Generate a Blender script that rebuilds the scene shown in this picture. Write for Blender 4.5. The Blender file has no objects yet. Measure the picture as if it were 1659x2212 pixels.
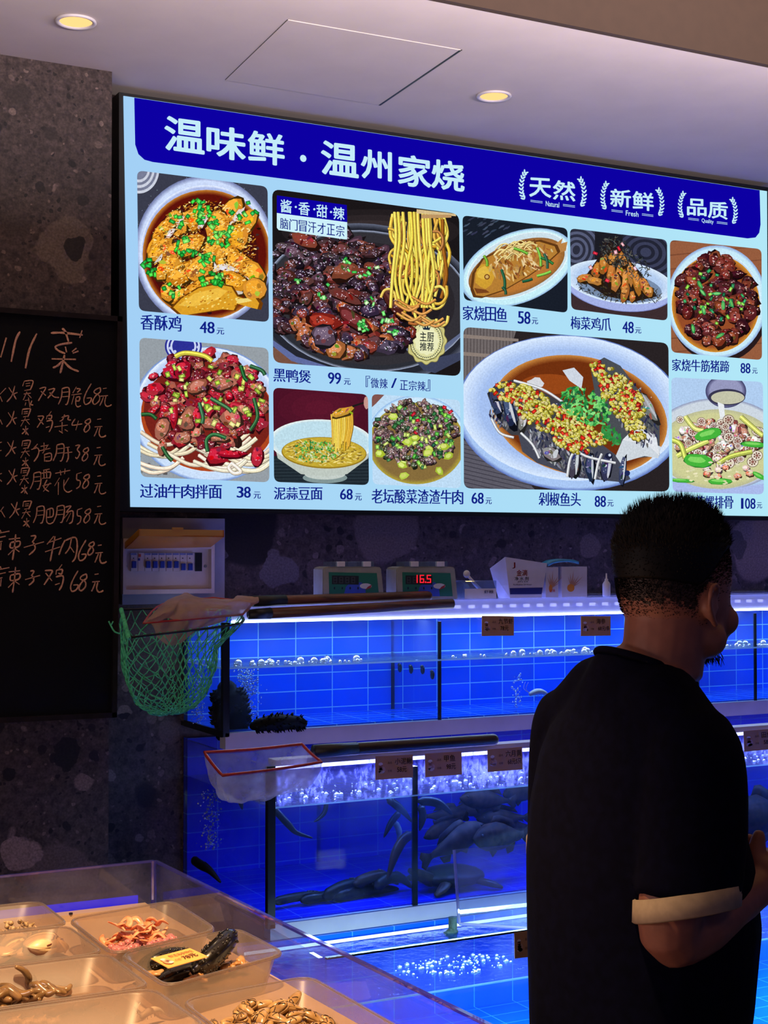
import bpy, bmesh, math, random
from mathutils import Vector, Matrix, noise as mnoise
R = random.Random(7)
SC = bpy.context.scene
COL = SC.collection

# ------------------------------------------------------------------ camera
FPX, CX, CY = 3190.0, 829.5, 1106.0
YAW = math.radians(27.65)
PITCH = math.atan(84.0 / FPX)
CAM = Vector((0.0, 0.0, 1.62))
cam_data = bpy.data.cameras.new('camera')
cam_data.sensor_fit = 'VERTICAL'
cam_data.sensor_height = 36.0
cam_data.sensor_width = 27.0
cam_data.lens = FPX / 2212.0 * 36.0
cam_data.clip_start = 0.05
cam = bpy.data.objects.new('camera', cam_data)
COL.objects.link(cam)
cam.location = CAM
cam.rotation_euler = (math.pi / 2 + PITCH, 0, -YAW)
SC.camera = cam
FW = Vector((math.sin(YAW) * math.cos(PITCH), math.cos(YAW) * math.cos(PITCH), math.sin(PITCH)))
RT = Vector((math.cos(YAW), -math.sin(YAW), 0))
UP = RT.cross(FW)

# ------------------------------------------------------------------ render look
SC.view_settings.view_transform = 'Standard'
SC.view_settings.look = 'None'
SC.view_settings.exposure = 0.0
SC.view_settings.gamma = 1.0
SC.view_settings.use_curve_mapping = False
try:
    SC.cycles.use_denoising = True
    SC.cycles.denoiser = 'OPENIMAGEDENOISE'
    SC.cycles.transparent_max_bounces = 40
    SC.cycles.max_bounces = 8
    SC.cycles.diffuse_bounces = 4
    SC.cycles.glossy_bounces = 3
    SC.cycles.caustics_reflective = False
    SC.cycles.caustics_refractive = False
    SC.cycles.sample_clamp_indirect = 3.0
except Exception:
    pass

# ------------------------------------------------------------------ world
W = bpy.data.worlds.new('world')
SC.world = W
W.use_nodes = True
W.node_tree.nodes['Background'].inputs[0].default_value = (0.30, 0.34, 1.0, 1)
W.node_tree.nodes['Background'].inputs[1].default_value = 0.11


def lamp(name, kind, loc, energy, color, **kw):
    d = bpy.data.lights.new(name, kind)
    d.energy = energy
    d.color = color
    for k, v in kw.items():
        setattr(d, k, v)
    o = bpy.data.objects.new(name, d)
    COL.objects.link(o)
    o.location = loc
    return o


# warm spot over the seafood counter, unseen fill lights added for the ceiling and room
sp = lamp('counter_spot_lamp', 'SPOT', (0.62, 1.75, 2.95), 450, (1.0, 0.63, 0.30), spot_size=math.radians(60), spot_blend=0.8, shadow_soft_size=0.05)
sp.rotation_euler = (math.radians(14), 0, 0)
up = lamp('ceiling_fill_light', 'AREA', (1.7, 1.95, 2.50), 270, (1.0, 0.84, 0.82), shape='RECTANGLE', size=3.6, size_y=0.5)  # unseen area light without a fixture, added to brighten the ceiling
up.rotation_euler = (math.radians(180), 0, 0)
lamp('room_fill_light', 'POINT', (-0.9, 0.3, 2.0), 9, (1.0, 0.70, 0.52), shadow_soft_size=0.12)  # added for more warm ambient
lamp('room_fill_light', 'POINT', (-0.35, 2.25, 1.35), 19, (1.0, 0.74, 0.66), shadow_soft_size=0.15)  # added low on the left to lift the dark stone and nets
lamp('room_fill_light', 'POINT', (0.9, -0.8, 2.8), 4, (1.0, 0.60, 0.36), shadow_soft_size=0.12)
lamp('room_fill_light', 'POINT', (3.75, 2.1, 3.15), 7, (1.0, 0.72, 0.22), shadow_soft_size=0.08)


# ------------------------------------------------------------------ pixel helpers
def ray(px, py):
    return FW + RT * ((px - CX) / FPX) + UP * ((CY - py) / FPX)


def P(px, py, Y):
    r = ray(px, py)
    return CAM + r * (Y / r.y)


def PZ(px, py, Z):
    r = ray(px, py)
    return CAM + r * ((Z - CAM.z) / r.z)


def PD(px, py, D):
    return CAM + ray(px, py) * D


def lin(c):
    out = []
    for v in c[:3]:
        v = max(0.0, v / 255.0)
        out.append(v / 12.92 if v <= 0.04045 else ((v + 0.055) / 1.055) ** 2.4)
    return (out[0], out[1], out[2], 1.0)


# ------------------------------------------------------------------ materials
MATS = {}


def newmat(name):
    m = bpy.data.materials.new(name)
    m.use_nodes = True
    nt = m.node_tree
    for n in list(nt.nodes):
        if n.type != 'OUTPUT_MATERIAL':
            nt.nodes.remove(n)
    out = [n for n in nt.nodes if n.type == 'OUTPUT_MATERIAL'][0]
    MATS[name] = m
    return m, nt, out


def pm(name, col, rough=0.5, metal=0.0, var=0.15, scale=30.0, bump=0.0, spec=0.5, col2=None, detail=4.0, coat=0.0, sss=0.0):
    """procedural principled: noise varies colour and roughness"""
    m, nt, out = newmat(name)
    b = nt.nodes.new('ShaderNodeBsdfPrincipled')
    nt.links.new(b.outputs[0], out.inputs[0])
    tc = nt.nodes.new('ShaderNodeTexCoord')
    nz = nt.nodes.new('ShaderNodeTexNoise')
    nz.inputs['Scale'].default_value = scale
    nz.inputs['Detail'].default_value = detail
    nt.links.new(tc.outputs['Object'], nz.inputs['Vector'])
    rp = nt.nodes.new('ShaderNodeValToRGB')
    c = lin(col)
    if col2 is None:
        a = tuple(v * (1 - var) for v in c[:3]) + (1,)
        d = tuple(min(1, v * (1 + var)) for v in c[:3]) + (1,)
    else:
        a, d = c, lin(col2)
    rp.color_ramp.elements[0].position = 0.35
    rp.color_ramp.elements[1].position = 0.65
    rp.color_ramp.elements[0].color = a
    rp.color_ramp.elements[1].color = d
    nt.links.new(nz.outputs['Fac'], rp.inputs[0])
    nt.links.new(rp.outputs[0], b.inputs['Base Color'])
    b.inputs['Roughness'].default_value = rough
    b.inputs['Metallic'].default_value = metal
    b.inputs['Specular IOR Level'].default_value = spec
    if coat:
        b.inputs['Coat Weight'].default_value = coat
        b.inputs['Coat Roughness'].default_value = 0.08
    if sss:
        b.inputs['Subsurface Weight'].default_value = sss
        b.inputs['Subsurface Radius'].default_value = (0.01, 0.004, 0.002)
    if bump:
        bp = nt.nodes.new('ShaderNodeBump')
        bp.inputs['Strength'].default_value = bump
        bp.inputs['Distance'].default_value = 0.01
        nt.links.new(nz.outputs['Fac'], bp.inputs['Height'])
        nt.links.new(bp.outputs[0], b.inputs['Normal'])
    return m


def emat(name, col, strength, sampling=True):
    m, nt, out = newmat(name)
    e = nt.nodes.new('ShaderNodeEmission')
    e.inputs[0].default_value = lin(col)
    e.inputs[1].default_value = strength
    nt.links.new(e.outputs[0], out.inputs[0])
    if not sampling:
        m.cycles.emission_sampling = 'NONE'
    return m


def clear(name, tint=(235, 245, 255), refl=0.05, film=0.0, filmcol=(255, 255, 255), rough=0.03, bump=0.0, bscale=40.0, trans=True, dirt=0.0, fpow=5.0):
    """thin clear sheet: transparent body, Fresnel reflection, optional scattering film (scuffs, frost)"""
    m, nt, out = newmat(name)
    N, L = nt.nodes.new, nt.links.new
    t = N('ShaderNodeBsdfTransparent')
    t.inputs[0].default_value = lin(tint)
    g = N('ShaderNodeBsdfGlossy')
    g.inputs['Roughness'].default_value = rough
    lw = N('ShaderNodeLayerWeight')
    lw.inputs['Blend'].default_value = 0.5
    pw = N('ShaderNodeMath'); pw.operation = 'POWER'; pw.inputs[1].default_value = fpow
    L(lw.outputs['Facing'], pw.inputs[0])
    ma = N('ShaderNodeMath'); ma.operation = 'MULTIPLY_ADD'; ma.use_clamp = True
    ma.inputs[1].default_value = 0.8; ma.inputs[2].default_value = refl
    L(pw.outputs[0], ma.inputs[0])
    base = t
    if film or dirt:
        d = N('ShaderNodeBsdfDiffuse'); d.inputs[0].default_value = lin(filmcol)
        tr = N('ShaderNodeBsdfTranslucent'); tr.inputs[0].default_value = lin(filmcol)
        ad = N('ShaderNodeMixShader'); ad.inputs[0].default_value = 0.55
        L(d.outputs[0], ad.inputs[1]); L(tr.outputs[0], ad.inputs[2])
        mx = N('ShaderNodeMixShader')
        tc = N('ShaderNodeTexCoord')
        nz = N('ShaderNodeTexNoise'); nz.inputs['Scale'].default_value = 9.0; nz.inputs['Detail'].default_value = 6
        L(tc.outputs['Object'], nz.inputs['Vector'])
        mr = N('ShaderNodeMapRange')
        mr.inputs[1].default_value = 0.35; mr.inputs[2].default_value = 0.75
        mr.inputs[3].default_value = film; mr.inputs[4].default_value = film + dirt
        L(nz.outputs['Fac'], mr.inputs[0])
        L(mr.outputs[0], mx.inputs[0])
        L(t.outputs[0], mx.inputs[1]); L(ad.outputs[0], mx.inputs[2])
        base = mx
    mix = N('ShaderNodeMixShader')
    L(ma.outputs[0], mix.inputs[0]); L(base.outputs[0], mix.inputs[1]); L(g.outputs[0], mix.inputs[2])
    L(mix.outputs[0], out.inputs[0])
    if bump:
        tc2 = N('ShaderNodeTexCoord')
        n2 = N('ShaderNodeTexNoise'); n2.inputs['Scale'].default_value = bscale; n2.inputs['Detail'].default_value = 3
        L(tc2.outputs['Object'], n2.inputs['Vector'])
        bp = N('ShaderNodeBump'); bp.inputs['Strength'].default_value = bump; bp.inputs['Distance'].default_value = 0.02
        L(n2.outputs['Fac'], bp.inputs['Height'])
        L(bp.outputs[0], g.inputs['Normal'])
    return m


def stone_mat():
    """dark breccia stone tile: clasts of several sizes in a brown-grey matrix, thin tile joints"""
    m, nt, out = newmat('breccia_stone')
    N, L = nt.nodes.new, nt.links.new
    b = N('ShaderNodeBsdfPrincipled'); L(b.outputs[0], out.inputs[0])
    tc = N('ShaderNodeTexCoord')
    wn = N('ShaderNodeTexNoise'); wn.inputs['Scale'].default_value = 8; wn.inputs['Detail'].default_value = 4
    L(tc.outputs['Object'], wn.inputs['Vector'])
    ws = N('ShaderNodeVectorMath'); ws.operation = 'SCALE'; ws.inputs['Scale'].default_value = 0.07
    L(wn.outputs['Color'], ws.inputs[0])
    va = N('ShaderNodeVectorMath'); va.operation = 'ADD'
    L(tc.outputs['Object'], va.inputs[0]); L(ws.outputs[0], va.inputs[1])
    n0 = N('ShaderNodeTexNoise'); n0.inputs['Scale'].default_value = 60; n0.inputs['Detail'].default_value = 8
    L(tc.outputs['Object'], n0.inputs['Vector'])
    r0 = N('ShaderNodeValToRGB')
    r0.color_ramp.elements[0].position = 0.3; r0.color_ramp.elements[0].color = lin((62, 52, 52))
    r0.color_ramp.elements[1].position = 0.7; r0.color_ramp.elements[1].color = lin((104, 88, 86))
    L(n0.outputs['Fac'], r0.inputs[0])
    cur = r0.outputs[0]
    for sc, keep, soft in ((70, 0.32, 0.03), (26, 0.30, 0.03), (10.5, 0.30, 0.025), (3.9, 0.36, 0.02)):
        v = N('ShaderNodeTexVoronoi'); v.inputs['Scale'].default_value = sc; v.inputs['Randomness'].default_value = 1.0
        L(va.outputs[0], v.inputs['Vector'])
        sep = N('ShaderNodeSeparateColor'); L(v.outputs['Color'], sep.inputs[0])
        # clast radius per cell: some cells none
        mr = N('ShaderNodeMapRange'); mr.inputs[1].default_value = 1 - keep - 0.25; mr.inputs[2].default_value = 1
        mr.inputs[3].default_value = 0.0; mr.inputs[4].default_value = 0.52
        L(sep.outputs[0], mr.inputs[0])
        sb = N('ShaderNodeMath'); sb.operation = 'SUBTRACT'; L(mr.outputs[0], sb.inputs[0]); L(v.outputs['Distance'], sb.inputs[1])
        mk = N('ShaderNodeMapRange'); mk.inputs[1].default_value = 0.0; mk.inputs[2].default_value = soft * 2
        L(sb.outputs[0], mk.inputs[0])
        cr = N('ShaderNodeValToRGB')
        els = cr.color_ramp.elements
        els[0].position = 0.0; els[0].color = lin((36, 31, 34))
        els[1].position = 1.0; els[1].color = lin((150, 128, 122))
        for pos, c in ((0.3, (50, 43, 45)), (0.5, (82, 70, 68)), (0.72, (104, 88, 86)), (0.86, (128, 110, 104))):
            e = els.new(pos); e.color = lin(c)
        L(sep.outputs[1], cr.inputs[0])
        mx = N('ShaderNodeMix'); mx.data_type = 'RGBA'
        L(mk.outputs[0], mx.inputs[0]); L(cur, mx.inputs[6]); L(cr.outputs[0], mx.inputs[7])
        cur = mx.outputs[2]
    # a few big single clasts seen on the pillar and the back wall
    ge = N('ShaderNodeNewGeometry')
    dv = N('ShaderNodeVectorMath'); dv.operation = 'MULTIPLY_ADD'; dv.inputs[1].default_value = (.13, .13, .13); L(wn.outputs['Color'], dv.inputs[0]); L(ge.outputs['Position'], dv.inputs[2])
    for (px, py, Y, r, c) in ((140, 540, 4.0, .088, (118, 102, 94)), (160, 545, 4.0, .036, (52, 45, 45)), (42, 1842, 4.0, .058, (168, 142, 138)), (142, 1620, 4.0, .045, (40, 35, 38)), (598, 1230, 4.2, .068, (120, 110, 116)), (1590, 1175, 4.2, .05, (96, 86, 86)), (190, 1910, 4.0, .05, (120, 98, 92)), (480, 1210, 4.2, .03, (110, 100, 104))):
        ce = P(px, py, Y) + Vector((.065, .065, .065))
        ds = N('ShaderNodeVectorMath'); ds.operation = 'DISTANCE'; L(dv.outputs[0], ds.inputs[0]); ds.inputs[1].default_value = ce
        mk = N('ShaderNodeMapRange'); mk.inputs[1].default_value = r; mk.inputs[2].default_value = r * .94; mk.inputs[3].default_value = 0; mk.inputs[4].default_value = 1
        L(ds.outputs['Value'], mk.inputs[0])
        mx = N('ShaderNodeMix'); mx.data_type = 'RGBA'; L(mk.outputs[0], mx.inputs[0]); L(cur, mx.inputs[6]); mx.inputs[7].default_value = lin(c)
        cur = mx.outputs[2]
    # fine mottling
    n3 = N('ShaderNodeTexNoise'); n3.inputs['Scale'].default_value = 160; n3.inputs['Detail'].default_value = 3
    L(tc.outputs['Object'], n3.inputs['Vector'])
    mr3 = N('ShaderNodeMapRange'); mr3.inputs[1].default_value = 0.3; mr3.inputs[2].default_value = 0.7; mr3.inputs[3].default_value = 0.42; mr3.inputs[4].default_value = 0.86
    L(n3.outputs['Fac'], mr3.inputs[0])
    mm = N('ShaderNodeVectorMath'); mm.operation = 'SCALE'; L(cur, mm.inputs[0]); L(mr3.outputs[0], mm.inputs['Scale'])
    L(mm.outputs[0], b.inputs['Base Color'])
    b.inputs['Roughness'].default_value = 0.42
    b.inputs['Specular IOR Level'].default_value = 0.35
    return m


def tile_mat(name, col, grout, w=0.125, h=0.054, rough=0.18):
    """stack-bond glazed tiles; u along X+Y, v along Z"""
    m, nt, out = newmat(name)
    N, L = nt.nodes.new, nt.links.new
    b = N('ShaderNodeBsdfPrincipled'); L(b.outputs[0], out.inputs[0])
    ge = N('ShaderNodeNewGeometry')
    sp_ = N('ShaderNodeSeparateXYZ'); L(ge.outputs['Position'], sp_.inputs[0])
    sn = N('ShaderNodeSeparateXYZ'); L(ge.outputs['True Normal'], sn.inputs[0])
    ab = N('ShaderNodeMath'); ab.operation = 'ABSOLUTE'; L(sn.outputs[2], ab.inputs[0])
    gt = N('ShaderNodeMath'); gt.operation = 'GREATER_THAN'; gt.inputs[1].default_value = 0.5; L(ab.outputs[0], gt.inputs[0])
    ax = N('ShaderNodeMath'); ax.operation = 'ABSOLUTE'; L(sn.outputs[0], ax.inputs[0])
    gx = N('ShaderNodeMath'); gx.operation = 'GREATER_THAN'; gx.inputs[1].default_value = 0.5; L(ax.outputs[0], gx.inputs[0])
    mu = N('ShaderNodeMix'); L(gx.outputs[0], mu.inputs[0]); L(sp_.outputs[0], mu.inputs[2]); L(sp_.outputs[1], mu.inputs[3])
    mv = N('ShaderNodeMix'); L(gt.outputs[0], mv.inputs[0]); L(sp_.outputs[2], mv.inputs[2]); L(sp_.outputs[1], mv.inputs[3])
    cb = N('ShaderNodeCombineXYZ'); L(mu.outputs[0], cb.inputs[0]); L(mv.outputs[0], cb.inputs[1])
    br = N('ShaderNodeTexBrick'); br.offset = 0.0; br.squash = 1.0
    br.inputs['Scale'].default_value = 1.0
    br.inputs['Brick Width'].default_value = w; br.inputs['Row Height'].default_value = h
    br.inputs['Mortar Size'].default_value = 0.0016; br.inputs['Mortar Smooth'].default_value = 0.15
    br.inputs['Bias'].default_value = 0.0
    c = lin(col)
    br.inputs['Color1'].default_value = tuple(v * 0.85 for v in c[:3]) + (1,)
    br.inputs['Color2'].default_value = tuple(min(1, v * 1.1) for v in c[:3]) + (1,)
    br.inputs['Mortar'].default_value = lin(grout)
    L(cb.outputs[0], br.inputs['Vector'])
    L(br.outputs['Color'], b.inputs['Base Color'])
    b.inputs['Roughness'].default_value = rough
    b.inputs['Specular IOR Level'].default_value = 0.3
    bp = N('ShaderNodeBump'); bp.inputs['Strength'].default_value = 0.3; bp.inputs['Distance'].default_value = 0.002; bp.invert = True
    L(br.outputs['Fac'], bp.inputs['Height']); L(bp.outputs[0], b.inputs['Normal'])
    return m


def wood_mat(name, c1, c2, rough=0.45):
    m, nt, out = newmat(name)
    N, L = nt.nodes.new, nt.links.new
    b = N('ShaderNodeBsdfPrincipled'); L(b.outputs[0], out.inputs[0])
    tc = N('ShaderNodeTexCoord')
    mp = N('ShaderNodeMapping'); mp.inputs['Scale'].default_value = (2.5, 40, 40)
    L(tc.outputs['Object'], mp.inputs['Vector'])
    nz = N('ShaderNodeTexNoise'); nz.inputs['Scale'].default_value = 2.2; nz.inputs['Detail'].default_value = 6; nz.inputs['Distortion'].default_value = 1.2
    L(mp.outputs[0], nz.inputs['Vector'])
    rp = N('ShaderNodeValToRGB')
    rp.color_ramp.elements[0].position = 0.35; rp.color_ramp.elements[0].color = lin(c1)
    rp.color_ramp.elements[1].position = 0.65; rp.color_ramp.elements[1].color = lin(c2)
    L(nz.outputs['Fac'], rp.inputs[0]); L(rp.outputs[0], b.inputs['Base Color'])
    b.inputs['Roughness'].default_value = rough
    return m


def print_mat(name, lit, mottled=0.0, mscale=300.0):
    """printed colours read from the mesh's colour attribute; lit = backlit film strength"""
    m, nt, out = newmat(name)
    N, L = nt.nodes.new, nt.links.new
    at = N('ShaderNodeAttribute'); at.attribute_name = 'ink'
    src = at.outputs['Color']
    if mottled:
        tc = N('ShaderNodeTexCoord')
        nz = N('ShaderNodeTexNoise'); nz.inputs['Scale'].default_value = mscale; nz.inputs['Detail'].default_value = 5; nz.inputs['Roughness'].default_value = 0.65
        L(tc.outputs['Object'], nz.inputs['Vector'])
        mr = N('ShaderNodeMapRange'); mr.inputs[1].default_value = 0.3; mr.inputs[2].default_value = 0.7
        mr.inputs[3].default_value = 1 - mottled; mr.inputs[4].default_value = 1 + mottled
        L(nz.outputs['Fac'], mr.inputs[0])
        vm = N('ShaderNodeVectorMath'); vm.operation = 'SCALE'
        L(src, vm.inputs[0]); L(mr.outputs[0], vm.inputs['Scale'])
        src = vm.outputs[0]
    if lit:
        e = N('ShaderNodeEmission'); e.inputs[1].default_value = lit
        L(src, e.inputs[0]); L(e.outputs[0], out.inputs[0])
    else:
        b = N('ShaderNodeBsdfPrincipled'); b.inputs['Roughness'].default_value = 0.45
        L(src, b.inputs['Base Color']); L(b.outputs[0], out.inputs[0])
    return m


# ------------------------------------------------------------------ objects
ORG = {}


def tag(o, label, cat, group=None, kind=None):
    if label: o['label'] = label
    if cat: o['category'] = cat
    if group: o['group'] = group
    if kind: o['kind'] = kind
    return o


def thing(name, label, cat, loc, group=None):
    o = bpy.data.objects.new(name, None)
    o.empty_display_size = 0.05
    COL.objects.link(o)
    o.location = Vector(loc)
    ORG[o] = Vector(loc)
    return tag(o, label, cat, group)


def put(name, bm, mats, parent=None, smooth=False, label=None, cat=None, group=None, kind=None):
    """link a bmesh (built in world coordinates) as one mesh object"""
    if isinstance(bm, bmesh.types.BMesh):
        me = bpy.data.meshes.new(name)
        bm.to_mesh(me); bm.free()
    else:
        me = bm
    if not isinstance(mats, (list, tuple)): mats = [mats]
    for m in mats: me.materials.append(m)
    if smooth:
        me.polygons.foreach_set('use_smooth', [True] * len(me.polygons))
    o = bpy.data.objects.new(name, me)
    COL.objects.link(o)
    if parent is None:
        if len(me.vertices):
            xs = [v.co for v in me.vertices]
            lo = Vector((min(v.x for v in xs), min(v.y for v in xs), min(v.z for v in xs)))
            hi = Vector((max(v.x for v in xs), max(v.y for v in xs), max(v.z for v in xs)))
            org = Vector(((lo.x + hi.x) / 2, (lo.y + hi.y) / 2, lo.z))
        else:
            org = Vector()
        me.transform(Matrix.Translation(-org))
        o.location = org
        ORG[o] = org
    else:
        org = ORG[parent]
        me.transform(Matrix.Translation(-org))
        o.parent = parent
        o.location = (0, 0, 0)
        ORG[o] = org
    return tag(o, label, cat, group, kind)


def B(): return bmesh.new()


def box(bm, a, b, mat=0, bev=0.0):
    x0, y0, z0 = [min(a[i], b[i]) for i in range(3)]
    x1, y1, z1 = [max(a[i], b[i]) for i in range(3)]
    vs = [bm.verts.new(c) for c in ((x0, y0, z0), (x1, y0, z0), (x1, y1, z0), (x0, y1, z0), (x0, y0, z1), (x1, y0, z1), (x1, y1, z1), (x0, y1, z1))]
    fs = [bm.faces.new([vs[i] for i in q]) for q in ((0, 3, 2, 1), (4, 5, 6, 7), (0, 1, 5, 4), (1, 2, 6, 5), (2, 3, 7, 6), (3, 0, 4, 7))]
    for f in fs: f.material_index = mat
    if bev:
        es = list({e for f in fs for e in f.edges})
        r = bmesh.ops.bevel(bm, geom=es, offset=bev, segments=2, affect='EDGES', profile=0.5)
        for f in r['faces']: f.material_index = mat
    return vs


def hexa(bm, pts, mat=0):
    """8 points: bottom ring 4, top ring 4"""
    vs = [bm.verts.new(p) for p in pts]
    for q in ((3, 2, 1, 0), (4, 5, 6, 7), (0, 1, 5, 4), (1, 2, 6, 5), (2, 3, 7, 6), (3, 0, 4, 7)):
        f = bm.faces.new([vs[i] for i in q]); f.material_index = mat
    return vs


def quad_slab(bm, p, n, t, mat=0):
    """slab from 4 points, thickness t along n"""
    n = Vector(n) * t
    return hexa(bm, [Vector(q) for q in p] + [Vector(q) + n for q in p], mat)


def smooth_path(pts, k=6):
    pts = [Vector(p) for p in pts]
    if len(pts) < 3: return pts
    out = []
    for i in range(len(pts) - 1):
        p0 = pts[max(0, i - 1)]; p1 = pts[i]; p2 = pts[i + 1]; p3 = pts[min(len(pts) - 1, i + 2)]
        for j in range(k):
            t = j / k
            out.append(0.5 * ((2 * p1) + (p2 - p0) * t + (2 * p0 - 5 * p1 + 4 * p2 - p3) * t * t + (3 * p1 - p0 - 3 * p2 + p3) * t ** 3))
    out.append(pts[-1])
    return out


def tube(bm, pts, r, n=8, mat=0, flat=1.0, closed=False, round_caps=False, ref=None):
    pts = [Vector(p) for p in pts]
    m = len(pts)
    if m < 2: return
    rr = r if isinstance(r, (list, tuple)) else [r] * m
    if len(rr) != m:
        rr = [rr[min(len(rr) - 1, int(i * (len(rr) - 1) / (m - 1)))] * (1 - f) + rr[min(len(rr) - 1, int(i * (len(rr) - 1) / (m - 1)) + 1)] * f
              for i in range(m) for f in [(i * (len(rr) - 1) / (m - 1)) % 1]]
    if round_caps and not closed:
        d0 = (pts[0] - pts[1]).normalized(); d1 = (pts[-1] - pts[-2]).normalized()
        a = []; ra = []
        for k in (0.98, 0.8, 0.5):
            a.append(pts[0] + d0 * rr[0] * k); ra.append(rr[0] * math.sqrt(1 - k * k) + 1e-4)
        e = []; re = []
        for k in (0.5, 0.8, 0.98):
            e.append(pts[-1] + d1 * rr[-1] * k); re.append(rr[-1] * math.sqrt(1 - k * k) + 1e-4)
        pts = a + pts + e; rr = ra + list(rr) + re; m = len(pts)
    rings = []
    up = Vector(ref) if ref else Vector((0, 0, 1))
    prev = None
    for i in range(m):
        if closed: d = pts[(i + 1) % m] - pts[i - 1]
        else: d = pts[min(m - 1, i + 1)] - pts[max(0, i - 1)]
        if d.length < 1e-9: d = Vector((0, 0, 1))
        d.normalize()
        if prev is None:
            s = d.cross(up)
            if s.length < 0.05: s = d.cross(Vector((0.3, 1, 0.1)))
        else:
            s = prev - d * prev.dot(d)
            if s.length < 1e-6: s = d.cross(up)
        s.normalize(); prev = s
        t = s.cross(d)
        rings.append([bm.verts.new(pts[i] + (s * math.cos(q) + t * math.sin(q) * flat) * rr[i]) for q in (2 * math.pi * k / n for k in range(n))])
    for i in range(m if closed else m - 1):
        a, b = rings[i], rings[(i + 1) % m]
        for k in range(n):
            f = bm.faces.new((a[k], a[(k + 1) % n], b[(k + 1) % n], b[k])); f.material_index = mat
    if not closed:
        f = bm.faces.new(list(reversed(rings[0]))); f.material_index = mat
        f = bm.faces.new(rings[-1]); f.material_index = mat
    return rings


def loft(bm, rings, mat=0, cap=True, close=True):
    vr = [[bm.verts.new(p) for p in r] for r in rings]
    n = len(vr[0])
    for a, b in zip(vr, vr[1:]):
        for k in range(n if close else n - 1):
            f = bm.faces.new((a[k], a[(k + 1) % n], b[(k + 1) % n], b[k])); f.material_index = mat
    if cap:
        f = bm.faces.new(list(reversed(vr[0]))); f.material_index = mat
        f = bm.faces.new(vr[-1]); f.material_index = mat
    return vr


def ball(bm, c, r, seg=10, rings=7, mat=0, sx=1, sy=1, sz=1, rot=None, jit=0.0):
    mt = Matrix.Translation(Vector(c)) @ (rot.to_4x4() if rot else Matrix()) @ Matrix.Diagonal((sx * r, sy * r, sz * r, 1))
    q = bmesh.ops.create_uvsphere(bm, u_segments=seg, v_segments=rings, radius=1.0, matrix=mt)
    for v in q['verts']:
        if jit: v.co += Vector((R.uniform(-1, 1), R.uniform(-1, 1), R.uniform(-1, 1))) * jit
        for f in v.link_faces: f.material_index = mat
    return q['verts']


def rotz(a): return Matrix.Rotation(a, 3, 'Z')


def eul(x, y, z):
    from mathutils import Euler
    return Euler((x, y, z)).to_matrix()


# ------------------------------------------------------------------ lettering
_glyph = {}


def glyph(s, weight=0.0):
    """outline of a string as (verts2d, faces), from Blender's built-in font"""
    k = (s, weight)
    if k in _glyph: return _glyph[k]
    c = bpy.data.curves.new('lettering', 'FONT')
    c.body = s; c.size = 1.0; c.offset = weight; c.resolution_u = 3
    o = bpy.data.objects.new('lettering', c); COL.objects.link(o)
    dg = bpy.context.evaluated_depsgraph_get(); dg.update()
    me = bpy.data.meshes.new_from_object(o.evaluated_get(dg))
    vs = [(v.co.x, v.co.y) for v in me.vertices]
    fs = [tuple(p.vertices) for p in me.polygons]
    bpy.data.objects.remove(o); bpy.data.curves.remove(c); bpy.data.meshes.remove(me)
    _glyph[k] = (vs, fs)
    return _glyph[k]


def text_faces(s, q, weight=0.0, song=0.0):
    """q = 4 corners (TL, TR, BR, BL) in any 2-D frame; returns list of polygons filling the box with the string"""
    vs, fs = glyph(s)
    if not vs: return []
    x0 = min(v[0] for v in vs); x1 = max(v[0] for v in vs); y0 = min(v[1] for v in vs); y1 = max(v[1] for v in vs)
    out = []
    sh_ = [(-song, 0), (0, 0), (song, 0)] if song else [(0, 0)]
    if weight: sh_ = [(0, 0)] + [(weight * math.cos(k * math.pi / 4), weight * math.sin(k * math.pi / 4)) for k in range(8)]
    for dx, dy in sh_:
        for f in fs:
            pl = []
            for i in f:
                u = (vs[i][0] + dx - x0) / max(1e-6, x1 - x0); v = (vs[i][1] + dy - y0) / max(1e-6, y1 - y0)
                tx = q[0][0] * (1 - u) + q[1][0] * u; ty = q[0][1] * (1 - u) + q[1][1] * u
                bx = q[3][0] * (1 - u) + q[2][0] * u; by = q[3][1] * (1 - u) + q[2][1] * u
                pl.append((bx * (1 - v) + tx * v, by * (1 - v) + ty * v))
            out.append(pl)
    return out


def ink_mesh(polys, place, step=6e-6, base=0.0):
    """polys: list of (points2d, linear colour); place(x, y, lift) -> world point; later polygons lie a hair above"""
    vs, fs, cols = [], [], []
    for i, (pl, c) in enumerate(polys):
        k = len(vs)
        lift = base + i * step
        vs += [place(x, y, lift) for x, y in pl]
        fs.append(tuple(range(k, k + len(pl))))
        cols += list(c) * len(pl)
    me = bpy.data.meshes.new('print')
    me.from_pydata([tuple(v) for v in vs], [], fs)
    at = me.color_attributes.new('ink', 'FLOAT_COLOR', 'CORNER')
    at.data.foreach_set('color', cols)
    return me
# ================================================================== room shell
M_STONE = stone_mat()
M_CEIL = pm('ceiling_paint', (196, 186, 182), 0.85, var=0.03, scale=6)
M_FASCIA = pm('fascia_paint', (56, 40, 30), 0.8, var=0.05, scale=30)
M_FLOOR = pm('floor_tile', (70, 62, 60), 0.4, var=0.15, scale=6)
M_BLACK = pm('black_metal', (12, 12, 14), 0.4, var=0.2)
YW = 4.20          # back wall
YP = 4.00          # pillar front
YS = 4.10          # lit face of the sign
ZC = P(242, 155, YP).z   # ceiling
YF = PZ(1300, 75, ZC).y  # edge of the lowered ceiling
XP = P(242, 155, YP).x   # right edge of the pillar

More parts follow.
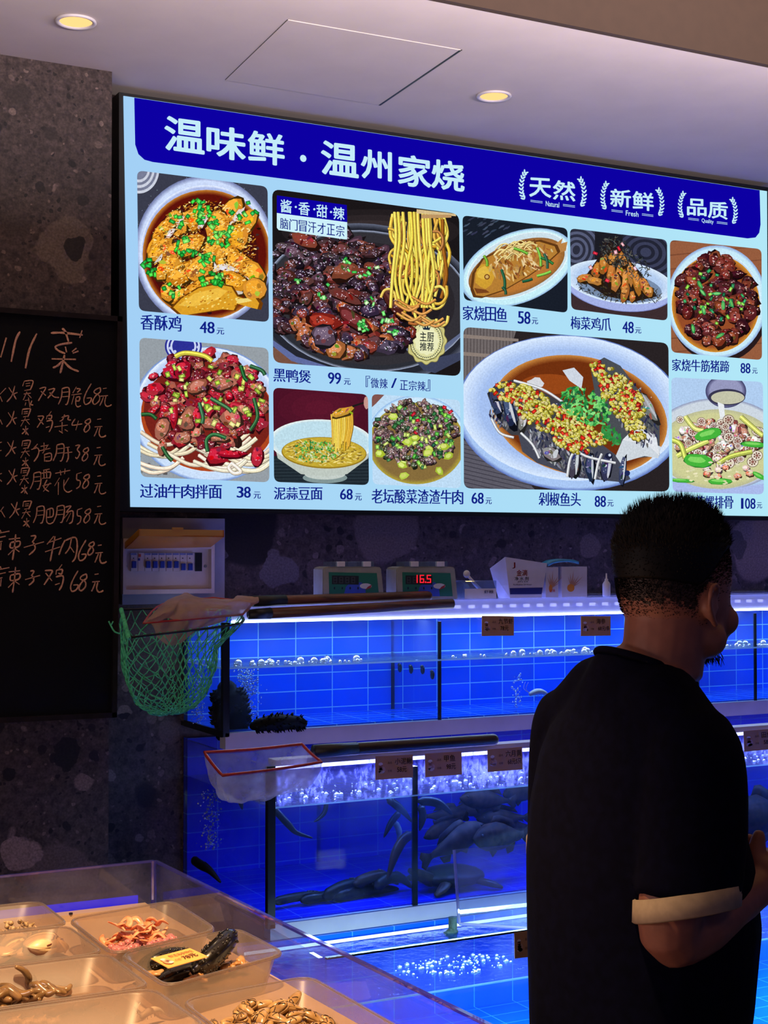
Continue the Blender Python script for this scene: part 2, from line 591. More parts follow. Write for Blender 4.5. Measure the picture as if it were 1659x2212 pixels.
bm = B(); box(bm, (-3, -3, -0.1), (7, YW + 0.2, 0)); put('floor', bm, M_FLOOR, kind='structure')
bm = B(); box(bm, (-3, YW, 0), (7, YW + 0.15, ZC + 0.3)); put('wall_back', bm, M_STONE, kind='structure')
bm = B(); box(bm, (-3, YP, 0), (XP, YW + 0.01, ZC + 0.05)); put('wall_left', bm, M_STONE, kind='structure')
bm = B(); box(bm, (-3, YF, ZC), (7, YW, ZC + 0.08)); put('ceiling', bm, M_CEIL, kind='structure')
bm = B(); box(bm, (-3, YF - 0.02, ZC), (7, YF, ZC + 0.75)); put('trim_1', bm, M_FASCIA, kind='structure')
bm = B(); box(bm, (-3, -3, ZC + 0.70), (7, YF, ZC + 0.78)); put('ceiling', bm, M_FASCIA, kind='structure')

# ------------------------------------------------------------------ recessed downlights, ceiling hatch
M_TRIM = pm('downlight_trim', (205, 200, 205), 0.4, var=0.05)
M_BULB = emat('warm_lamp_glow', (255, 205, 130), 1.25)


def downlight(px, py, r, label, w):
    c = PZ(px, py, ZC)
    t = thing('recessed_downlight', label, 'ceiling light', c, 'recessed downlights in the ceiling')
    bm = B()
    n = 40
    loft(bm, [[c + Vector((rr * math.cos(2 * math.pi * k / n), rr * math.sin(2 * math.pi * k / n), z)) for k in range(n)]
              for rr, z in ((r * 1.22, -0.0005), (r * 1.24, -0.004), (r * 1.18, -0.007), (r * 1.0, -0.005), (r * 0.97, -0.001))], cap=False)
    put('trim_ring', bm, M_TRIM, t, True)
    bm = B()
    loft(bm, [[c + Vector((rr * math.cos(2 * math.pi * k / n), rr * math.sin(2 * math.pi * k / n), z)) for k in range(n)]
              for rr, z in ((r, -0.002), (r * 0.7, -0.0016), (r * 0.3, -0.0014))])
    put('lamp_face', bm, M_BULB, t, True)
    l = lamp('downlight_lamp', 'SPOT', c + Vector((0, 0, -0.02)), w, (1.0, 0.68, 0.38), spot_size=math.radians(110), spot_blend=0.8, shadow_soft_size=0.04)
    l.parent = t; l.location = (0, 0, -0.02)


downlight(164, 45, 0.042, 'round warm downlight glowing in the ceiling near the stone pillar', 5)
downlight(1067, 206, 0.042, 'round warm downlight glowing in the ceiling beside the access hatch', 3)

bm = B()
q = [PZ(*p, ZC) for p in ((487, 172), (622, 42), (995, 107), (820, 226))]
quad_slab(bm, q, (0, 0, -1), 0.002)
hatch = thing('access_hatch', 'flush square access hatch in the ceiling above the lit menu board', 'hatch', sum(q, Vector()) / 4)
put('hatch_panel', bm, M_CEIL, hatch)
bm = B()
for i, w in ((0, 0.0015), (2, 0.006), (3, 0.0015)):
    a, b = q[i], q[(i + 1) % 4]
    tube(bm, [a, b], w, 6, flat=0.5)
put('joint', bm, M_BLACK, hatch)

# ================================================================== lit menu board
M_LIT = print_mat('lit_print', 1.0)
M_PHOTO = print_mat('lit_photo_print', 1.0, 0.13, 160.0)
M_PHOTO.cycles.emission_sampling = 'NONE'
M_LITS = print_mat('lit_lettering', 1.0); M_LITS.cycles.emission_sampling = 'NONE'


def S(px, py, lift=0.0):
    return P(px, py, YS - lift)


TLc, TRc, BRc, BLc = (267, 207), (1657, 413), (1660, 1115), (282, 1095)
sign = thing('menu_lightbox', 'large backlit menu board with food pictures under a blue header', 'menu board', P(282, 1095, YS))
# casing
bm = B()
fo = [P(px, py, YS) for px, py in ((258, 1104), (1668, 1124), (1666, 405), (258, 198))]
quad_slab(bm, [p + Vector((0, 0.004, 0)) for p in fo], (0, 1, 0), YW - YS - 0.004)
put('casing', bm, M_BLACK, sign)
bm = B()
# lit acrylic face and its pale left return
hexa(bm, [S(*p) for p in (BLc, BRc, TRc, TLc)] + [S(*p) + Vector((0, 0.003, 0)) for p in (BLc, BRc, TRc, TLc)])
me = bpy.data.meshes.new('face'); bm.to_mesh(me); bm.free()
at = me.color_attributes.new('ink', 'FLOAT_COLOR', 'CORNER')
cols = []
for lp in me.loops:
    x = me.vertices[lp.vertex_index].co.x
    f = (x - 1.3) / 2.4
    c0, c1 = lin((163, 208, 246)), lin((178, 232, 248))
    cols += [c0[i] * (1 - f) + c1[i] * f for i in range(3)] + [1]
at.data.foreach_set('color', cols)
put('lit_face', me, M_LIT, sign)

C_BLUE = lin((13, 0, 163)); C_WHITE = lin((196, 236, 250)); C_NAVY = lin((14, 30, 135))


def arc(cx, cy, r, a0, a1, n=8):
    return [(cx + r * math.cos(math.radians(a0 + (a1 - a0) * i / n)), cy + r * math.sin(math.radians(a0 + (a1 - a0) * i / n))) for i in range(n + 1)]


hdr = [(290, 211)] + [(1641, 411)] + arc(1642 - 26, 517 - 30, 27, 0, 90)[:0] + [(1643, 485), (1640, 503), (1632, 513), (1615, 515)] + [(330, 350), (312, 345), (299, 333), (292, 312)]
# bottom edge follows the slope of the board
put('header_band', ink_mesh([(hdr, C_BLUE)], S, 0, 0.0006), M_LIT, sign)


def lettering(name, items, col, parent=sign, base=0.0012, weight=0.0, song=0.0, mat=None):
    """items: (string, TL, TR, BR, BL) in photo-plan units of the board face"""
    polys = []
    for s, q in items:
        polys += [(pl, col) for pl in text_faces(s, q, weight, song)]
    return put(name, ink_mesh(polys, S, 0, base), mat or M_LITS, parent)


def cell(x0, x1, yt, yb, slope):
    return ((x0, yt), (x1, yt + slope * (x1 - x0)), (x1, yb + slope * (x1 - x0)), (x0, yb))


HS = 0.135
lettering('header_lettering', [('温', cell(357, 440, 251, 322, HS)), ('味', cell(448, 529, 270, 337, HS)), ('鲜', cell(537, 613, 282, 348, HS)),
                           ('·', cell(650, 660, 336, 347, HS)), ('温', cell(695, 773, 304, 374, HS)), ('州', cell(781, 845, 322, 383, HS)),
                           ('家', cell(861, 930, 333, 398, HS)), ('烧', cell(933, 1002, 344, 405, HS))], C_WHITE, weight=0.024)
for nm, cx, ty, wd in (('天然', 1194, 378, 102), ('新鲜', 1366, 402, 96), ('品质', 1529, 423, 90)):
    en = {'天然': 'Natural', '新鲜': 'Fresh', '品质': 'Quality'}[nm]
    x0 = cx - wd * 0.49; k = wd / 102
    items = [(nm[0], cell(x0, x0 + 46 * k, ty + 6, ty + 6 + 40 * k, 0.06)), (nm[1], cell(x0 + 51 * k, x0 + 98 * k, ty + 11, ty + 11 + 41 * k, 0.1))]
    lettering('header_slogan', items, C_WHITE, weight=0.02)
    polys = []
    my = ty + 62 * k
    for pl in text_faces(en, cell(cx - 15 * k, cx + 14 * k, my - 6, my + 5, 0.12), 0.01): polys.append((pl, C_WHITE))
    for sx in (-1, 1):
        for dy in (-1.5, 1.5):
            xa = cx + sx * 22 * k; xb = cx + sx * 48 * k
            ya = my + dy + 0.13 * (xa - cx); yb = my + dy + 0.13 * (xb - cx)
            polys.append(([(xa, ya - .5), (xb, yb - .5), (xb, yb + .5), (xa, ya + .5)], C_WHITE))
        # laurel branch: stem and paired leaves
        lx = cx + sx * 62 * k; cy_ = ty + 32 * k + 0.12 * (lx - cx)
        for i in range(9):
            t = i / 8.0
            an = math.radians(-58 + 116 * t)
            px = lx + sx * (math.cos(an) * 20 - 12) * k * 0.72; py = cy_ + math.sin(an) * 33 * k
            for side in (-1, 1):
                ta = an * 0.62 * sx + math.pi / 2 + side * 0.62
                ex, ey = math.cos(ta - math.pi * 1.0), math.sin(ta - math.pi * 1.0)
                L_ = 4.9 * k
                c = (px + ex * L_ * 0.9, py + ey * L_ * 0.9)
                polys.append(([(c[0] + ex * math.cos(q) * L_ - ey * math.sin(q) * 1.9 * k, c[1] + ey * math.cos(q) * L_ + ex * math.sin(q) * 1.9 * k) for q in (2 * math.pi * j / 8 for j in range(8))], C_WHITE))
    put('laurel_emblem', ink_mesh(polys, S, 0, 0.0012), M_LITS, sign)


# ------------------------------------------------------------------ printed food pictures
def clip_poly(sub, clip):
    out = sub
    n = len(clip)
    for i in range(n):
        ax, ay = clip[i]; bx, by = clip[(i + 1) % n]
        inp, out = out, []
        if not inp: break
        sx, sy = inp[-1]
        sin_ = (bx - ax) * (sy - ay) - (by - ay) * (sx - ax) >= 0
        for ex, ey in inp:
            ein = (bx - ax) * (ey - ay) - (by - ay) * (ex - ax) >= 0
            if ein != sin_:
                d1 = (bx - ax) * (sy - ay) - (by - ay) * (sx - ax); d2 = (bx - ax) * (ey - ay) - (by - ay) * (ex - ax)
                t = d1 / (d1 - d2)
                out.append((sx + (ex - sx) * t, sy + (ey - sy) * t))
            if ein: out.append((ex, ey))
            sx, sy, sin_ = ex, ey, ein
    return out


class Pic:
    def __init__(s, TL, TR, BR, BL, r=14, seed=1):
        s.R = random.Random(seed)
        c = [TL, TR, BR, BL]
        s.clip = []
        for i in range(4):
            p = Vector(c[i]); a = Vector(c[i - 1]); b = Vector(c[(i + 1) % 4])
            da = (a - p).normalized() * r; db = (b - p).normalized() * r
            for k in range(6):
                t = k / 5
                q = (p + da) * (1 - t) ** 2 + p * 2 * t * (1 - t) + (p + db) * t * t
                s.clip.append((q.x, q.y))
        s.polys = []

    def j(s, col, d=14):
        k = s.R.uniform(-d, d)
        return tuple(max(0, min(255, v + k + s.R.uniform(-d, d) * 0.35)) for v in col)

    def poly(s, pts, col):
        q = clip_poly(list(pts), s.clip)
        if len(q) >= 3: s.polys.append((q, lin(col)))

    def fill(s, col): s.polys.append((list(s.clip), lin(col)))

    def ell(s, cx, cy, rx, ry, col, rot=0, n=48):
        c, d = math.cos(math.radians(rot)), math.sin(math.radians(rot))
        s.poly([(cx + rx * math.cos(t) * c - ry * math.sin(t) * d, cy + rx * math.cos(t) * d + ry * math.sin(t) * c) for t in (2 * math.pi * k / n for k in range(n))], col)

    def grad(s, cx, cy, rx, ry, c0, c1, rot=0, k=8, dx=0, dy=0, inner=0.0):
        for i in range(k):
            t = i / (k - 1); f = 1 - t * (1 - inner)
            s.ell(cx + dx * t, cy + dy * t, rx * f, ry * f, [c0[q] * (1 - t) + c1[q] * t for q in range(3)], rot)

    def blob(s, cx, cy, rx, ry, col, rot=0, irr=0.22, n=11):
        c, d = math.cos(math.radians(rot)), math.sin(math.radians(rot))
        pts = []
        for k in range(n):
            t = 2 * math.pi * k / n; f = 1 + s.R.uniform(-irr, irr)
            x, y = rx * f * math.cos(t), ry * f * math.sin(t)
            pts.append((cx + x * c - y * d, cy + x * d + y * c))
        s.poly(pts, col)

    def chunk(s, cx, cy, rx, ry, col, rot=0, spec=5, sc=(240, 225, 225), dark=0.35, irr=0.22):
        s.blob(cx + 1.5, cy + 2.5, rx * 1.1, ry * 1.12, [v * dark for v in col], rot, irr)
        s.blob(cx, cy, rx, ry, s.j(col), rot, irr)
        s.blob(cx - rx * .1, cy - ry * .2, rx * .72, ry * .62, s.j([min(255, v * 1.22 + 8) for v in col]), rot, irr)
        for _ in range(3):
            a = s.R.uniform(0, 6.28); r = s.R.uniform(.2, .75)
            s.blob(cx + math.cos(a) * rx * r, cy + math.sin(a) * ry * r, rx * .25, ry * .22, s.j([v * s.R.choice((.6, .8, 1.35)) for v in col]), s.R.uniform(0, 180), .3, 7)
        for _ in range(spec):
            a = s.R.uniform(0, 6.28); r = s.R.uniform(0, .85)
            s.blob(cx + math.cos(a) * rx * r, cy - ry * .1 + math.sin(a) * ry * r, s.R.uniform(.7, 2.2), s.R.uniform(.5, 1.2), s.j(sc, 20), s.R.uniform(-40, 40), .3, 6)

    def ribbon(s, pts, w, col, edge=0.55, hi=1.25):
        pp = [Vector((p[0], p[1], 0)) for p in pts]
        pp = smooth_path(pp, 5)
        for ww, cc, off in ((w * 1.25, [v * edge for v in col], .4), (w, col, 0), (w * .35, [min(255, v * hi + 15) for v in col], -w * .12)):
            l, r = [], []
            for i, p in enumerate(pp):
                d = pp[min(i + 1, len(pp) - 1)] - pp[max(i - 1, 0)]
                if d.length < 1e-6: d = Vector((1, 0, 0))
                d.normalize()
                nx, ny = -d.y, d.x
                l.append((p.x + nx * ww / 2 + off, p.y + ny * ww / 2 + off)); r.append((p.x - nx * ww / 2 + off, p.y - ny * ww / 2 + off))
            for i in range(len(l) - 1):
                s.poly([l[i], l[i + 1], r[i + 1], r[i]], cc)

    def onion(s, cx, cy, sz=5, cols=((60, 205, 60), (30, 150, 50), (120, 225, 90), (45, 180, 70))):
        a = s.R.uniform(0, 180); c = s.j(s.R.choice(cols), 12)
        w, h = sz * s.R.uniform(.7, 1.2), sz * s.R.uniform(.5, .8)
        for sc_, cc in ((1.25, [v * .45 for v in c]), (1.0, c), (.45, [min(255, v * 1.2 + 20) for v in c])):
            ca, sa = math.cos(math.radians(a)), math.sin(math.radians(a))
            s.poly([(cx + x * sc_ * ca - y * sc_ * sa, cy + x * sc_ * sa + y * sc_ * ca) for x, y in ((-w, -h), (w, -h * .8), (w * .9, h), (-w, h * .9))], cc)

    def scatter(s, cx, cy, rx, ry, n, fn, rot=0, fall=1.0):
        c, d = math.cos(math.radians(rot)), math.sin(math.radians(rot))
        pts = []
        for _ in range(n):
            a = s.R.uniform(0, 6.283); r = math.sqrt(s.R.random()) ** fall
            x, y = rx * r * math.cos(a), ry * r * math.sin(a)
            pts.append((cx + x * c - y * d, cy + x * d + y * c))
        pts.sort(key=lambda p: p[1])
        for p in pts: fn(*p)

    def done(s, name='food_picture'):
        return put(name, ink_mesh(s.polys, S, 6e-6, 0.001), M_PHOTO, sign)


U = lambda a, b: R.uniform(a, b)

# 1 crispy chicken with scallions
p = Pic((296, 368), (578, 403), (581, 696), (300, 671), 14, 1)
p.fill((58, 60, 76))
p.scatter(440, 530, 150, 165, 500, lambda x, y: p.blob(x, y, 1.2, 1.0, p.j((100, 105, 130), 40), 0, .3, 5))
for k in range(6): p.ell(300, 366, 44 - 5 * k, 52 - 6 * k, ((205, 210, 225), (120, 125, 150))[k % 2])
p.grad(442, 543, 151, 163, (120, 130, 175), (205, 220, 252), k=5, inner=.94)
p.grad(444, 547, 141, 147, (225, 235, 255), (175, 190, 235), k=3, inner=.97)
p.grad(446, 550, 138, 140, (190, 120, 40), (95, 18, 10), k=6, inner=.93)
p.ell(440, 552, 118, 118, (70, 16, 14))
p.scatter(446, 548, 128, 130, 90, lambda x, y: p.blob(x, y, p.R.uniform(2, 6), 3, p.j((60, 30, 30), 25), 0, .4, 7))
for (x, y, rx, ry, a) in ((400, 480, 34, 17, -52), (372, 478, 30, 16, -55), (352, 500, 34, 17, -50), (425, 470, 30, 20, -60), (500, 455, 34, 20, -50), (530, 482, 34, 19, -55), (335, 530, 30, 14, -60),
                          (345, 540, 34, 18, -42), (380, 545, 34, 20, -38), (362, 578, 34, 20, -40), (410, 530, 34, 22, -30), (395, 590, 40, 22, -35), (470, 490, 24, 36, 10), (510, 515, 24, 36, 15), (462, 540, 22, 40, 5),
                          (430, 580, 34, 24, -30), (490, 555, 30, 28, 0), (520, 570, 36, 22, 30), (545, 590, 30, 24, 40), (500, 610, 38, 24, 10), (550, 625, 24, 24, 0), (385, 640, 24, 14, -40), (440, 620, 44, 20, -25), (360, 632, 14, 20, -20)):
    p.chunk(x, y, rx, ry, (214, 140, 38), a, 12, (255, 225, 130), .30, .12)
    c_, s_ = math.cos(math.radians(a)), math.sin(math.radians(a))
    if p.R.random() < .6:
        p.blob(x - s_ * ry * .85, y + c_ * ry * .85, rx * .7, ry * .30, p.j((222, 212, 205)), a, .3)
        p.blob(x - s_ * ry * .9, y + c_ * ry * .9, rx * .4, ry * .15, p.j((245, 240, 250)), a, .3)
p.scatter(440, 540, 112, 108, 1500, lambda x, y: p.blob(x, y, p.R.uniform(1.2, 4.2), p.R.uniform(.7, 1.6), p.j(p.R.choice(((250, 196, 84), (176, 98, 22), (255, 226, 150), (200, 128, 34), (142, 74, 18)))), p.R.uniform(-60, 20), .35, 6))
for k_, c in ((1.08, (110, 60, 10)), (1.0, (222, 160, 40))):
    p.poly([(455 + (x - 455) * k_, 650 + (y - 650) * k_) for x, y in ((374, 664), (392, 645), (430, 622), (470, 614), (500, 620), (512, 640), (530, 646), (552, 644), (560, 655), (556, 668), (540, 664), (512, 656), (505, 670), (480, 668), (430, 676), (395, 682))], c)
p.poly([(385, 660), (420, 634), (470, 622), (492, 628), (470, 648), (420, 662)], (240, 190, 70))
p.scatter(450, 648, 70, 24, 60, lambda x, y: p.blob(x, y, 2.5, 1.4, p.j(p.R.choice(((250, 215, 110), (180, 110, 20))), 20), -20, .3, 6))
p.poly([(508, 646), (535, 644), (545, 650), (515, 656)], (240, 215, 120))
for cx, cy, n, r in ((420, 450, 10, 28), (452, 470, 20, 30), (470, 520, 14, 26), (405, 535, 12, 26), (440, 560, 10, 24), (455, 600, 14, 26), (530, 460, 10, 30), (315, 565, 6, 14), (330, 590, 5, 10), (470, 608, 10, 14), (370, 625, 6, 20), (390, 480, 6, 20), (500, 500, 6, 20)):
    p.scatter(cx, cy, r, r * .8, n, lambda x, y: p.onion(x, y, 5.2))
p.done()

# 2 black duck pot with lifted noodles
p = Pic((588, 408), (992, 462), (995, 813), (590, 783), 18, 2)
p.fill((26, 22, 24))
p.poly([(588, 750), (640, 760), (700, 800), (590, 790)], (120, 82, 66))
p.grad(800, 500, 240, 60, (26, 22, 24), (72, 60, 62), k=6)
p.grad(790, 655, 248, 172, (92, 98, 118), (36, 38, 48), rot=6, k=5, inner=.94)
p.grad(792, 650, 226, 152, (150, 160, 185), (44, 46, 54), rot=6, k=4, inner=.97)
p.grad(796, 646, 216, 142, (50, 48, 54), (24, 18, 22), rot=6, k=4, inner=.6)
p.poly([(900, 782), (1000, 760), (1000, 775), (940, 806), (915, 800)], (60, 66, 92))
p.poly([(862, 745), (900, 760), (960, 745), (1000, 715), (1000, 722), (960, 758), (900, 772)], (96, 106, 140))
p.poly([(590, 735), (640, 770), (720, 795), (800, 800), (800, 806), (720, 803), (630, 780), (590, 748)], (96, 108, 160))
cols = ((62, 36, 40), (84, 44, 42), (50, 34, 46), (104, 46, 38), (38, 26, 34), (74, 52, 62))
p.scatter(715, 620, 150, 132, 240, lambda x, y: p.chunk(x, y, p.R.uniform(10, 24), p.R.uniform(7, 14), p.R.choice(cols), p.R.uniform(-40, 40), 11, (205, 190, 215), .35, .25), rot=8)
p.scatter(760, 710, 130, 58, 70, lambda x, y: p.chunk(x, y, p.R.uniform(10, 24), p.R.uniform(8, 15), p.R.choice(((72, 40, 48), (120, 50, 40), (58, 44, 64), (150, 84, 50))), p.R.uniform(-40, 40), 14, (215, 205, 230), .35, .25), rot=8)
for (x, y, rx, ry, a, c) in ((700, 695, 36, 18, 8, (140, 44, 34)), (745, 640, 34, 12, 25, (96, 40, 34)), (765, 690, 40, 16, 32, (100, 44, 40)), (745, 585, 30, 18, -20, (118, 56, 40)), (660, 520, 30, 14, 20, (120, 52, 40)), (850, 655, 12, 40, -35, (70, 30, 26)), (725, 755, 22, 20, 0, (170, 104, 60)), (700, 725, 26, 22, 0, (84, 70, 88))):
    p.chunk(x, y, rx, ry, c, a, 12, (225, 200, 205), .3, .18)
for _ in range(26):
    x0 = 845 + p.R.uniform(0, 118); y0 = 462 + p.R.uniform(0, 20); y1 = p.R.uniform(560, 668)
    x1 = 868 + (x0 - 845) * .72 + p.R.uniform(-22, 22)
    p.ribbon([(x0, y0), (x0 + p.R.uniform(-10, 8), y0 + (y1 - y0) * .35), (x1 + p.R.uniform(-14, 14), y0 + (y1 - y0) * .7), (x1, y1)], p.R.uniform(5, 6.8), p.j(p.R.choice(((205, 165, 52), (186, 140, 44), (222, 190, 78), (150, 96, 36))), 16), .4)
for _ in range(26):
    cx = p.R.uniform(838, 955); cy = p.R.uniform(505, 690); r = p.R.uniform(12, 24); a0 = p.R.uniform(0, 6.28)
    p.ribbon([(cx + r * math.cos(a0 + k * .75), cy + r * 1.4 * math.sin(a0 + k * .75)) for k in range(5)], p.R.uniform(4.8, 6.2), p.j(p.R.choice(((196, 150, 50), (214, 180, 74), (150, 92, 40))), 16), .38)
for _ in range(12):
    x0 = p.R.uniform(850, 940); p.ribbon([(x0, 458), (x0 + 3, 520), (x0 + p.R.uniform(-12, 14), 600), (x0 + p.R.uniform(-14, 14), 665)], 6, p.j((226, 192, 76), 14), .42)
for _ in range(10):
    x = p.R.uniform(880, 950); y = p.R.uniform(650, 700)
    p.ribbon([(x - 30, y - 10), (x, y + 6), (x + 22, y - 4)], 5, p.j((190, 130, 60)), .4)
p.poly([(900, 452), (985, 462), (985, 467), (900, 461)], (216, 190, 140)); p.poly([(910, 463), (975, 464), (975, 470), (910, 472)], (190, 150, 100))
for cx, cy, n, r in ((750, 570, 5, 16), (695, 640, 5, 10), (780, 705, 12, 16), (642, 606, 3, 6), (835, 690, 6, 22), (800, 650, 4, 12), (850, 725, 5, 16), (800, 590, 4, 30), (720, 600, 5, 60)):
    p.scatter(cx, cy, r, r * .7, n, lambda x, y: p.onion(x, y, 4.4, ((110, 225, 110), (150, 235, 140), (60, 180, 80), (190, 235, 170))))
p.done()

# 3 braised field fish in an oval plate
p = Pic((999, 465), (1226, 493), (1226, 676), (1002, 648), 12, 3)
p.fill((24, 30, 42))
p.scatter(1050, 490, 50, 25, 20, lambda x, y: p.blob(x, y, 8, 2, p.j((60, 70, 90)), -30, .4))
p.grad(1118, 578, 128, 76, (150, 185, 225), (200, 240, 250), rot=-22, k=4, inner=.95)
p.grad(1118, 574, 116, 64, (235, 250, 255), (205, 225, 235), rot=-22, k=3, inner=.97)
p.grad(1116, 578, 110, 54, (150, 100, 50), (186, 118, 52), rot=-22, k=5, inner=.85)
p.poly([(1190, 535), (1216, 514), (1212, 526), (1226, 522), (1222, 542), (1200, 548)], (186, 130, 70))
for k_, c in ((1.07, (96, 56, 22)), (1.0, (182, 126, 52))):
    p.poly([(1110 + (x - 1110) * k_, 580 + (y - 580) * k_) for x, y in ((1022, 622), (1026, 590), (1045, 560), (1075, 545), (1120, 526), (1165, 522), (1198, 532), (1204, 546), (1180, 568), (1140, 596), (1090, 625), (1045, 640), (1028, 638))], c)
p.blob(1048, 596, 22, 26, (208, 158, 50), 20, .12); p.blob(1045, 590, 13, 15, (226, 184, 70), 20, .15)
p.ell(1052, 598, 6, 6, (120, 70, 30)); p.ell(1052, 598, 3.6, 3.6, (214, 176, 100)); p.poly([(1024, 622), (1050, 626), (1058, 632), (1030, 634)], (120, 66, 30))
p.scatter(1125, 562, 72, 34, 150, lambda x, y: p.blob(x, y, p.R.uniform(4, 10), p.R.uniform(1.4, 3), p.j(p.R.choice(((216, 178, 110), (160, 96, 44), (228, 200, 150), (120, 72, 34), (176, 130, 70))), 14), p.R.uniform(20, 110), .25, 8), rot=-22)
for _ in range(26): 
    x = p.R.uniform(1080, 1150); y = 545 - (x - 1080) * .2 + p.R.uniform(-14, 18)
    p.ribbon([(x - 14, y + 8), (x, y - 4), (x + 16, y + p.R.uniform(-8, 8))], 2.2, p.j((226, 190, 120)), .5)
for (x0, y0, x1, y1) in ((1083, 582, 1090, 625), (1160, 535, 1168, 575), (1168, 556, 1195, 570), (1045, 552, 1052, 575), (1110, 536, 1140, 548), (1160, 596, 1190, 586), (1128, 608, 1150, 602), (1085, 620, 1092, 636), (1175, 548, 1182, 580)):
    p.ribbon([(x0, y0), ((x0 + x1) / 2 + 3, (y0 + y1) / 2), (x1, y1)], 5, p.j(p.R.choice(((52, 118, 60), (110, 170, 60), (34, 84, 60)))), .4)
p.done()

# 4 dried-mustard chicken feet on a white plate
p = Pic((1231, 493), (1441, 518), (1442, 693), (1234, 668), 12, 4)
p.fill((50, 52, 70))
for k in range(11): p.ell(1395, 545, 92 - 8 * k, 70 - 6 * k, ((58, 62, 88), (34, 36, 52))[k % 2], 10)
for k in range(8): p.ell(1245, 540, 50 - 6 * k, 52 - 6 * k, ((86, 92, 120), (44, 46, 62))[k % 2], 10)
p.poly([(1285, 500), (1345, 508), (1345, 560), (1285, 560)], (28, 28, 36))
p.poly([(1234, 620), (1442, 650), (1442, 700), (1234, 700)], (60, 44, 48))
p.grad(1338, 617, 120, 55, (120, 130, 190), (165, 178, 232), rot=8, k=3, inner=.97)
p.grad(1338, 609, 118, 46, (215, 232, 250), (180, 205, 240), rot=8, k=5, inner=.8)
p.ell(1338, 620, 92, 32, (120, 140, 170), 8)
p.poly([(1258, 606), (1290, 560), (1318, 520), (1345, 545), (1385, 590), (1420, 640), (1370, 652), (1310, 640)], (38, 26, 22))
p.scatter(1335, 625, 96, 26, 260, lambda x, y: p.blob(x, y, p.R.uniform(2, 6), .9, p.j(p.R.choice(((30, 30, 34), (56, 56, 52), (70, 60, 40))), 10), p.R.uniform(0, 180), .2, 6), rot=10)
for (x, y, rx, ry, a) in ((1290, 585, 10, 20, 20), (1305, 570, 10, 22, 15), (1320, 590, 9, 24, 10), (1340, 585, 9, 30, 20), (1350, 610, 9, 28, 8), (1362, 590, 8, 28, -5), (1376, 610, 9, 26, -10), (1330, 610, 10, 22, 12), (1392, 615, 10, 20, -25), (1400, 628, 10, 14, -40), (1262, 600, 16, 9, -15), (1285, 606, 16, 9, 10), (1350, 632, 8, 20, 15), (1366, 640, 7, 12, 0), (1325, 555, 9, 18, 30), (1345, 560, 8, 18, -20)):
    p.chunk(x, y, rx, ry, (168, 108, 48), a, 5, (240, 200, 130), .25, .2)
p.scatter(1330, 545, 36, 30, 200, lambda x, y: p.blob(x, y, p.R.uniform(2, 7), 1.0, p.j(p.R.choice(((26, 28, 32), (50, 56, 56), (90, 90, 84), (44, 32, 26))), 10), p.R.uniform(0, 180), .2, 6), rot=35)
p.scatter(1372, 575, 40, 26, 110, lambda x, y: p.blob(x, y, p.R.uniform(2, 6), 1.0, p.j(p.R.choice(((26, 28, 32), (50, 56, 56), (90, 90, 84)))), p.R.uniform(0, 180), .2, 6), rot=40)
for x, y in ((1337, 537), (1286, 547), (1276, 578), (1372, 580), (1345, 528), (1312, 606), (1330, 545)): p.onion(x, y, 4.5, ((214, 40, 56), (190, 30, 50), (235, 170, 180)))
p.done()

# 5 braised beef tendon and trotters
p = Pic((1447, 518), (1645, 538), (1646, 778), (1450, 761), 12, 5)
p.fill((150, 92, 62))
for k in range(9): p.poly([(1447, 520 + 30 * k), (1647, 500 + 30 * k), (1647, 502 + 30 * k), (1447, 523 + 30 * k)], (126, 74, 50))
p.ell(1553, 662, 108, 122, (40, 26, 28))
p.grad(1548, 652, 108, 122, (150, 180, 225), (200, 235, 250), k=4, inner=.95)
p.grad(1547, 654, 97, 108, (225, 245, 255), (190, 215, 240), k=3, inner=.98)
p.grad(1546, 656, 95, 105, (206, 140, 44), (150, 76, 40), k=6, inner=.9)
p.scatter(1546, 648, 82, 92, 120, lambda x, y: p.chunk(x, y, p.R.uniform(9, 19), p.R.uniform(8, 15), p.R.choice(((92, 34, 34), (110, 44, 36), (72, 28, 32), (124, 58, 40), (60, 24, 30))), p.R.uniform(-60, 60), 8, (225, 185, 180), .35, .25))
p.scatter(1546, 640, 70, 60, 34, lambda x, y: p.onion(x, y, 4.2, ((50, 150, 90), (130, 200, 70), (30, 110, 70))))
for x, y, a in ((1512, 615, 60), (1518, 632, 50), (1520, 670, 80), (1548, 634, 0), (1562, 660, 90), (1580, 655, 70), (1497, 710, 80), (1555, 725, -30)):
    p.blob(x, y, 10, 4, p.j((56, 160, 90)), a, .15); p.blob(x, y, 7, 2, p.j((120, 200, 110)), a, .15)
p.done()

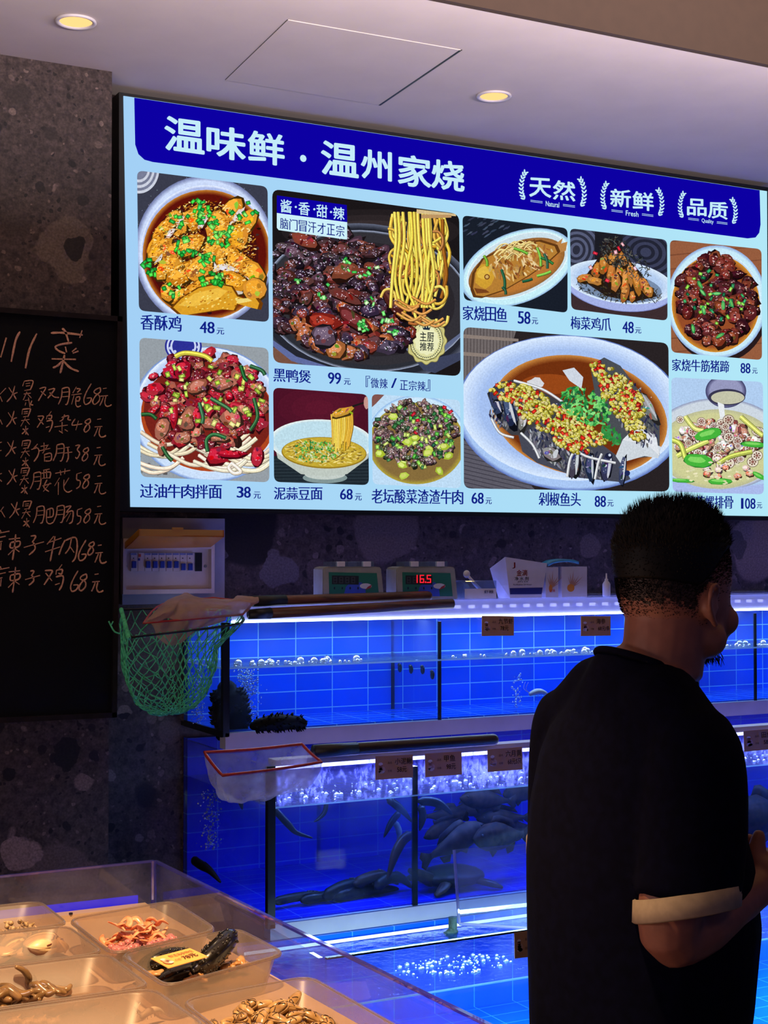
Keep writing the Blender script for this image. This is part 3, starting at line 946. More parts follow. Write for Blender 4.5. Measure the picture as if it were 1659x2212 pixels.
# 6 beef mixed noodles
p = Pic((301, 729), (580, 752), (582, 1042), (304, 1030), 14, 6)
p.fill((150, 158, 165))
p.scatter(320, 1010, 60, 60, 60, lambda x, y: p.blob(x, y, 5, 3, p.j((110, 110, 110), 20), 0, .4))
p.grad(450, 895, 165, 146, (120, 150, 210), (205, 225, 252), rot=8, k=5, inner=.96)
p.grad(450, 885, 155, 134, (228, 240, 255), (190, 210, 245), rot=8, k=4, inner=.94)
for k in range(5): p.ell(396, 748, 40 - 4 * k, 34 - 3 * k, ((44, 48, 150), (205, 215, 245))[k % 2 if k < 4 else 0], 0)
for k in range(7): p.ell(368 + k * 10, 752 + 14 * math.sin(k * .55), 3.2, 3.2, (200, 210, 245))
p.ell(450, 900, 146, 118, (176, 70, 30), 8); p.ell(450, 893, 140, 112, (120, 34, 26), 8)
for k in range(26):
    y = p.R.uniform(940, 1012); x = p.R.uniform(330, 560)
    p.ribbon([(x - 55, y - 16), (x - 10, y + 6 + p.R.uniform(-6, 6)), (x + 30, y + 4), (x + 60, y - 18)], p.R.uniform(6, 8), p.j((232, 216, 190), 14), .55, 1.1)
p.ribbon([(500, 1000), (520, 1018), (505, 1022), (494, 1010), (502, 1000)], 7, (236, 224, 206), .55)
ck = ((140, 28, 44), (170, 34, 52), (112, 30, 40), (150, 84, 66), (124, 62, 50), (96, 24, 34), (176, 112, 88))
p.scatter(445, 865, 132, 100, 200, lambda x, y: p.chunk(x, y, p.R.uniform(8, 18), p.R.uniform(6, 13), p.R.choice(ck), p.R.uniform(-60, 60), 5, (240, 200, 205), .35, .28), rot=6)
for (x, y, rx, ry, a) in ((350, 925, 14, 22, 10), (350, 965, 9, 18, 10), (405, 905, 17, 26, 20), (395, 945, 18, 12, 0), (500, 905, 22, 22, 20), (475, 945, 24, 9, 0), (425, 835, 24, 14, -20), (480, 830, 22, 14, 0)):
    p.chunk(x, y, rx, ry, (156, 92, 72), a, 12, (236, 200, 190), .35, .25)
for (x, y, rx, ry, a) in ((372, 805, 24, 14, 10), (395, 800, 18, 20, 0), (335, 840, 22, 14, 0), (375, 900, 8, 26, 5), (425, 900, 9, 20, 0), (450, 875, 12, 24, -10), (470, 985, 22, 20, 0), (555, 985, 12, 20, 10), (495, 855, 8, 10, 0), (500, 980, 30, 8, 0)):
    p.chunk(x, y, rx, ry, (168, 26, 48), a, 5, (240, 170, 190), .35, .2)
p.ribbon([(378, 770), (400, 762), (440, 768), (458, 780)], 9, (206, 190, 70), .5)
p.scatter(450, 850, 120, 80, 46, lambda x, y: p.onion(x, y, 6, ((206, 214, 96), (170, 200, 70), (226, 220, 130), (150, 180, 60))), rot=6)
for pts in ([(448, 975), (446, 950), (462, 938), (488, 946)], [(430, 870), (438, 900), (436, 915)], [(520, 790), (528, 815), (535, 822)], [(305, 895), (325, 895), (338, 905)], [(350, 965), (362, 985), (372, 995)], [(455, 860), (490, 880), (500, 890)], [(540, 790), (565, 800), (572, 810)], [(548, 860), (556, 900), (540, 930)]):
    p.ribbon(pts, 7, p.j((40, 84, 50)), .4, 1.5)
p.done()

# 7 garlic glass-noodle bowl
p = Pic((590, 837), (795, 852), (797, 1048), (592, 1041), 14, 7)
p.fill((76, 18, 38))
p.grad(690, 880, 120, 60, (76, 18, 38), (98, 24, 46), k=5)
p.poly([(590, 985), (800, 985), (800, 1060), (590, 1060)], (30, 40, 48))
for k in range(8): p.poly([(590, 992 + 7 * k), (800, 990 + 7 * k), (800, 992 + 7 * k), (590, 994 + 7 * k)], (44, 56, 64))
p.ell(702, 1032, 48, 12, (130, 150, 150)); p.ell(702, 1024, 44, 12, (196, 206, 200))
p.poly([(588, 940), (600, 990), (650, 1024), (700, 1030), (750, 1024), (795, 990), (806, 950)], (190, 200, 192))
p.grad(694, 955, 112, 49, (232, 242, 240), (190, 222, 235), rot=2, k=5, inner=.9)
p.ell(700, 978, 92, 34, (150, 120, 30), 2); p.ell(700, 977, 90, 32, (196, 168, 52), 2)
p.scatter(700, 977, 84, 28, 220, lambda x, y: p.blob(x, y, p.R.uniform(3, 9), 1.3, p.j(p.R.choice(((222, 196, 90), (170, 140, 40), (236, 216, 130), (130, 104, 40)))), p.R.uniform(-40, 40), .2, 6), rot=2)
p.scatter(682, 976, 50, 24, 190, lambda x, y: p.blob(x, y, p.R.uniform(1.6, 3.6), p.R.uniform(1.2, 2.4), p.j(p.R.choice(((84, 170, 60), (50, 130, 60), (150, 200, 110), (200, 210, 160))), 14), p.R.uniform(0, 90), .3, 6))
for k in range(12):
    x = 716 + k * 3.9; p.ribbon([(x, 895 - k * 1.4), (x + 2, 920), (x + 3 - k * .6, 950), (x + 4 - k * .9, 966 + p.R.uniform(-18, 14))], 4.4, p.j((206, 164, 60), 22), .55)
p.chunk(740, 890, 26, 9, (190, 140, 50), -18, 6)
p.poly([(760, 876), (793, 866), (794, 869), (762, 880)], (30, 26, 26))
p.blob(792, 870, 6, 14, (200, 150, 140), 0, .1)
p.done()

# 8 pickled greens with minced beef
p = Pic((803, 851), (994, 864), (996, 1055), (805, 1046), 12, 8)
p.fill((190, 220, 245))
p.poly([(803, 850), (830, 853), (812, 872), (803, 880)], (130, 84, 78))
p.grad(900, 950, 108, 96, (150, 190, 235), (205, 232, 252), k=4, inner=.95)
p.grad(900, 958, 104, 88, (176, 160, 60), (134, 108, 60), k=6, inner=.9)
p.scatter(898, 935, 92, 70, 330, lambda x, y: p.chunk(x, y, p.R.uniform(4, 9), p.R.uniform(3, 6), p.R.choice(((116, 92, 90), (96, 76, 78), (140, 112, 106), (64, 74, 50), (84, 60, 62))), p.R.uniform(0, 180), 3, (220, 205, 205), .4, .3))
p.scatter(898, 940, 94, 72, 80, lambda x, y: p.onion(x, y, 5, ((90, 175, 70), (140, 205, 80), (54, 110, 60), (190, 215, 110), (40, 84, 60))))
for x, y, a in ((868, 1005, 20), (872, 1028, -10), (897, 946, 0), (928, 970, 30), (960, 965, 0), (880, 955, 0), (820, 980, 10), (925, 978, -30), (950, 1018, 50), (850, 900, 0), (970, 985, -30)):
    p.blob(x, y, 11, 8, p.j((176, 200, 60)), a, .2, 6); p.blob(x - 1, y - 1, 7, 5, p.j((214, 228, 120)), a, .2, 6)
for x, y in ((973, 890), (893, 895), (902, 908), (960, 880), (898, 935)): p.onion(x, y, 4.5, ((190, 34, 50),))
p.done()

# 9 chopped-chilli fish head on a white platter
p = Pic((1001, 706), (1444, 741), (1446, 1062), (1002, 1055), 16, 9)
p.fill((40, 34, 36))
p.poly([(1000, 700), (1115, 715), (1100, 760), (1000, 830)], (112, 104, 104))
for k in range(16): p.poly([(1002 + 7 * k, 706), (1004 + 7 * k, 706), (1003 + 7 * k, 830), (1001 + 7 * k, 830)], (84, 76, 76))
for y in (722, 760): p.poly([(1000, y), (1120, y + 10), (1120, y + 16), (1000, y + 8)], (140, 126, 118))
p.poly([(1000, 950), (1060, 960), (1160, 1062), (1000, 1062)], (92, 90, 102))
for k in range(14): p.poly([(1002, 950 + 9 * k), (1150, 985 + 9 * k), (1150, 987 + 9 * k), (1002, 952 + 9 * k)], (64, 62, 74))
p.grad(1232, 892, 248, 168, (96, 120, 190), (170, 200, 245), rot=4, k=6, inner=.96)
p.grad(1232, 882, 240, 156, (215, 232, 255), (165, 192, 240), rot=4, k=7, inner=.82)
p.grad(1252, 898, 192, 128, (196, 130, 60), (112, 48, 16), rot=12, k=6, inner=.9)
p.ell(1185, 830, 60, 22, (150, 70, 24), 0)
# fish halves
p.poly([(1052, 850), (1075, 826), (1110, 820), (1180, 850), (1230, 880), (1225, 905), (1140, 940), (1105, 940), (1075, 915)], (62, 62, 68))
p.poly([(1120, 940), (1180, 905), (1260, 930), (1340, 990), (1362, 1035), (1345, 1042), (1250, 1032), (1160, 1000), (1128, 975)], (70, 72, 86))
p.poly([(1275, 790), (1305, 772), (1340, 790), (1385, 850), (1425, 905), (1425, 985), (1370, 990), (1330, 950), (1290, 880)], (74, 78, 84))
p.poly([(1330, 985), (1345, 950), (1400, 955), (1428, 965), (1422, 990), (1392, 985), (1340, 1000)], (206, 214, 222))
p.poly([(1345, 950), (1380, 915), (1418, 945), (1425, 985), (1400, 962)], (226, 230, 236))
p.poly([(1215, 800), (1240, 794), (1260, 815), (1256, 840), (1230, 822)], (206, 214, 226)); p.blob(1158, 828, 18, 13, (214, 216, 222), 0, .2)
for cx, cy, rx, ry, rot, n in ((1095, 880, 36, 50, 20, 150), (1225, 980, 95, 34, 28, 260), (1365, 885, 40, 90, -30, 220)):
    p.scatter(cx, cy, rx, ry, n, lambda x, y: p.blob(x, y, p.R.uniform(3, 9), p.R.uniform(1.2, 2.8), p.j(p.R.choice(((120, 122, 132), (44, 46, 66), (168, 170, 178), (36, 40, 80), (92, 90, 92)))), p.R.uniform(40, 120), .3, 7), rot)
for x, y, rx, ry, a in ((1070, 870, 10, 30, -20), (1100, 890, 12, 36, -15), (1085, 850, 22, 8, -30), (1130, 905, 10, 26, 10), (1205, 880, 20, 8, 20), (1240, 1000, 12, 32, 5), (1275, 1010, 10, 30, 0), (1310, 1010, 12, 28, 10), (1345, 1015, 7, 32, 6), (1190, 980, 20, 14, 20), (1400, 880, 10, 40, -30)):
    p.chunk(x, y, rx, ry, p.R.choice(((70, 72, 84), (46, 52, 84), (120, 116, 116))), a, 8, (220, 225, 240), .3, .2)
    p.blob(x + rx * .5, y, rx * .25, ry * .8, p.j((196, 200, 208)), a, .2)
for pts in ([(1205, 945), (1230, 960), (1265, 985), (1330, 1000)], [(1125, 935), (1150, 960), (1165, 990)], [(1225, 1030), (1232, 990), (1245, 970)], [(1285, 1035), (1292, 1000), (1300, 980)], [(1062, 905), (1080, 935), (1110, 945)], [(1110, 822), (1170, 840), (1215, 868)]):
    p.ribbon(pts, 5, (190, 192, 198), .45)
chop = ((206, 190, 64), (226, 210, 96), (180, 166, 50), (214, 200, 130), (190, 190, 80))
def chili(x, y):
    if p.R.random() < .16: p.onion(x, y, 4.6, ((206, 44, 30), (220, 70, 44), (170, 30, 30)))
    else: p.blob(x + .8, y + 1.2, 5.4, 4.4, (110, 100, 24), 0, .3, 7); p.blob(x, y, 4.6, 3.8, p.j(p.R.choice(chop), 12), p.R.uniform(0, 90), .3, 7); p.blob(x - 1, y - 1, 2, 1.4, p.j((240, 232, 160)), 0, .3, 5)
for cx, cy, rx, ry, rot, n in ((1110, 848, 52, 20, 8, 90), (1200, 905, 82, 32, 14, 230), (1255, 935, 62, 22, 20, 130), (1345, 860, 62, 36, 52, 230), (1310, 810, 40, 20, 40, 80), (1150, 868, 40, 22, 10, 70), (1235, 960, 40, 14, 20, 60), (1370, 920, 36, 18, 60, 60)):
    p.scatter(cx, cy, rx, ry, n, chili, rot)
p.scatter(1265, 878, 56, 34, 190, lambda x, y: p.blob(x, y, p.R.uniform(4, 8), p.R.uniform(2, 4), p.j(p.R.choice(((50, 150, 70), (90, 190, 90), (28, 96, 56), (130, 215, 120))), 14), p.R.uniform(0, 180), .45, 8), rot=28)
p.scatter(1320, 940, 26, 14, 40, lambda x, y: p.blob(x, y, 6, 3, p.j((50, 140, 66)), p.R.uniform(0, 180), .45, 8), rot=40)
p.ell(1355, 1022, 6, 6, (30, 40, 90)); p.ell(1315, 985, 8, 7, (28, 32, 60)); p.ell(1317, 983, 3, 3, (200, 210, 230))
p.done()

# 10 spiral snails and ribs in pale broth, ladle pouring
p = Pic((1450, 815), (1648, 825), (1650, 1068), (1453, 1062), 12, 10)
p.fill((176, 205, 240))
p.grad(1550, 960, 150, 100, (150, 160, 190), (205, 215, 226), k=4, inner=.95)
p.poly([(1450, 1030), (1500, 1050), (1560, 1058), (1650, 1045), (1650, 1072), (1450, 1072)], (170, 186, 235))
p.grad(1550, 970, 130, 86, (190, 190, 150), (206, 206, 150), k=4, inner=.9)
p.grad(1568, 845, 44, 36, (70, 70, 110), (150, 152, 190), k=5, inner=.8)
p.ell(1570, 858, 40, 18, (56, 54, 80)); p.ell(1572, 859, 36, 14, (196, 196, 170))
p.poly([(1550, 868), (1564, 874), (1566, 900), (1568, 928), (1558, 928), (1555, 900)], (232, 236, 240))
p.scatter(1550, 950, 96, 40, 110, lambda x, y: p.chunk(x, y, p.R.uniform(6, 13), p.R.uniform(5, 10), p.R.choice(((150, 92, 82), (206, 190, 180), (120, 70, 64), (176, 130, 110), (216, 208, 200))), p.R.uniform(0, 180), 4, (250, 240, 240), .4, .25))
for _ in range(34):
    x = p.R.uniform(1462, 1640); y = p.R.uniform(905, 1010); r = p.R.uniform(7, 12)
    p.ell(x, y, r * 1.1, r, (90, 60, 54)); p.ell(x, y, r, r * .9, p.j((226, 212, 200)))
    for k in range(7): p.ell(x + r * .55 * math.cos(k * .9), y + r * .5 * math.sin(k * .9), r * .17, r * .17, (110, 64, 54), n=8)
    p.ell(x, y, r * .3, r * .3, (150, 100, 90))
p.scatter(1560, 1010, 80, 20, 16, lambda x, y: p.chunk(x, y, 8, 6, p.R.choice(((200, 130, 100), (216, 190, 180))), 0, 4))
for pts in ([(1462, 985), (1490, 970), (1530, 952)], [(1550, 1002), (1580, 985), (1625, 975)], [(1480, 900), (1500, 925), (1520, 930)], [(1600, 900), (1640, 935), (1648, 940)], [(1452, 950), (1470, 960), (1480, 990)]):
    p.ribbon(pts, 9, p.j((190, 200, 96)), .55)
for x, y, rx, ry, a in ((1530, 938, 30, 12, -16), (1508, 995, 32, 14, 6), (1555, 1040, 26, 7, 0), (1628, 960, 28, 6, 4), (1470, 1038, 30, 4, 4), (1640, 1028, 16, 5, 30)):
    p.blob(x, y, rx * 1.04, ry * 1.1, (30, 110, 40), a, .08); p.blob(x, y, rx, ry, (70, 180, 60), a, .08); p.blob(x - 3, y - 2, rx * .6, ry * .45, (130, 215, 100), a, .15)
p.scatter(1550, 1020, 80, 26, 40, lambda x, y: p.blob(x, y, 4, 2, p.j((226, 222, 180)), 0, .3))
p.done()

# badges on the duck picture
polys = [([(598, 422), (749, 443), (750, 480), (598, 460)], C_BLUE), ([(598, 460), (750, 480), (750, 517), (744, 517), (602, 497), (598, 492)], lin((205, 240, 250)))]
for s, q in (('酱', cell(606, 630, 430, 458, .13)), ('·', cell(637, 641, 445, 449, 0)), ('香', cell(645, 669, 435, 463, .13)), ('·', cell(677, 681, 450, 454, 0)), ('甜', cell(684, 707, 441, 468, .13)), ('·', cell(713, 717, 456, 460, 0)), ('辣', cell(720, 744, 446, 473, .13))):
    polys += [(pl, C_WHITE) for pl in text_faces(s, q, 0.012)]
for i, ch in enumerate('脑门冒汗才正宗'):
    x = 605 + i * 20.2
    polys += [(pl, C_NAVY) for pl in text_faces(ch, cell(x, x + 17.5, 470 + i * 2.6, 494 + i * 2.6, .12), 0, .012)]
put('flavour_badge', ink_mesh(polys, S, 1e-5, 0.0125), M_LITS, sign)
gold = []
for f, c in ((1.0, (150, 140, 70)), (.97, (206, 200, 130)), (.86, (170, 160, 84)), (.82, (222, 220, 160)), (.6, (236, 236, 190))):
    gold.append(([(921 + (43 + 2.2 * math.cos(12 * t)) * f * math.cos(t) + 2 * (1 - f), 736 + (50 + 2.4 * math.cos(12 * t)) * f * math.sin(t)) for t in (2 * math.pi * k / 96 for k in range(96))], lin(c)))
for k in range(64):
    t0, t1 = 2 * math.pi * k / 64, 2 * math.pi * (k + 1) / 64
    gold.append(([(921 + a * math.cos(t), 736 + b * math.sin(t)) for a, b, t in ((36, 42.5, t0), (36, 42.5, t1), (34.8, 41.2, t1), (34.8, 41.2, t0))], lin((22, 40, 50))))
for k in range(40):
    t = math.radians(-60 + k * 300 / 39 + 30) + math.pi * 1.5 + math.pi * 0
    a = t; x, y = 921 + 30 * math.cos(a), 736 + 36 * math.sin(a)
    gold.append(([(x + 2.4 * math.cos(a + q), y + 2.4 * math.sin(a + q)) for q in (0.3, 1.5, 3.9)], lin((40, 52, 54))))
gold.append(([(914, 712), (912, 704), (916, 709), (918, 702), (921, 709), (924, 702), (926, 709), (930, 705), (928, 713)], lin((22, 40, 60))))
for s, q in (('主厨', cell(907, 937, 716, 737, .06)), ('推荐', cell(907, 937, 739, 757, .06))):
    gold += [(pl, lin((26, 34, 40))) for pl in text_faces(s, q, .012)]
put('seal_badge', ink_mesh(gold, S, 1e-5, 0.0125), M_LITS, sign)

# captions: dish name, price, small yuan sign
caps = [('香酥鸡', 304, 394, 679, 712, .05, '48', 432, 465, 694, 719, 468, 484, 708, 722),
        ('过油牛肉拌面', 303, 481, 1045, 1075, .015, '38', 512, 543, 1051, 1075, 548, 563, 1062, 1077),
        ('黑鸭煲', 591, 673, 796, 824, .05, '99', 709, 738, 804, 829, 743, 757, 817, 831),
        ('泥蒜豆面', 592, 698, 1052, 1079, .01, '68', 735, 763, 1056, 1079, 767, 781, 1066, 1081),
        ('老坛酸菜渣渣牛肉', 803, 1002, 1056, 1087, .012, '68', 1019, 1046, 1064, 1088, 1049, 1062, 1075, 1089),
        ('家烧田鱼', 1000, 1097, 660, 691, .05, '58', 1119, 1147, 672, 699, 1149, 1162, 686, 700),
        ('梅菜鸡爪', 1233, 1321, 683, 711, .05, '48', 1345, 1370, 694, 719, 1372, 1385, 707, 720),
        ('家烧牛筋猪蹄', 1452, 1576, 775, 801, .035, '88', 1600, 1622, 784, 806, 1625, 1636, 795, 807),
        ('剁椒鱼头', 1164, 1256, 1063, 1092, .015, '88', 1285, 1310, 1071, 1095, 1312, 1325, 1080, 1094),
        ('家烧花螺排骨', 1462, 1585, 1070, 1097, .015, '108', 1598, 1633, 1076, 1099, 1635, 1646, 1085, 1098)]
for nm, x0, x1, yt, yb, sl, pr, a0, a1, at_, ab, u0, u1, ut, ub in caps:
    n = len(nm); step = (x1 - x0) / n
    items = [(ch, cell(x0 + i * step, x0 + i * step + step * .93, yt + sl * step * i, yb + sl * step * i, sl)) for i, ch in enumerate(nm)]
    dw = (a1 - a0) / len(pr)
    items += [(ch, cell(a0 + (i + (.3 if ch == '1' else 0)) * dw, a0 + (i + (.62 if ch == '1' else .88)) * dw, at_ + sl * dw * i, ab + sl * dw * i, sl)) for i, ch in enumerate(pr)]
    items.append(('元', cell(u0, u1, ut, ub, sl)))
    lettering('dish_caption', items, C_NAVY, weight=0.0, song=0.022)
lettering('spice_note', [('『', cell(790, 799, 812, 836, 0)), ('微', cell(801, 818, 816, 838, .05)), ('辣', cell(820, 837, 817, 839, .05)), ('/', cell(845, 857, 817, 838, 0)), ('正', cell(864, 881, 821, 842, .05)), ('宗', cell(883, 900, 822, 843, .05)), ('辣', cell(902, 919, 823, 844, .05)), ('』', cell(920, 929, 820, 845, 0))], C_NAVY, song=0.012)
# ================================================================== fish tanks
YU, YM, YB_ = 3.862, 3.545, 3.0
XL = P(487, 1400, YU).x
XR = 5.2
M_TILE_U = tile_mat('blue_tile', (5, 82, 222), (120, 190, 225))
M_GLASS = clear('tank_glass', (236, 244, 250), 0.03, film=0.006, dirt=0.03, filmcol=(190, 205, 235))
M_EDGE = pm('dark_glass_edge', (10, 22, 34), 0.25, var=0.2)
M_SEAL = pm('black_sealant', (9, 12, 20), 0.4, var=0.2)
M_SLAB = pm('white_pvc_board', (196, 192, 206), 0.45, var=0.05, scale=12)
M_WATER = clear('water_surface', (216, 236, 255), 0.10, rough=0.04, bump=0.6, bscale=34, fpow=2.2)
M_WATERC = clear('rippled_water', (200, 228, 255), 0.05, rough=0.08, bump=0.5, bscale=26, fpow=2.6)
M_WATERB = clear('low_tank_water', (205, 232, 255), 0.02, rough=0.10, bump=0.25, bscale=34, fpow=5.0)
M_LINE = clear('water_line', (190, 235, 255), 0.25, film=0.55, filmcol=(210, 240, 255), rough=0.1)
M_FROST = clear('frosted_cover', (225, 225, 250), 0.05, film=0.50, filmcol=(225, 225, 245))
LED_U = emat('white_led', (205, 222, 255), 9.0)
LED_U2 = emat('white_led_dots', (215, 222, 255), 3.2, False)
LED_M = emat('violet_led', (150, 150, 255), 9.0)
LED_B = emat('cyan_led', (190, 228, 255), 2.6)


def droplet_mat():
    """spray and droplets dried on the glass: noise-masked milky film"""
    m, nt, out = newmat('spray_film')
    N, L = nt.nodes.new, nt.links.new
    t = N('ShaderNodeBsdfTransparent')
    tr = N('ShaderNodeBsdfTranslucent'); tr.inputs[0].default_value = lin((165, 165, 250))
    df = N('ShaderNodeBsdfDiffuse'); df.inputs[0].default_value = lin((150, 150, 245))
    ad = N('ShaderNodeMixShader'); ad.inputs[0].default_value = 0.75
    L(df.outputs[0], ad.inputs[1]); L(tr.outputs[0], ad.inputs[2])
    tc = N('ShaderNodeTexCoord')
    mp = N('ShaderNodeMapping'); mp.inputs['Scale'].default_value = (1, 1, 0.55)
    L(tc.outputs['Object'], mp.inputs[0])
    n1 = N('ShaderNodeTexNoise'); n1.inputs['Scale'].default_value = 95; n1.inputs['Detail'].default_value = 5; n1.inputs['Roughness'].default_value = 0.65
    L(mp.outputs[0], n1.inputs['Vector'])
    n2 = N('ShaderNodeTexNoise'); n2.inputs['Scale'].default_value = 9; n2.inputs['Detail'].default_value = 2
    L(tc.outputs['Object'], n2.inputs['Vector'])
    ml = N('ShaderNodeMath'); ml.operation = 'MULTIPLY'; L(n1.outputs['Fac'], ml.inputs[0]); L(n2.outputs['Fac'], ml.inputs[1])
    mr = N('ShaderNodeMapRange'); mr.inputs[1].default_value = 0.24; mr.inputs[2].default_value = 0.42; mr.inputs[3].default_value = 0.03; mr.inputs[4].default_value = 0.5
    L(ml.outputs[0], mr.inputs[0])
    mx = N('ShaderNodeMixShader'); L(mr.outputs[0], mx.inputs[0]); L(t.outputs[0], mx.inputs[1]); L(ad.outputs[0], mx.inputs[2])
    L(mx.outputs[0], out.inputs[0])
    return m


M_SPRAY = droplet_mat()


def led_row(bm, x0, x1, y, z, sx=0.022, sz=0.010, pitch=0.05):
    x = x0
    while x < x1:
        box(bm, (x, y - 0.003, z - sz / 2), (x + sx, y, z + sz / 2)); x += pitch


# ---- upper tank
zt = P(487, 1345, YU).z
z0 = 1.113
zw = 1.293
ut = thing('fish_tank', 'upper glass fish tank with blue tiled back below the menu board', 'fish tank', (XL, YU, 1.07), 'tiered fish tanks')
YBK = 4.165
bm = B(); box(bm, (XL - 0.004, YU - 0.012, 1.068), (XR, YU + 0.03, z0)); put('front_board', bm, M_SLAB, ut)
bm = B(); box(bm, (XL - 0.009, YU + 0.03, z0 - 0.012), (XR, YW - 0.002, z0)); put('base_glass', bm, M_EDGE, ut)
bm = B(); box(bm, (XL, YBK, z0), (XR, YW - 0.003, zt + 0.02)); put('tiled_back', bm, M_TILE_U, ut)
bm = B(); box(bm, (XL, YU + 0.012, z0), (XR, YBK, z0 + 0.004)); put('tank_floor', bm, M_TILE_U, ut)
bm = B(); box(bm, (XL, YU - 0.01, z0), (XR, YU, zt)); put('front_glass', bm, M_GLASS, ut)
bm = B(); box(bm, (XL - 0.01, YU - 0.01, z0), (XL, YBK, zt)); put('side_glass', bm, M_GLASS, ut)
bm = B(); box(bm, (XL - 0.011, YU - 0.012, z0 - 0.01), (XL + 0.008, YU + 0.006, zt)); put('corner_seal', bm, M_SEAL, ut)
bm = B(); box(bm, (XL - 0.012, YU, z0 - 0.012), (XL - 0.006, YBK, z0 + 0.006)); put('corner_seal', bm, M_SEAL, ut)
bm = B(); box(bm, (XL, YU, zw - 0.001), (XR, YBK, zw)); put('water_surface', bm, M_WATER, ut)
bm = B(); box(bm, (XL, YU - 0.0115, zw - 0.0025), (XR, YU - 0.010, zw + 0.0025)); box(bm, (XL - 0.0115, YU, zw - 0.0025), (XL - 0.010, YBK, zw + 0.0025)); put('water_line', bm, M_LINE, ut)
XD1 = P(950, 1450, YU).x
for xd in (XD1, P(1455, 1450, YU).x + 0.35):
    bm = B(); box(bm, (xd - 0.005, YU + 0.002, z0), (xd + 0.005, YBK, zt - 0.012)); d = put('divider_glass', bm, M_GLASS, ut)
    bm = B(); box(bm, (xd - 0.0055, YU, z0), (xd + 0.0055, YU + 0.004, zt - 0.012)); put('front_edge', bm, M_EDGE, d)
    bm = B(); box(bm, (xd - 0.0055, YBK - 0.004, z0), (xd + 0.0055, YBK - 0.001, zw)); put('back_edge', bm, M_EDGE, d)
# lit cover bar along the rim
zc0, zc1 = zt + 0.004, zt + 0.052
bm = B(); box(bm, (XL + 0.02, YU + 0.02, zc1 - 0.005), (XR, YBK, zc1)); put('cover_board', bm, M_FROST, ut)
bm = B(); box(bm, (XL + 0.02, YU + 0.0, zc0), (XR, YU + 0.006, zc1)); put('frosted_strip', bm, M_FROST, ut)
x = XL + 0.05
while x < XR - 0.03:
    bm = B(); box(bm, (x, YU + 0.017, zc0 + 0.021), (x + 0.022, YU + 0.020, zc0 + 0.031)); put('led_light', bm, LED_U2, ut); x += 0.05
bm = B(); box(bm, (XL + 0.02, YU - 0.002, zc0 - 0.006), (XR, YU + 0.008, zc0)); put('led_strip', bm, LED_U, ut)

# ---- middle tank
zmt = 1.062
zm0 = 0.655
zmw = 0.955
mt = thing('fish_tank', 'middle glass fish tank lit violet, with eels and brown fish', 'fish tank', (XL, YM, 0.615), 'tiered fish tanks')
M_TILE_M = tile_mat('blue_tile_middle', (6, 22, 220), (60, 100, 225), 0.135, 0.056)
bm = B(); box(bm, (XL - 0.004, YM - 0.012, 0.615), (XR, YM + 0.03, zm0)); put('front_board', bm, M_SLAB, mt)
bm = B(); box(bm, (XL - 0.009, YM + 0.03, zm0 - 0.012), (XR, YW - 0.002, zm0)); put('base_glass', bm, M_EDGE, mt)
bm = B(); box(bm, (XL, YBK, zm0), (XR, YW - 0.003, 1.064)); put('tiled_back', bm, M_TILE_M, mt)
bm = B(); box(bm, (XL, YM + 0.012, zm0), (XR, YBK, zm0 + 0.004)); put('tank_floor', bm, M_TILE_M, mt)
bm = B(); box(bm, (XL, YM - 0.01, zm0), (XR, YM, zmt)); put('front_glass', bm, M_GLASS, mt)
bm = B(); box(bm, (XL - 0.01, YM - 0.01, zm0), (XL, YBK, zmt)); put('side_glass', bm, M_GLASS, mt)
bm = B(); box(bm, (XL - 0.011, YM - 0.012, zm0 - 0.01), (XL + 0.010, YM + 0.006, zmt)); put('corner_seal', bm, M_SEAL, mt)
bm = B(); box(bm, (XL, YM, zmw - 0.001), (XR, YBK, zmw)); put('water_surface', bm, M_WATERC, mt)
bm = B(); box(bm, (XL, YM - 0.0115, zmw - 0.002), (XR, YM - 0.010, zmw + 0.002)); put('water_line', bm, M_LINE, mt)
bm = B(); box(bm, (XL + 0.02, YM + 0.001, zmw), (XR, YM + 0.002, zmt - 0.002)); put('spray_film', bm, M_SPRAY, mt)
XD2 = P(897, 1800, YM).x
for xd in (XD2, XD2 + 1.35):
    bm = B(); box(bm, (xd - 0.006, YM + 0.003, zm0), (xd + 0.006, YBK, zmt - 0.03)); d = put('divider_glass', bm, M_GLASS, mt)
    bm = B(); box(bm, (xd - 0.008, YM, zm0), (xd + 0.008, YM + 0.006, zmt - 0.03)); put('front_edge', bm, M_EDGE, d)
bm = B(); box(bm, (XL + 0.02, YM + 0.012, zmt - 0.004), (XR, YM + 0.06, zmt + 0.012)); put('rim_bar', bm, M_SLAB, mt)
bm = B(); box(bm, (XL + 0.03, YM + 0.012, zmt - 0.014), (XR, YM + 0.034, zmt - 0.004)); put('led_strip', bm, LED_M, mt)

# ---- bottom tank
zbt, zbw, zb0 = 0.711, 0.603, 0.36
XLB = P(702, 2065, YB_).x
YBB = 3.52
M_TILE_B = tile_mat('blue_tile_bottom', (8, 112, 242), (90, 180, 235), 0.125, 0.07)
bt = thing('fish_tank', 'low open fish tank in front with bright blue rippling water', 'fish tank', (XLB, YB_, 0.0), 'tiered fish tanks')
bm = B(); box(bm, (XLB - 0.01, YB_ - 0.012, 0.0), (XR, YBB + 0.03, zb0 - 0.04)); put('base_cabinet', bm, pm('dark_cabinet', (28, 28, 34), 0.5), bt)
bm = B(); box(bm, (XLB - 0.01, YB_ - 0.015, zb0 - 0.04), (XR, YBB + 0.03, zb0)); put('base_slab', bm, M_SLAB, bt)
bm = B(); box(bm, (XLB, YBB, zb0), (XR, YBB + 0.03, 0.614)); put('tiled_back', bm, M_TILE_B, bt)
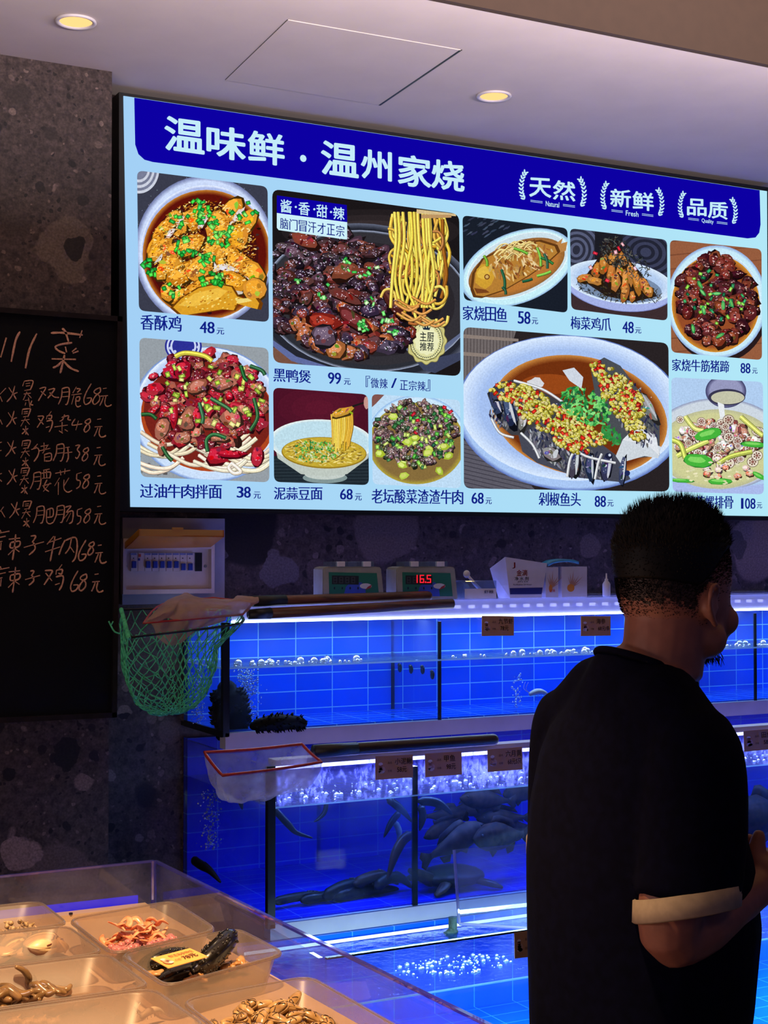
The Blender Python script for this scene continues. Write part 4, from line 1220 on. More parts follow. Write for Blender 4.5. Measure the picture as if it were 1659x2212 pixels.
bm = B(); box(bm, (XLB, YB_, zb0), (XR, YBB, zb0 + 0.004)); put('tank_floor', bm, M_TILE_B, bt)
bm = B(); box(bm, (XLB, YB_ - 0.01, zb0), (XR, YB_, zbt)); put('front_glass', bm, M_GLASS, bt)
bm = B(); box(bm, (XLB, YB_ - 0.0105, zbt), (XR, YB_ + 0.0005, zbt + 0.004)); put('rim_edge', bm, M_EDGE, bt)
bm = B(); box(bm, (XLB - 0.01, YB_ - 0.01, zb0), (XLB, YBB, zbt)); put('side_glass', bm, M_GLASS, bt)
bm = B(); box(bm, (XLB, YB_, zbw - 0.001), (XR, YBB, zbw)); put('water_surface', bm, M_WATERB, bt)
bm = B(); box(bm, (XLB, YB_ - 0.0115, zbw - 0.002), (XR, YB_ - 0.010, zbw + 0.002)); put('water_line', bm, M_LINE, bt)
xc = P(1120, 1990, YM).x
bm = B(); tube(bm, [(XLB, YM - 0.075, 0.609), (xc, YM - 0.075, 0.609)], 0.0042, 8); tube(bm, [(xc + 0.05, YM - 0.075, 0.609), (XR, YM - 0.075, 0.609)], 0.0042, 8); put('led_tube', bm, LED_B, bt, True)
# pipe fitting standing in the water
bm = B()
c = P(978, 1990, 3.44)
tube(bm, [(c.x, 3.44, 0.575), (c.x, 3.44, 0.640)], 0.012, 12)
ball(bm, (c.x - .008, 3.435, 0.602), 0.014, jit=0.003, sx=1.5, sz=.8)
put('drain_pipe', bm, pm('mossy_pipe', (90, 120, 110), 0.6, col2=(60, 80, 50), scale=60), bt, True)

# area lights added as fill to the strips over the water
for nm, loc, sx, en, col in (('led_fill_light', ((XL + XR) / 2, YU + 0.10, zc0 - 0.004), XR - XL, 16, (0.62, 0.78, 1.0)),
                             ('led_fill_light', ((XL + XR) / 2, YM + 0.06, zmt - 0.02), XR - XL, 30, (0.40, 0.46, 1.0)),
                             ('led_fill_light', ((XLB + XR) / 2, YB_ + 0.10, 0.73), XR - XLB, 46, (0.50, 0.86, 1.0))):  # added over the low tank's front rim, where no strip hangs
    l = lamp(nm, 'AREA', loc, en, col, shape='RECTANGLE', size=sx, size_y=0.05)
l = lamp('led_fill_light', 'AREA', ((XL + XR) / 2, YU + 0.10, zc0 + 0.004), 9, (0.34, 0.42, 1.0), shape='RECTANGLE', size=XR - XL, size_y=0.05)  # unseen up-facing fill, added to cast blue on the wall and boxes
l.rotation_euler = (math.pi, 0, 0)

# ------------------------------------------------------------------ clear splash guard leaning over the low tank
M_ACR = clear('acrylic', (226, 234, 246), 0.05, film=0.05, dirt=0.12, filmcol=(200, 210, 240))
M_ACRE = clear('acrylic_edge', (170, 185, 225), 0.15, film=0.55, filmcol=(200, 195, 220))
a0, a1 = P(981, 1836, 3.34), P(992, 1996, 3.30)
b0, b1 = P(1560, 1790, 3.08), P(1560, 2030, 3.05)
sg = thing('splash_guard', 'clear acrylic splash guard sheet standing over the low tank', 'splash guard', a1)
bm = B(); quad_slab(bm, [a0, b0, b1, a1], (0.1, 1, 0), 0.006); put('sheet', bm, M_ACR, sg)
bm = B(); tube(bm, [a0, a1], 0.0042, 6); tube(bm, [a1, b1], 0.0042, 6); put('cut_edge', bm, M_ACRE, sg)
# ================================================================== chalkboard on the pillar
M_BOARD = pm('blackboard', (5, 5, 9), 0.6, var=0.3, scale=8, spec=0.15)
M_INK = print_mat('printed_ink', 0)
M_CHALK = pm('chalk', (214, 160, 128), 0.9, var=0.25, scale=400)
YB1 = 3.955
cb = thing('chalkboard', 'black chalkboard with handwritten dish prices leaning on the stone pillar', 'chalkboard', P(60, 1556, YB1))
tl, tr, br_, bl = P(-260, 645, YB1), P(262, 685, YB1), P(250, 1549, YB1), P(-260, 1573, YB1)
bm = B(); quad_slab(bm, [tl, tr, br_, bl], (0, 1, 0), 0.04); put('board', bm, M_BOARD, cb)
bm = B()
for a, b in ((tl, tr), (tr, br_), (br_, bl)):
    d = (b - a).normalized(); n = Vector((0, -1, 0)).cross(d) * 0.014
    quad_slab(bm, [a, b, b - n, a - n], (0, -1, 0), 0.012)
put('frame', bm, pm('bronze_frame', (44, 36, 32), 0.35, metal=0.6, var=0.2), cb)


def chalk(strokes, w, x0=0.0, y0=0.0):
    """strokes traced in the board's own plan (3.688 units per photo unit, from 0,700)"""
    bm = B()
    for st in strokes:
        pts = [P((x + x0) / 3.688 + R.uniform(-.2, .2), 700 + (y + y0) / 3.688, YB1 - 0.0015) for x, y in st]
        if len(pts) > 2: pts = smooth_path(pts, 4)
        m = len(pts)
        rr = [w * R.uniform(.75, 1.15) * (0.65 if i in (0, m - 1) else 1) for i in range(m)]
        tube(bm, pts, rr, 5, ref=(0, 1, 0.01))
    for v in bm.verts: v.co.y = YB1 - 0.0004 - (0.0012 if v.co.y < YB1 - 0.0015 else 0)
    return bm


def sh(st, dx=0, dy=0, k=1.0, cx=0, cy=0): return [[(cx + (x - cx) * k + dx, cy + (y - cy) * k + dy) for x, y in s] for s in st]


G_HUO = [[(70, 505), (95, 545)], [(118, 492), (95, 570), (55, 620)], [(140, 545), (110, 560), (130, 600)]]
G_BAO = [[(195, 455), (180, 495)], [(195, 455), (255, 450), (262, 470), (240, 525)], [(205, 475), (240, 470)], [(208, 495), (240, 490)], [(195, 530), (240, 522)], [(190, 558), (245, 550)], [(215, 540), (185, 605)], [(222, 560), (250, 590)], [(198, 610), (228, 605)], [(226, 585), (240, 665)], [(205, 625), (200, 650)], [(255, 610), (245, 640), (265, 645)]]
G_BAO2 = [[(180, 680), (175, 720)], [(180, 680), (235, 675), (240, 690), (220, 740)], [(190, 700), (222, 697)], [(190, 715), (220, 712)], [(185, 740), (215, 735)], [(170, 770), (235, 760)], [(205, 745), (165, 815)], [(210, 770), (235, 800)], [(205, 810), (205, 880)], [(180, 835), (200, 850), (175, 875)], [(225, 830), (205, 850), (228, 885)]]
G_YUAN = [[(820, 515), (850, 510)], [(800, 575), (860, 570)], [(825, 580), (810, 620), (795, 650)], [(845, 575), (835, 625), (850, 655), (880, 650), (888, 640)]]
G_8 = [[(800, 505), (765, 520), (750, 545), (790, 570), (790, 610), (755, 640), (740, 615), (765, 570), (800, 540), (800, 508)]]
G_6 = [[(728, 475), (690, 540), (668, 600), (680, 640), (715, 625), (728, 590), (690, 590)]]
G_5 = [[(612, 1195), (650, 1182)], [(612, 1195), (612, 1240), (638, 1250), (635, 1290), (608, 1312)]]
G_YUE = [[(495, 515), (490, 580), (465, 640)], [(495, 515), (548, 508), (550, 580), (535, 635), (520, 640)], [(500, 545), (545, 540)], [(498, 580), (545, 575)]]
G_ZI = [[(245, 1690), (285, 1690), (255, 1740)], [(190, 1780), (350, 1735)], [(265, 1740), (280, 1790), (230, 1840)]]
G_LA = [[(70, 1715), (160, 1705)], [(85, 1742), (155, 1730), (150, 1770), (85, 1782), (85, 1742)], [(125, 1675), (115, 1780), (100, 1880)], [(115, 1790), (65, 1840)], [(120, 1790), (155, 1815)]]
G_XIN = [[(0, 1640), (10, 1660)], [(0, 1665), (75, 1650)], [(0, 1700), (45, 1690)], [(0, 1735), (20, 1730)], [(10, 1740), (5, 1800)]]
G_JI = [[(300, 735), (345, 735), (330, 770), (295, 825)], [(305, 750), (345, 800)], [(410, 695), (385, 730)], [(375, 730), (370, 760)], [(375, 732), (410, 728), (405, 755), (385, 750)], [(370, 775), (415, 770), (410, 820), (390, 860)], [(365, 825), (395, 815)]]
rows = [
    ('title', 1.65, [[(50, 108), (5, 265)], [(160, 60), (125, 130), (90, 300)], [(293, 75), (235, 200), (203, 352)],
      [(405, 72), (500, 70), (660, 88)], [(495, 35), (520, 60), (545, 140)], [(655, 50), (635, 110)], [(575, 148), (490, 160), (440, 182), (470, 215), (520, 235)], [(520, 180), (530, 225)], [(610, 192), (575, 220)], [(625, 215), (580, 232)], [(412, 278), (605, 282)], [(515, 245), (500, 310), (480, 392)], [(495, 295), (460, 330), (422, 348)], [(510, 300), (560, 350), (628, 378)]]),
    ('r1', 1.0, [[(48, 510), (0, 560)], [(0, 575), (18, 618)]] + G_HUO + G_BAO + [[(315, 515), (365, 505), (335, 560), (305, 612)], [(325, 535), (365, 570)], [(385, 525), (435, 515), (405, 560), (380, 590)], [(395, 545), (430, 580), (470, 585)]] + G_YUE +
     [[(610, 500), (580, 550)], [(610, 515), (640, 518), (615, 545)], [(570, 565), (650, 555)], [(590, 570), (570, 640)], [(605, 585), (635, 580), (630, 610), (608, 612)], [(605, 590), (605, 640), (620, 660), (645, 650)]] + G_6 + G_8 + G_YUAN),
    ('r2', 1.0, [[(0, 760), (18, 800)]] + sh(G_HUO, -5, 200) + G_BAO2 + G_JI + [[(515, 720), (500, 760), (475, 775)], [(490, 745), (545, 730), (540, 760), (565, 765)], [(435, 820), (540, 805)], [(495, 780), (495, 860)], [(470, 850), (500, 870)], [(515, 840), (540, 855)],
     [(600, 755), (575, 805), (655, 795)], [(625, 770), (605, 845)]] + sh(G_8, -75, 235, .8, 770, 570) + sh(G_YUAN, -45, 245)),
    ('r3', 1.0, [[(0, 945), (15, 940)], [(0, 1010), (12, 1005)]] + sh(G_HUO, -10, 435) + sh(G_BAO2, 0, 252) + [[(300, 955), (265, 995)], [(275, 975), (310, 1000), (300, 1050), (270, 1095)], [(250, 1000), (300, 985)], [(325, 975), (385, 965)], [(350, 945), (352, 1010)], [(315, 1010), (400, 990)], [(385, 960), (340, 1030)], [(355, 1035), (355, 1095)], [(355, 1040), (405, 1030), (405, 1085), (360, 1090)], [(360, 1062), (400, 1055)]] +
     sh(G_YUE, -42, 450) + [[(520, 985), (555, 980)], [(505, 1030), (575, 1020)], [(540, 985), (545, 1060), (530, 1100)], [(600, 970), (635, 965), (615, 1000), (635, 1030), (615, 1070), (600, 1060)]] + sh(G_8, -90, 465, .8, 770, 570) + sh(G_YUAN, -48, 472)),
    ('r4', 1.0, [[(0, 1195), (15, 1190)], [(0, 1240), (15, 1255)]] + sh(G_HUO, 0, 660) + sh(G_BAO2, -8, 470) + sh(G_YUE, -225, 675) + [[(345, 1165), (395, 1155)], [(330, 1190), (330, 1235)], [(330, 1190), (400, 1180), (395, 1230)], [(350, 1165), (350, 1225)], [(370, 1165), (372, 1225)], [(335, 1230), (395, 1225)], [(375, 1240), (350, 1300), (390, 1335)], [(400, 1265), (345, 1335)], [(340, 1290), (410, 1270)],
     [(440, 1190), (560, 1165)], [(480, 1165), (485, 1205)], [(520, 1150), (515, 1195)], [(475, 1225), (435, 1290)], [(465, 1260), (465, 1360)], [(550, 1225), (510, 1290)], [(510, 1240), (510, 1310), (540, 1340), (575, 1325)]] + G_5 + sh(G_8, -85, 680, .85, 770, 570) + sh(G_YUAN, -45, 698)),
    ('r5', 1.0, [[(30, 1455), (0, 1495)], [(10, 1490), (40, 1540)]] + sh(G_HUO, 20, 925) + sh(G_BAO2, 8, 735) + sh(G_YUE, -200, 945) + [[(375, 1480), (420, 1470), (420, 1530), (375, 1540)], [(398, 1478), (398, 1535)], [(372, 1480), (372, 1570), (395, 1592), (425, 1580)]] + sh(G_YUE, -40, 940) +
     [[(520, 1460), (565, 1450), (530, 1500), (580, 1490), (575, 1570), (550, 1590)], [(545, 1505), (510, 1550)], [(565, 1505), (530, 1575)]] + sh(G_5, 5, 285) + sh(G_8, -75, 955, .85, 770, 570) + sh(G_YUAN, -45, 940)),
    ('r6', 1.25, G_XIN + G_LA + G_ZI + [[(430, 1690), (375, 1755)], [(390, 1740), (490, 1705)], [(360, 1815), (480, 1775)], [(440, 1690), (420, 1790), (400, 1890)], [(520, 1720), (495, 1770), (470, 1840)], [(520, 1725), (600, 1700), (615, 1770), (600, 1860), (575, 1895)], [(570, 1700), (555, 1780), (520, 1830)], [(560, 1775), (590, 1820)]] + sh(G_6, -42, 1245) + sh(G_8, -45, 1215, .8, 770, 570) + sh(G_YUAN, -40, 1250)),
    ('r7', 1.25, sh(G_XIN, 0, 290) + sh(G_LA, 0, 260) + sh(G_ZI, -10, 260, .75, 270, 1765) + sh(G_JI, 68, 1240, 1.25, 340, 775) + sh(G_6, -105, 1490) + sh(G_8, -110, 1485) + sh(G_YUAN, -65, 1480)),
]
for nm, w, st in rows:
    put('chalk_writing', chalk(st, 0.0019 * w), M_CHALK, cb)

# ================================================================== breaker box
M_PLAST = pm('ivory_plastic', (196, 186, 188), 0.5, var=0.06, scale=20)
M_GREYP = pm('grey_plate', (150, 150, 162), 0.55, var=0.06, scale=15)
M_AMB = clear('amber_cover', (240, 196, 120), 0.06, film=0.5, filmcol=(240, 196, 110), rough=0.15)
M_BLUESW = pm('blue_switch', (24, 52, 150), 0.4)
M_SCREW = pm('steel_screw', (150, 150, 150), 0.35, metal=0.9)
Yb = YW - 0.004


def rect3(x0, y0, x1, y1, Y): return P(x0, y1, Y), P(x1, y0, Y)


eb = thing('breaker_box', 'grey wall breaker box with flipped-up amber cover above the green net', 'breaker box', P(370, 1310, Yb))
a, b = rect3(259, 1120, 481, 1306, Yb)
bm = B(); box(bm, (a.x, Yb - 0.02, a.z), (b.x, YW, b.z), bev=0.002); put('wall_plate', bm, M_GREYP, eb)
a, b = rect3(265, 1164, 463, 1284, Yb - 0.055)
ca, cb_ = rect3(272, 1186, 456, 1274, Yb - 0.055)
yf = Yb - 0.058
bm = B()
for (p, q) in (((a.x, a.z), (b.x, ca.z)), ((a.x, cb_.z), (b.x, b.z)), ((a.x, ca.z), (ca.x, cb_.z)), ((cb_.x, ca.z), (b.x, cb_.z))):
    box(bm, (p[0], yf, p[1]), (q[0], Yb - 0.02, q[1]))
box(bm, (a.x, Yb - 0.034, a.z), (b.x, Yb - 0.02, b.z))
put('housing', bm, M_PLAST, eb)
yq = Yb - 0.034
for k in range(9):
    x0 = 281 + k * 15.2
    wide = k == 0
    a2, b2 = rect3(x0, 1194, x0 + 14.6, 1234, yq)
    br1 = B(); box(br1, (a2.x, yq - 0.008, a2.z), (b2.x, yq, b2.z), bev=0.0006)
    r = put('breaker', br1, M_PLAST, eb)
    if k == 1:
        bq = B(); s0, s1 = rect3(x0 + 2, 1206, x0 + 6, 1211, yq - 0.008); box(bq, (s0.x, yq - 0.010, s0.z), (s1.x, yq - 0.006, s1.z)); put('test_button', bq, M_BLUESW, r)
        bq = B(); s0, s1 = rect3(x0 + 3, 1197, x0 + 8, 1203, yq - 0.008); box(bq, (s0.x, yq - 0.0095, s0.z), (s1.x, yq - 0.006, s1.z)); put('indicator', bq, pm('red_plastic', (190, 70, 60), 0.5), r)
    else:
        up = k < 7
        s0, s1 = rect3(x0 + 3, 1212 if up else 1217, x0 + 12, 1227 if up else 1232, yq - 0.008)
        bq = B(); box(bq, (s0.x, yq - 0.016, s0.z), (s1.x, yq - 0.006, s1.z), bev=0.001); put('switch_lever', bq, M_BLUESW, r)
        bq = B(); s0, s1 = rect3(x0 + 0.6, 1195, x0 + 13.8, 1199, yq - 0.008); box(bq, (s0.x, yq - 0.0087, s0.z), (s1.x, yq - 0.006, s1.z)); put('name_strip', bq, pm('breaker_strip', (110, 120, 170), 0.5), r)
        bq = B(); s0, s1 = rect3(x0 + 6, 1204.6, x0 + 8.5, 1207, yq - 0.008); box(bq, (s0.x, yq - 0.0087, s0.z), (s1.x, yq - 0.006, s1.z)); put('marking', bq, M_BLACK, r)
a2, b2 = rect3(421, 1194, 436, 1234, yq); bm = B(); box(bm, (a2.x, yq - 0.002, a2.z), (b2.x, yq, b2.z)); put('blank_slot', bm, M_BLACK, eb)
for px in (271.5, 443):
    c = P(px, 1223, yq); bm = B(); tube(bm, [c, c + Vector((0, -0.004, 0))], 0.0045, 12); put('screw', bm, M_SCREW, eb)
# flipped-up amber cover: a shallow tray sticking out towards the room
h0, h1 = P(270, 1186, yf), P(455, 1182, yf)
f0, f1 = P(300, 1158, yf - 0.10), P(484, 1160, yf - 0.10)
up = Vector((0, 0, 0.02)); th = Vector((0, 0, 0.003))
bm = B()
quad_slab(bm, [h0, h1, f1, f0], (0, 0, 1), 0.003)
quad_slab(bm, [f0, f1, f1 + up, f0 + up], (0, 1, 0), 0.003)
quad_slab(bm, [h0, f0, f0 + up, h0 + up], (1, 0, 0), 0.003)
quad_slab(bm, [h1, f1, f1 + up, h1 + up], (-1, 0, 0), 0.003)
cv = put('flip_cover', bm, M_AMB, eb)
m0 = f0 * 0.55 + f1 * 0.45 + up; bm = B(); box(bm, m0 + Vector((-0.016, -0.002, 0)), m0 + Vector((0.016, 0.006, 0.006))); put('finger_tab', bm, M_AMB, cv)

# ================================================================== things on the tank cover
ZK = zc1
YK = YU + 0.035


def flat_print(polys, place, name, parent, base=0.0004, mat=None):
    return put(name, ink_mesh(polys, place, 2e-5, base), mat or M_INK, parent)


def kp(Y): return lambda x, y, l: P(x, y, Y - l)


M_CTRL = pm('clear_yellowed_case', (150, 150, 140), 0.35, var=0.08)
M_CLEARP = clear('clear_plastic', (215, 225, 235), 0.10, film=0.12, filmcol=(200, 210, 230))
M_RED = emat('red_digits', (255, 26, 40), 2.2)
M_WHITEP = pm('white_plastic', (214, 214, 222), 0.5, var=0.04)
SEG = {'1': 'bc', '6': 'afgcde', '5': 'afgcd', '8': 'abcdefg'}


def seg_polys(ch, x, y, w, h, c):
    out = []
    t = w * 0.2
    S_ = {'a': (x, y, x + w, y + t), 'g': (x, y + h / 2 - t / 2, x + w, y + h / 2 + t / 2), 'd': (x, y + h - t, x + w, y + h), 'f': (x, y, x + t, y + h / 2), 'b': (x + w - t, y, x + w, y + h / 2), 'e': (x, y + h / 2, x + t, y + h), 'c': (x + w - t, y + h / 2, x + w, y + h)}
    for s in SEG[ch]:
        a_, b_, c_, d_ = S_[s]; out.append(([(a_, b_), (c_, b_), (c_, d_), (a_, d_)], c))
    return out


for k, (x0, lab) in enumerate(((697, 'grey temperature controller on the tank cover with a dark unlit display'), (856, 'temperature controller on the tank cover showing 16.5 in red digits'))):
    ctl = thing('temperature_controller', lab, 'controller', P(x0 + 66, 1290, YK), 'temperature controllers on the tank cover')
    bp_ = P(x0, 1290, YK)
    base = ZK + 0.0005
    fr = [P(x0 + 1, 1288, YK), P(x0 + 134, 1288, YK), P(x0 + 127, 1226, YK), P(x0 + 117, 1224, YK), P(x0 + 11, 1224, YK), P(x0 + 1, 1228, YK)]
    for i in (0, 1): fr[i].z = base
    bm = B()
    f = bm.faces.new([bm.verts.new(v) for v in fr])
    r = bmesh.ops.extrude_face_region(bm, geom=[f]); bmesh.ops.translate(bm, vec=(0, 0.07, 0), verts=[v for v in r['geom'] if isinstance(v, bmesh.types.BMVert)])
    bmesh.ops.recalc_face_normals(bm, faces=bm.faces[:])
    bmesh.ops.bevel(bm, geom=bm.edges[:], offset=0.003, segments=2, affect='EDGES')
    put('case', bm, M_CTRL, ctl)
    polys = [([(x0 + 13, 1236), (x0 + 117, 1238), (x0 + 122, 1288), (x0 + 14, 1288)], lin((34, 112, 92)))]
    polys.append(([(x0 + 45, 1288), (x0 + 50, 1268), (x0 + 60, 1258), (x0 + 84, 1258), (x0 + 92, 1268), (x0 + 94, 1288)], lin((56, 84, 190))))
    polys.append(([(x0 + 20, 1243), (x0 + 78, 1244), (x0 + 78, 1263), (x0 + 20, 1262)], lin((26, 34, 40))))
    for i in range(4): polys += seg_polys('8', x0 + 23 + i * 13, 1246, 8, 14, lin((66, 72, 76)))
    polys.append(([(x0 + 93 + 13 * math.cos(t), 1266 + 6 * math.sin(t)) for t in (2 * math.pi * q / 16 for q in range(16))], lin((200, 206, 214))))
    polys.append(([(x0 + 98, 1267), (x0 + 106, 1263), (x0 + 104, 1270), (x0 + 92, 1274)], lin((150, 50, 60))))
    for i in range(4): polys.append(([(x0 + 24 + i * 17, 1268), (x0 + 27 + i * 17, 1268), (x0 + 27 + i * 17, 1273), (x0 + 24 + i * 17, 1273)], lin((20, 40, 60))))
    flat_print(polys, kp(YK), 'face_panel', ctl)
    if k == 1:
        polys = []
        for ch, xx in (('1', 893), ('6', 907), ('5', 922)): polys += seg_polys(ch, xx, 1242, 9, 17, (1, 0, 0, 1))
        polys.append(([(918, 1256), (920.5, 1256), (920.5, 1259), (918, 1259)], (1, 0, 0, 1)))
        flat_print(polys, kp(YK), 'lit_digits', ctl, 0.002, M_RED)
    bm = B(); a2, b2 = rect3(x0 + 17, 1213, x0 + 111, 1224, YK); box(bm, (a2.x, YK, a2.z), (b2.x, YK + 0.05, b2.z), bev=0.001); put('hinged_lid', bm, M_CLEARP, ctl)
    for px in (x0 + 32, x0 + 88):
        bm = B(); a2, b2 = rect3(px, 1213, px + 16, 1224, YK - 0.002); box(bm, (a2.x, YK - 0.004, a2.z), (b2.x, YK + 0.01, b2.z), bev=0.001); put('clip', bm, M_WHITEP, ctl)

M_CARD = pm('white_carton', (196, 192, 200), 0.6, var=0.04)
Y1 = YK + 0.01
ct = thing('carton', 'skewed white carton with red characters and a dark blue base band', 'carton', P(1130, 1285, Y1))
Yc = Y1 + 0.085
fr = [P(1102, 1284, Y1), P(1170, 1284, Y1), P(1182, 1217, Y1), P(1091, 1203, Y1)]
bk = [P(1076, 1284, Yc), P(1140, 1284, Yc), P(1150, 1228, Yc), P(1058, 1228, Yc)]
for q in (fr[0], fr[1], bk[0], bk[1]): q.z = ZK + 0.0005
bm = B(); vs = [bm.verts.new(v) for v in fr + bk]
for q in ((0, 1, 2, 3), (7, 6, 5, 4), (0, 3, 7, 4), (1, 5, 6, 2), (0, 4, 5, 1), (3, 2, 6, 7)): bm.faces.new([vs[i] for i in q])
bmesh.ops.recalc_face_normals(bm, faces=bm.faces[:])
put('carton_body', bm, M_CARD, ct)
polys = [([(1101, 1270.5), (1172, 1269), (1170, 1283.5), (1102, 1284)], lin((30, 34, 110)))]
for s, q, c in (('J', cell(1107, 1113, 1215, 1228, 0), (190, 50, 60)), ('金', cell(1116, 1127, 1231, 1244, 0), (206, 40, 50)), ('滴', cell(1128, 1139, 1231, 1244, 0), (206, 40, 50)), ('净', cell(1112, 1120, 1246, 1254, 0), (80, 80, 100)), ('水', cell(1123, 1131, 1246, 1254, 0), (80, 80, 100)), ('剂', cell(1134, 1142, 1246, 1254, 0), (80, 80, 100)), ('JIN DI', cell(1118, 1140, 1255, 1259, 0), (110, 110, 130)), ('Purification Of Water', cell(1109, 1149, 1261, 1264.5, 0), (110, 110, 130))):
    polys += [(pl, lin(c)) for pl in text_faces(s, q, 0.01)]
put('carton_print', ink_mesh(polys, kp(Y1), 0, 0.0006), M_INK, ct)


def fishprint(x0, y0, w, h):
    out = []
    for k in range(7):
        a = math.radians(-110 + k * 14); L_ = h * (.5 + .12 * (k % 3))
        bx, by = x0 + w * .35, y0 + h * .72
        ex, ey = bx + math.cos(a) * L_ * .9, by + math.sin(a) * L_
        out.append(([(bx - 1.5, by), (ex, ey), (bx + 2.5, by + 1)], lin((176, 130, 110))))
    out.append(([(x0 + w * .32 + w * .16 * math.cos(t), y0 + h * .76 + h * .17 * math.sin(t)) for t in (2 * math.pi * q / 14 for q in range(14))], lin((206, 130, 40))))
    return out


for x0, x1, yt, dep, lab in ((1179, 1206, 1225, 0.04, 'narrow white fish-food box next to the carton, printed with an orange goldfish'), (1214, 1268, 1224, 0.05, 'wider white box with a goldfish picture, last in the row')):
    Yx = Y1 + 0.005
    a2, b2 = rect3(x0, yt, x1, 1284, Yx)
    sb = thing('small_box', lab, 'box', Vector(((a2.x + b2.x) / 2, Yx, ZK)), 'small boxes on the tank cover')
    bm = B(); box(bm, (a2.x, Yx, ZK + 0.0005), (b2.x, Yx + dep, b2.z)); put('box_body', bm, M_CARD, sb)
    polys = fishprint(x0 + 3, yt + 8, x1 - x0 - 4, 50)
    if x1 - x0 < 40: polys += [(pl, lin((190, 50, 60))) for pl in text_faces('金滴', cell(x0 + 8, x0 + 20, 1273, 1279, 0), 0.01)]
    put('box_print', ink_mesh(polys, kp(Yx), 2e-5, 0.0005), M_INK, sb)
bm = B()
a2, b2 = P(1184, 1224, Y1 + 0.004), P(1250, 1223, Y1 + 0.004)
rows_ = []
for i in range(7):
    f = i / 6
    z = a2.z + 0.0015 + 0.012 * math.sin(f * math.pi * .75) * (1 - .4 * f) + (0.004 if 0 < i < 6 else 0)
    x = a2.x + (b2.x - a2.x) * f
    rows_.append([Vector((x, Y1 + 0.002, z)), Vector((x, Y1 + 0.045, z + 0.004)), Vector((x, Y1 + 0.045, z + 0.010)), Vector((x, Y1 + 0.002, z + 0.009))])
loft(bm, rows_)
put('plastic_bag', bm, pm('blue_plastic_bag', (60, 150, 200), 0.35, var=0.15), smooth=True, label='folded blue plastic bag lying on top of the small boxes', cat='bag')
# clear tub with white label, its round lid standing beside it
tb = thing('plastic_tub', 'small clear plastic tub with a white label between controller and carton', 'tub', P(1038, 1287, YK))
a2, b2 = rect3(1004, 1262, 1073, 1287, YK)
bm = B(); box(bm, (a2.x, YK, ZK + 0.0005), (b2.x, YK + 0.07, b2.z + 0.012), bev=0.003); put('tub_body', bm, M_CLEARP, tb)
bm = B(); a3, b3 = rect3(1004, 1271, 1072, 1287, YK - 0.001); box(bm, (a3.x, YK - 0.001, ZK + 0.001), (b3.x, YK - 0.0003, b3.z)); put('label_band', bm, M_WHITEP, tb)
polys = [(pl, lin((60, 66, 110))) for pl in text_faces('虾粮', cell(1046, 1066, 1275, 1282, 0), 0.01)]
put('label_print', ink_mesh(polys, kp(YK), 0, 0.002), M_INK, tb)
c = P(997, 1268, YK + 0.02)
bm = B(); tube(bm, [c, c + Vector((0.012, 0.01, 0.004))], P(1000, 1250, YK).z - ZK > 0.02 and 0.024 or 0.02, 24)
lo = min(v.co.z for v in bm.verts)
for v in bm.verts: v.co.z += ZK + 0.001 - lo
put('round_lid', bm, M_CLEARP, smooth=False, label='round clear lid standing on edge beside the lit controller', cat='lid')
c = P(1008, 1240, YK + 0.03); c2 = P(1026, 1262, YK + 0.03)
c3 = P(1042, 1278, YK + 0.03)
bm = B(); ball(bm, c, 0.012, sx=1, sy=.6, sz=1); tube(bm, [c, c2, c3], [0.004, 0.006, 0.006], 8)
put('measuring_spoon', bm, M_WHITEP, smooth=True, label='white measuring spoon sticking up out of the plastic tub', cat='spoon')
bm = B()
cx_ = P(1318, 1284, YK)
loft(bm, [[Vector((cx_.x + r * math.cos(2 * math.pi * k / 16), YK + 0.02 + r * math.sin(2 * math.pi * k / 16), ZK + 0.0005 + z)) for k in range(16)] for r, z in ((.012, 0), (.013, .004), (.013, .04), (.009, .047), (.006, .05), (.006, .056), (.003, .058), (.002, .075))])
put('dropper_bottle', bm, M_WHITEP, smooth=True, label='white dropper bottle on the tank cover just behind the man', cat='bottle')

# ================================================================== price tags on the glass
M_TAGP = M_INK
C_TAG = lin((180, 134, 92))


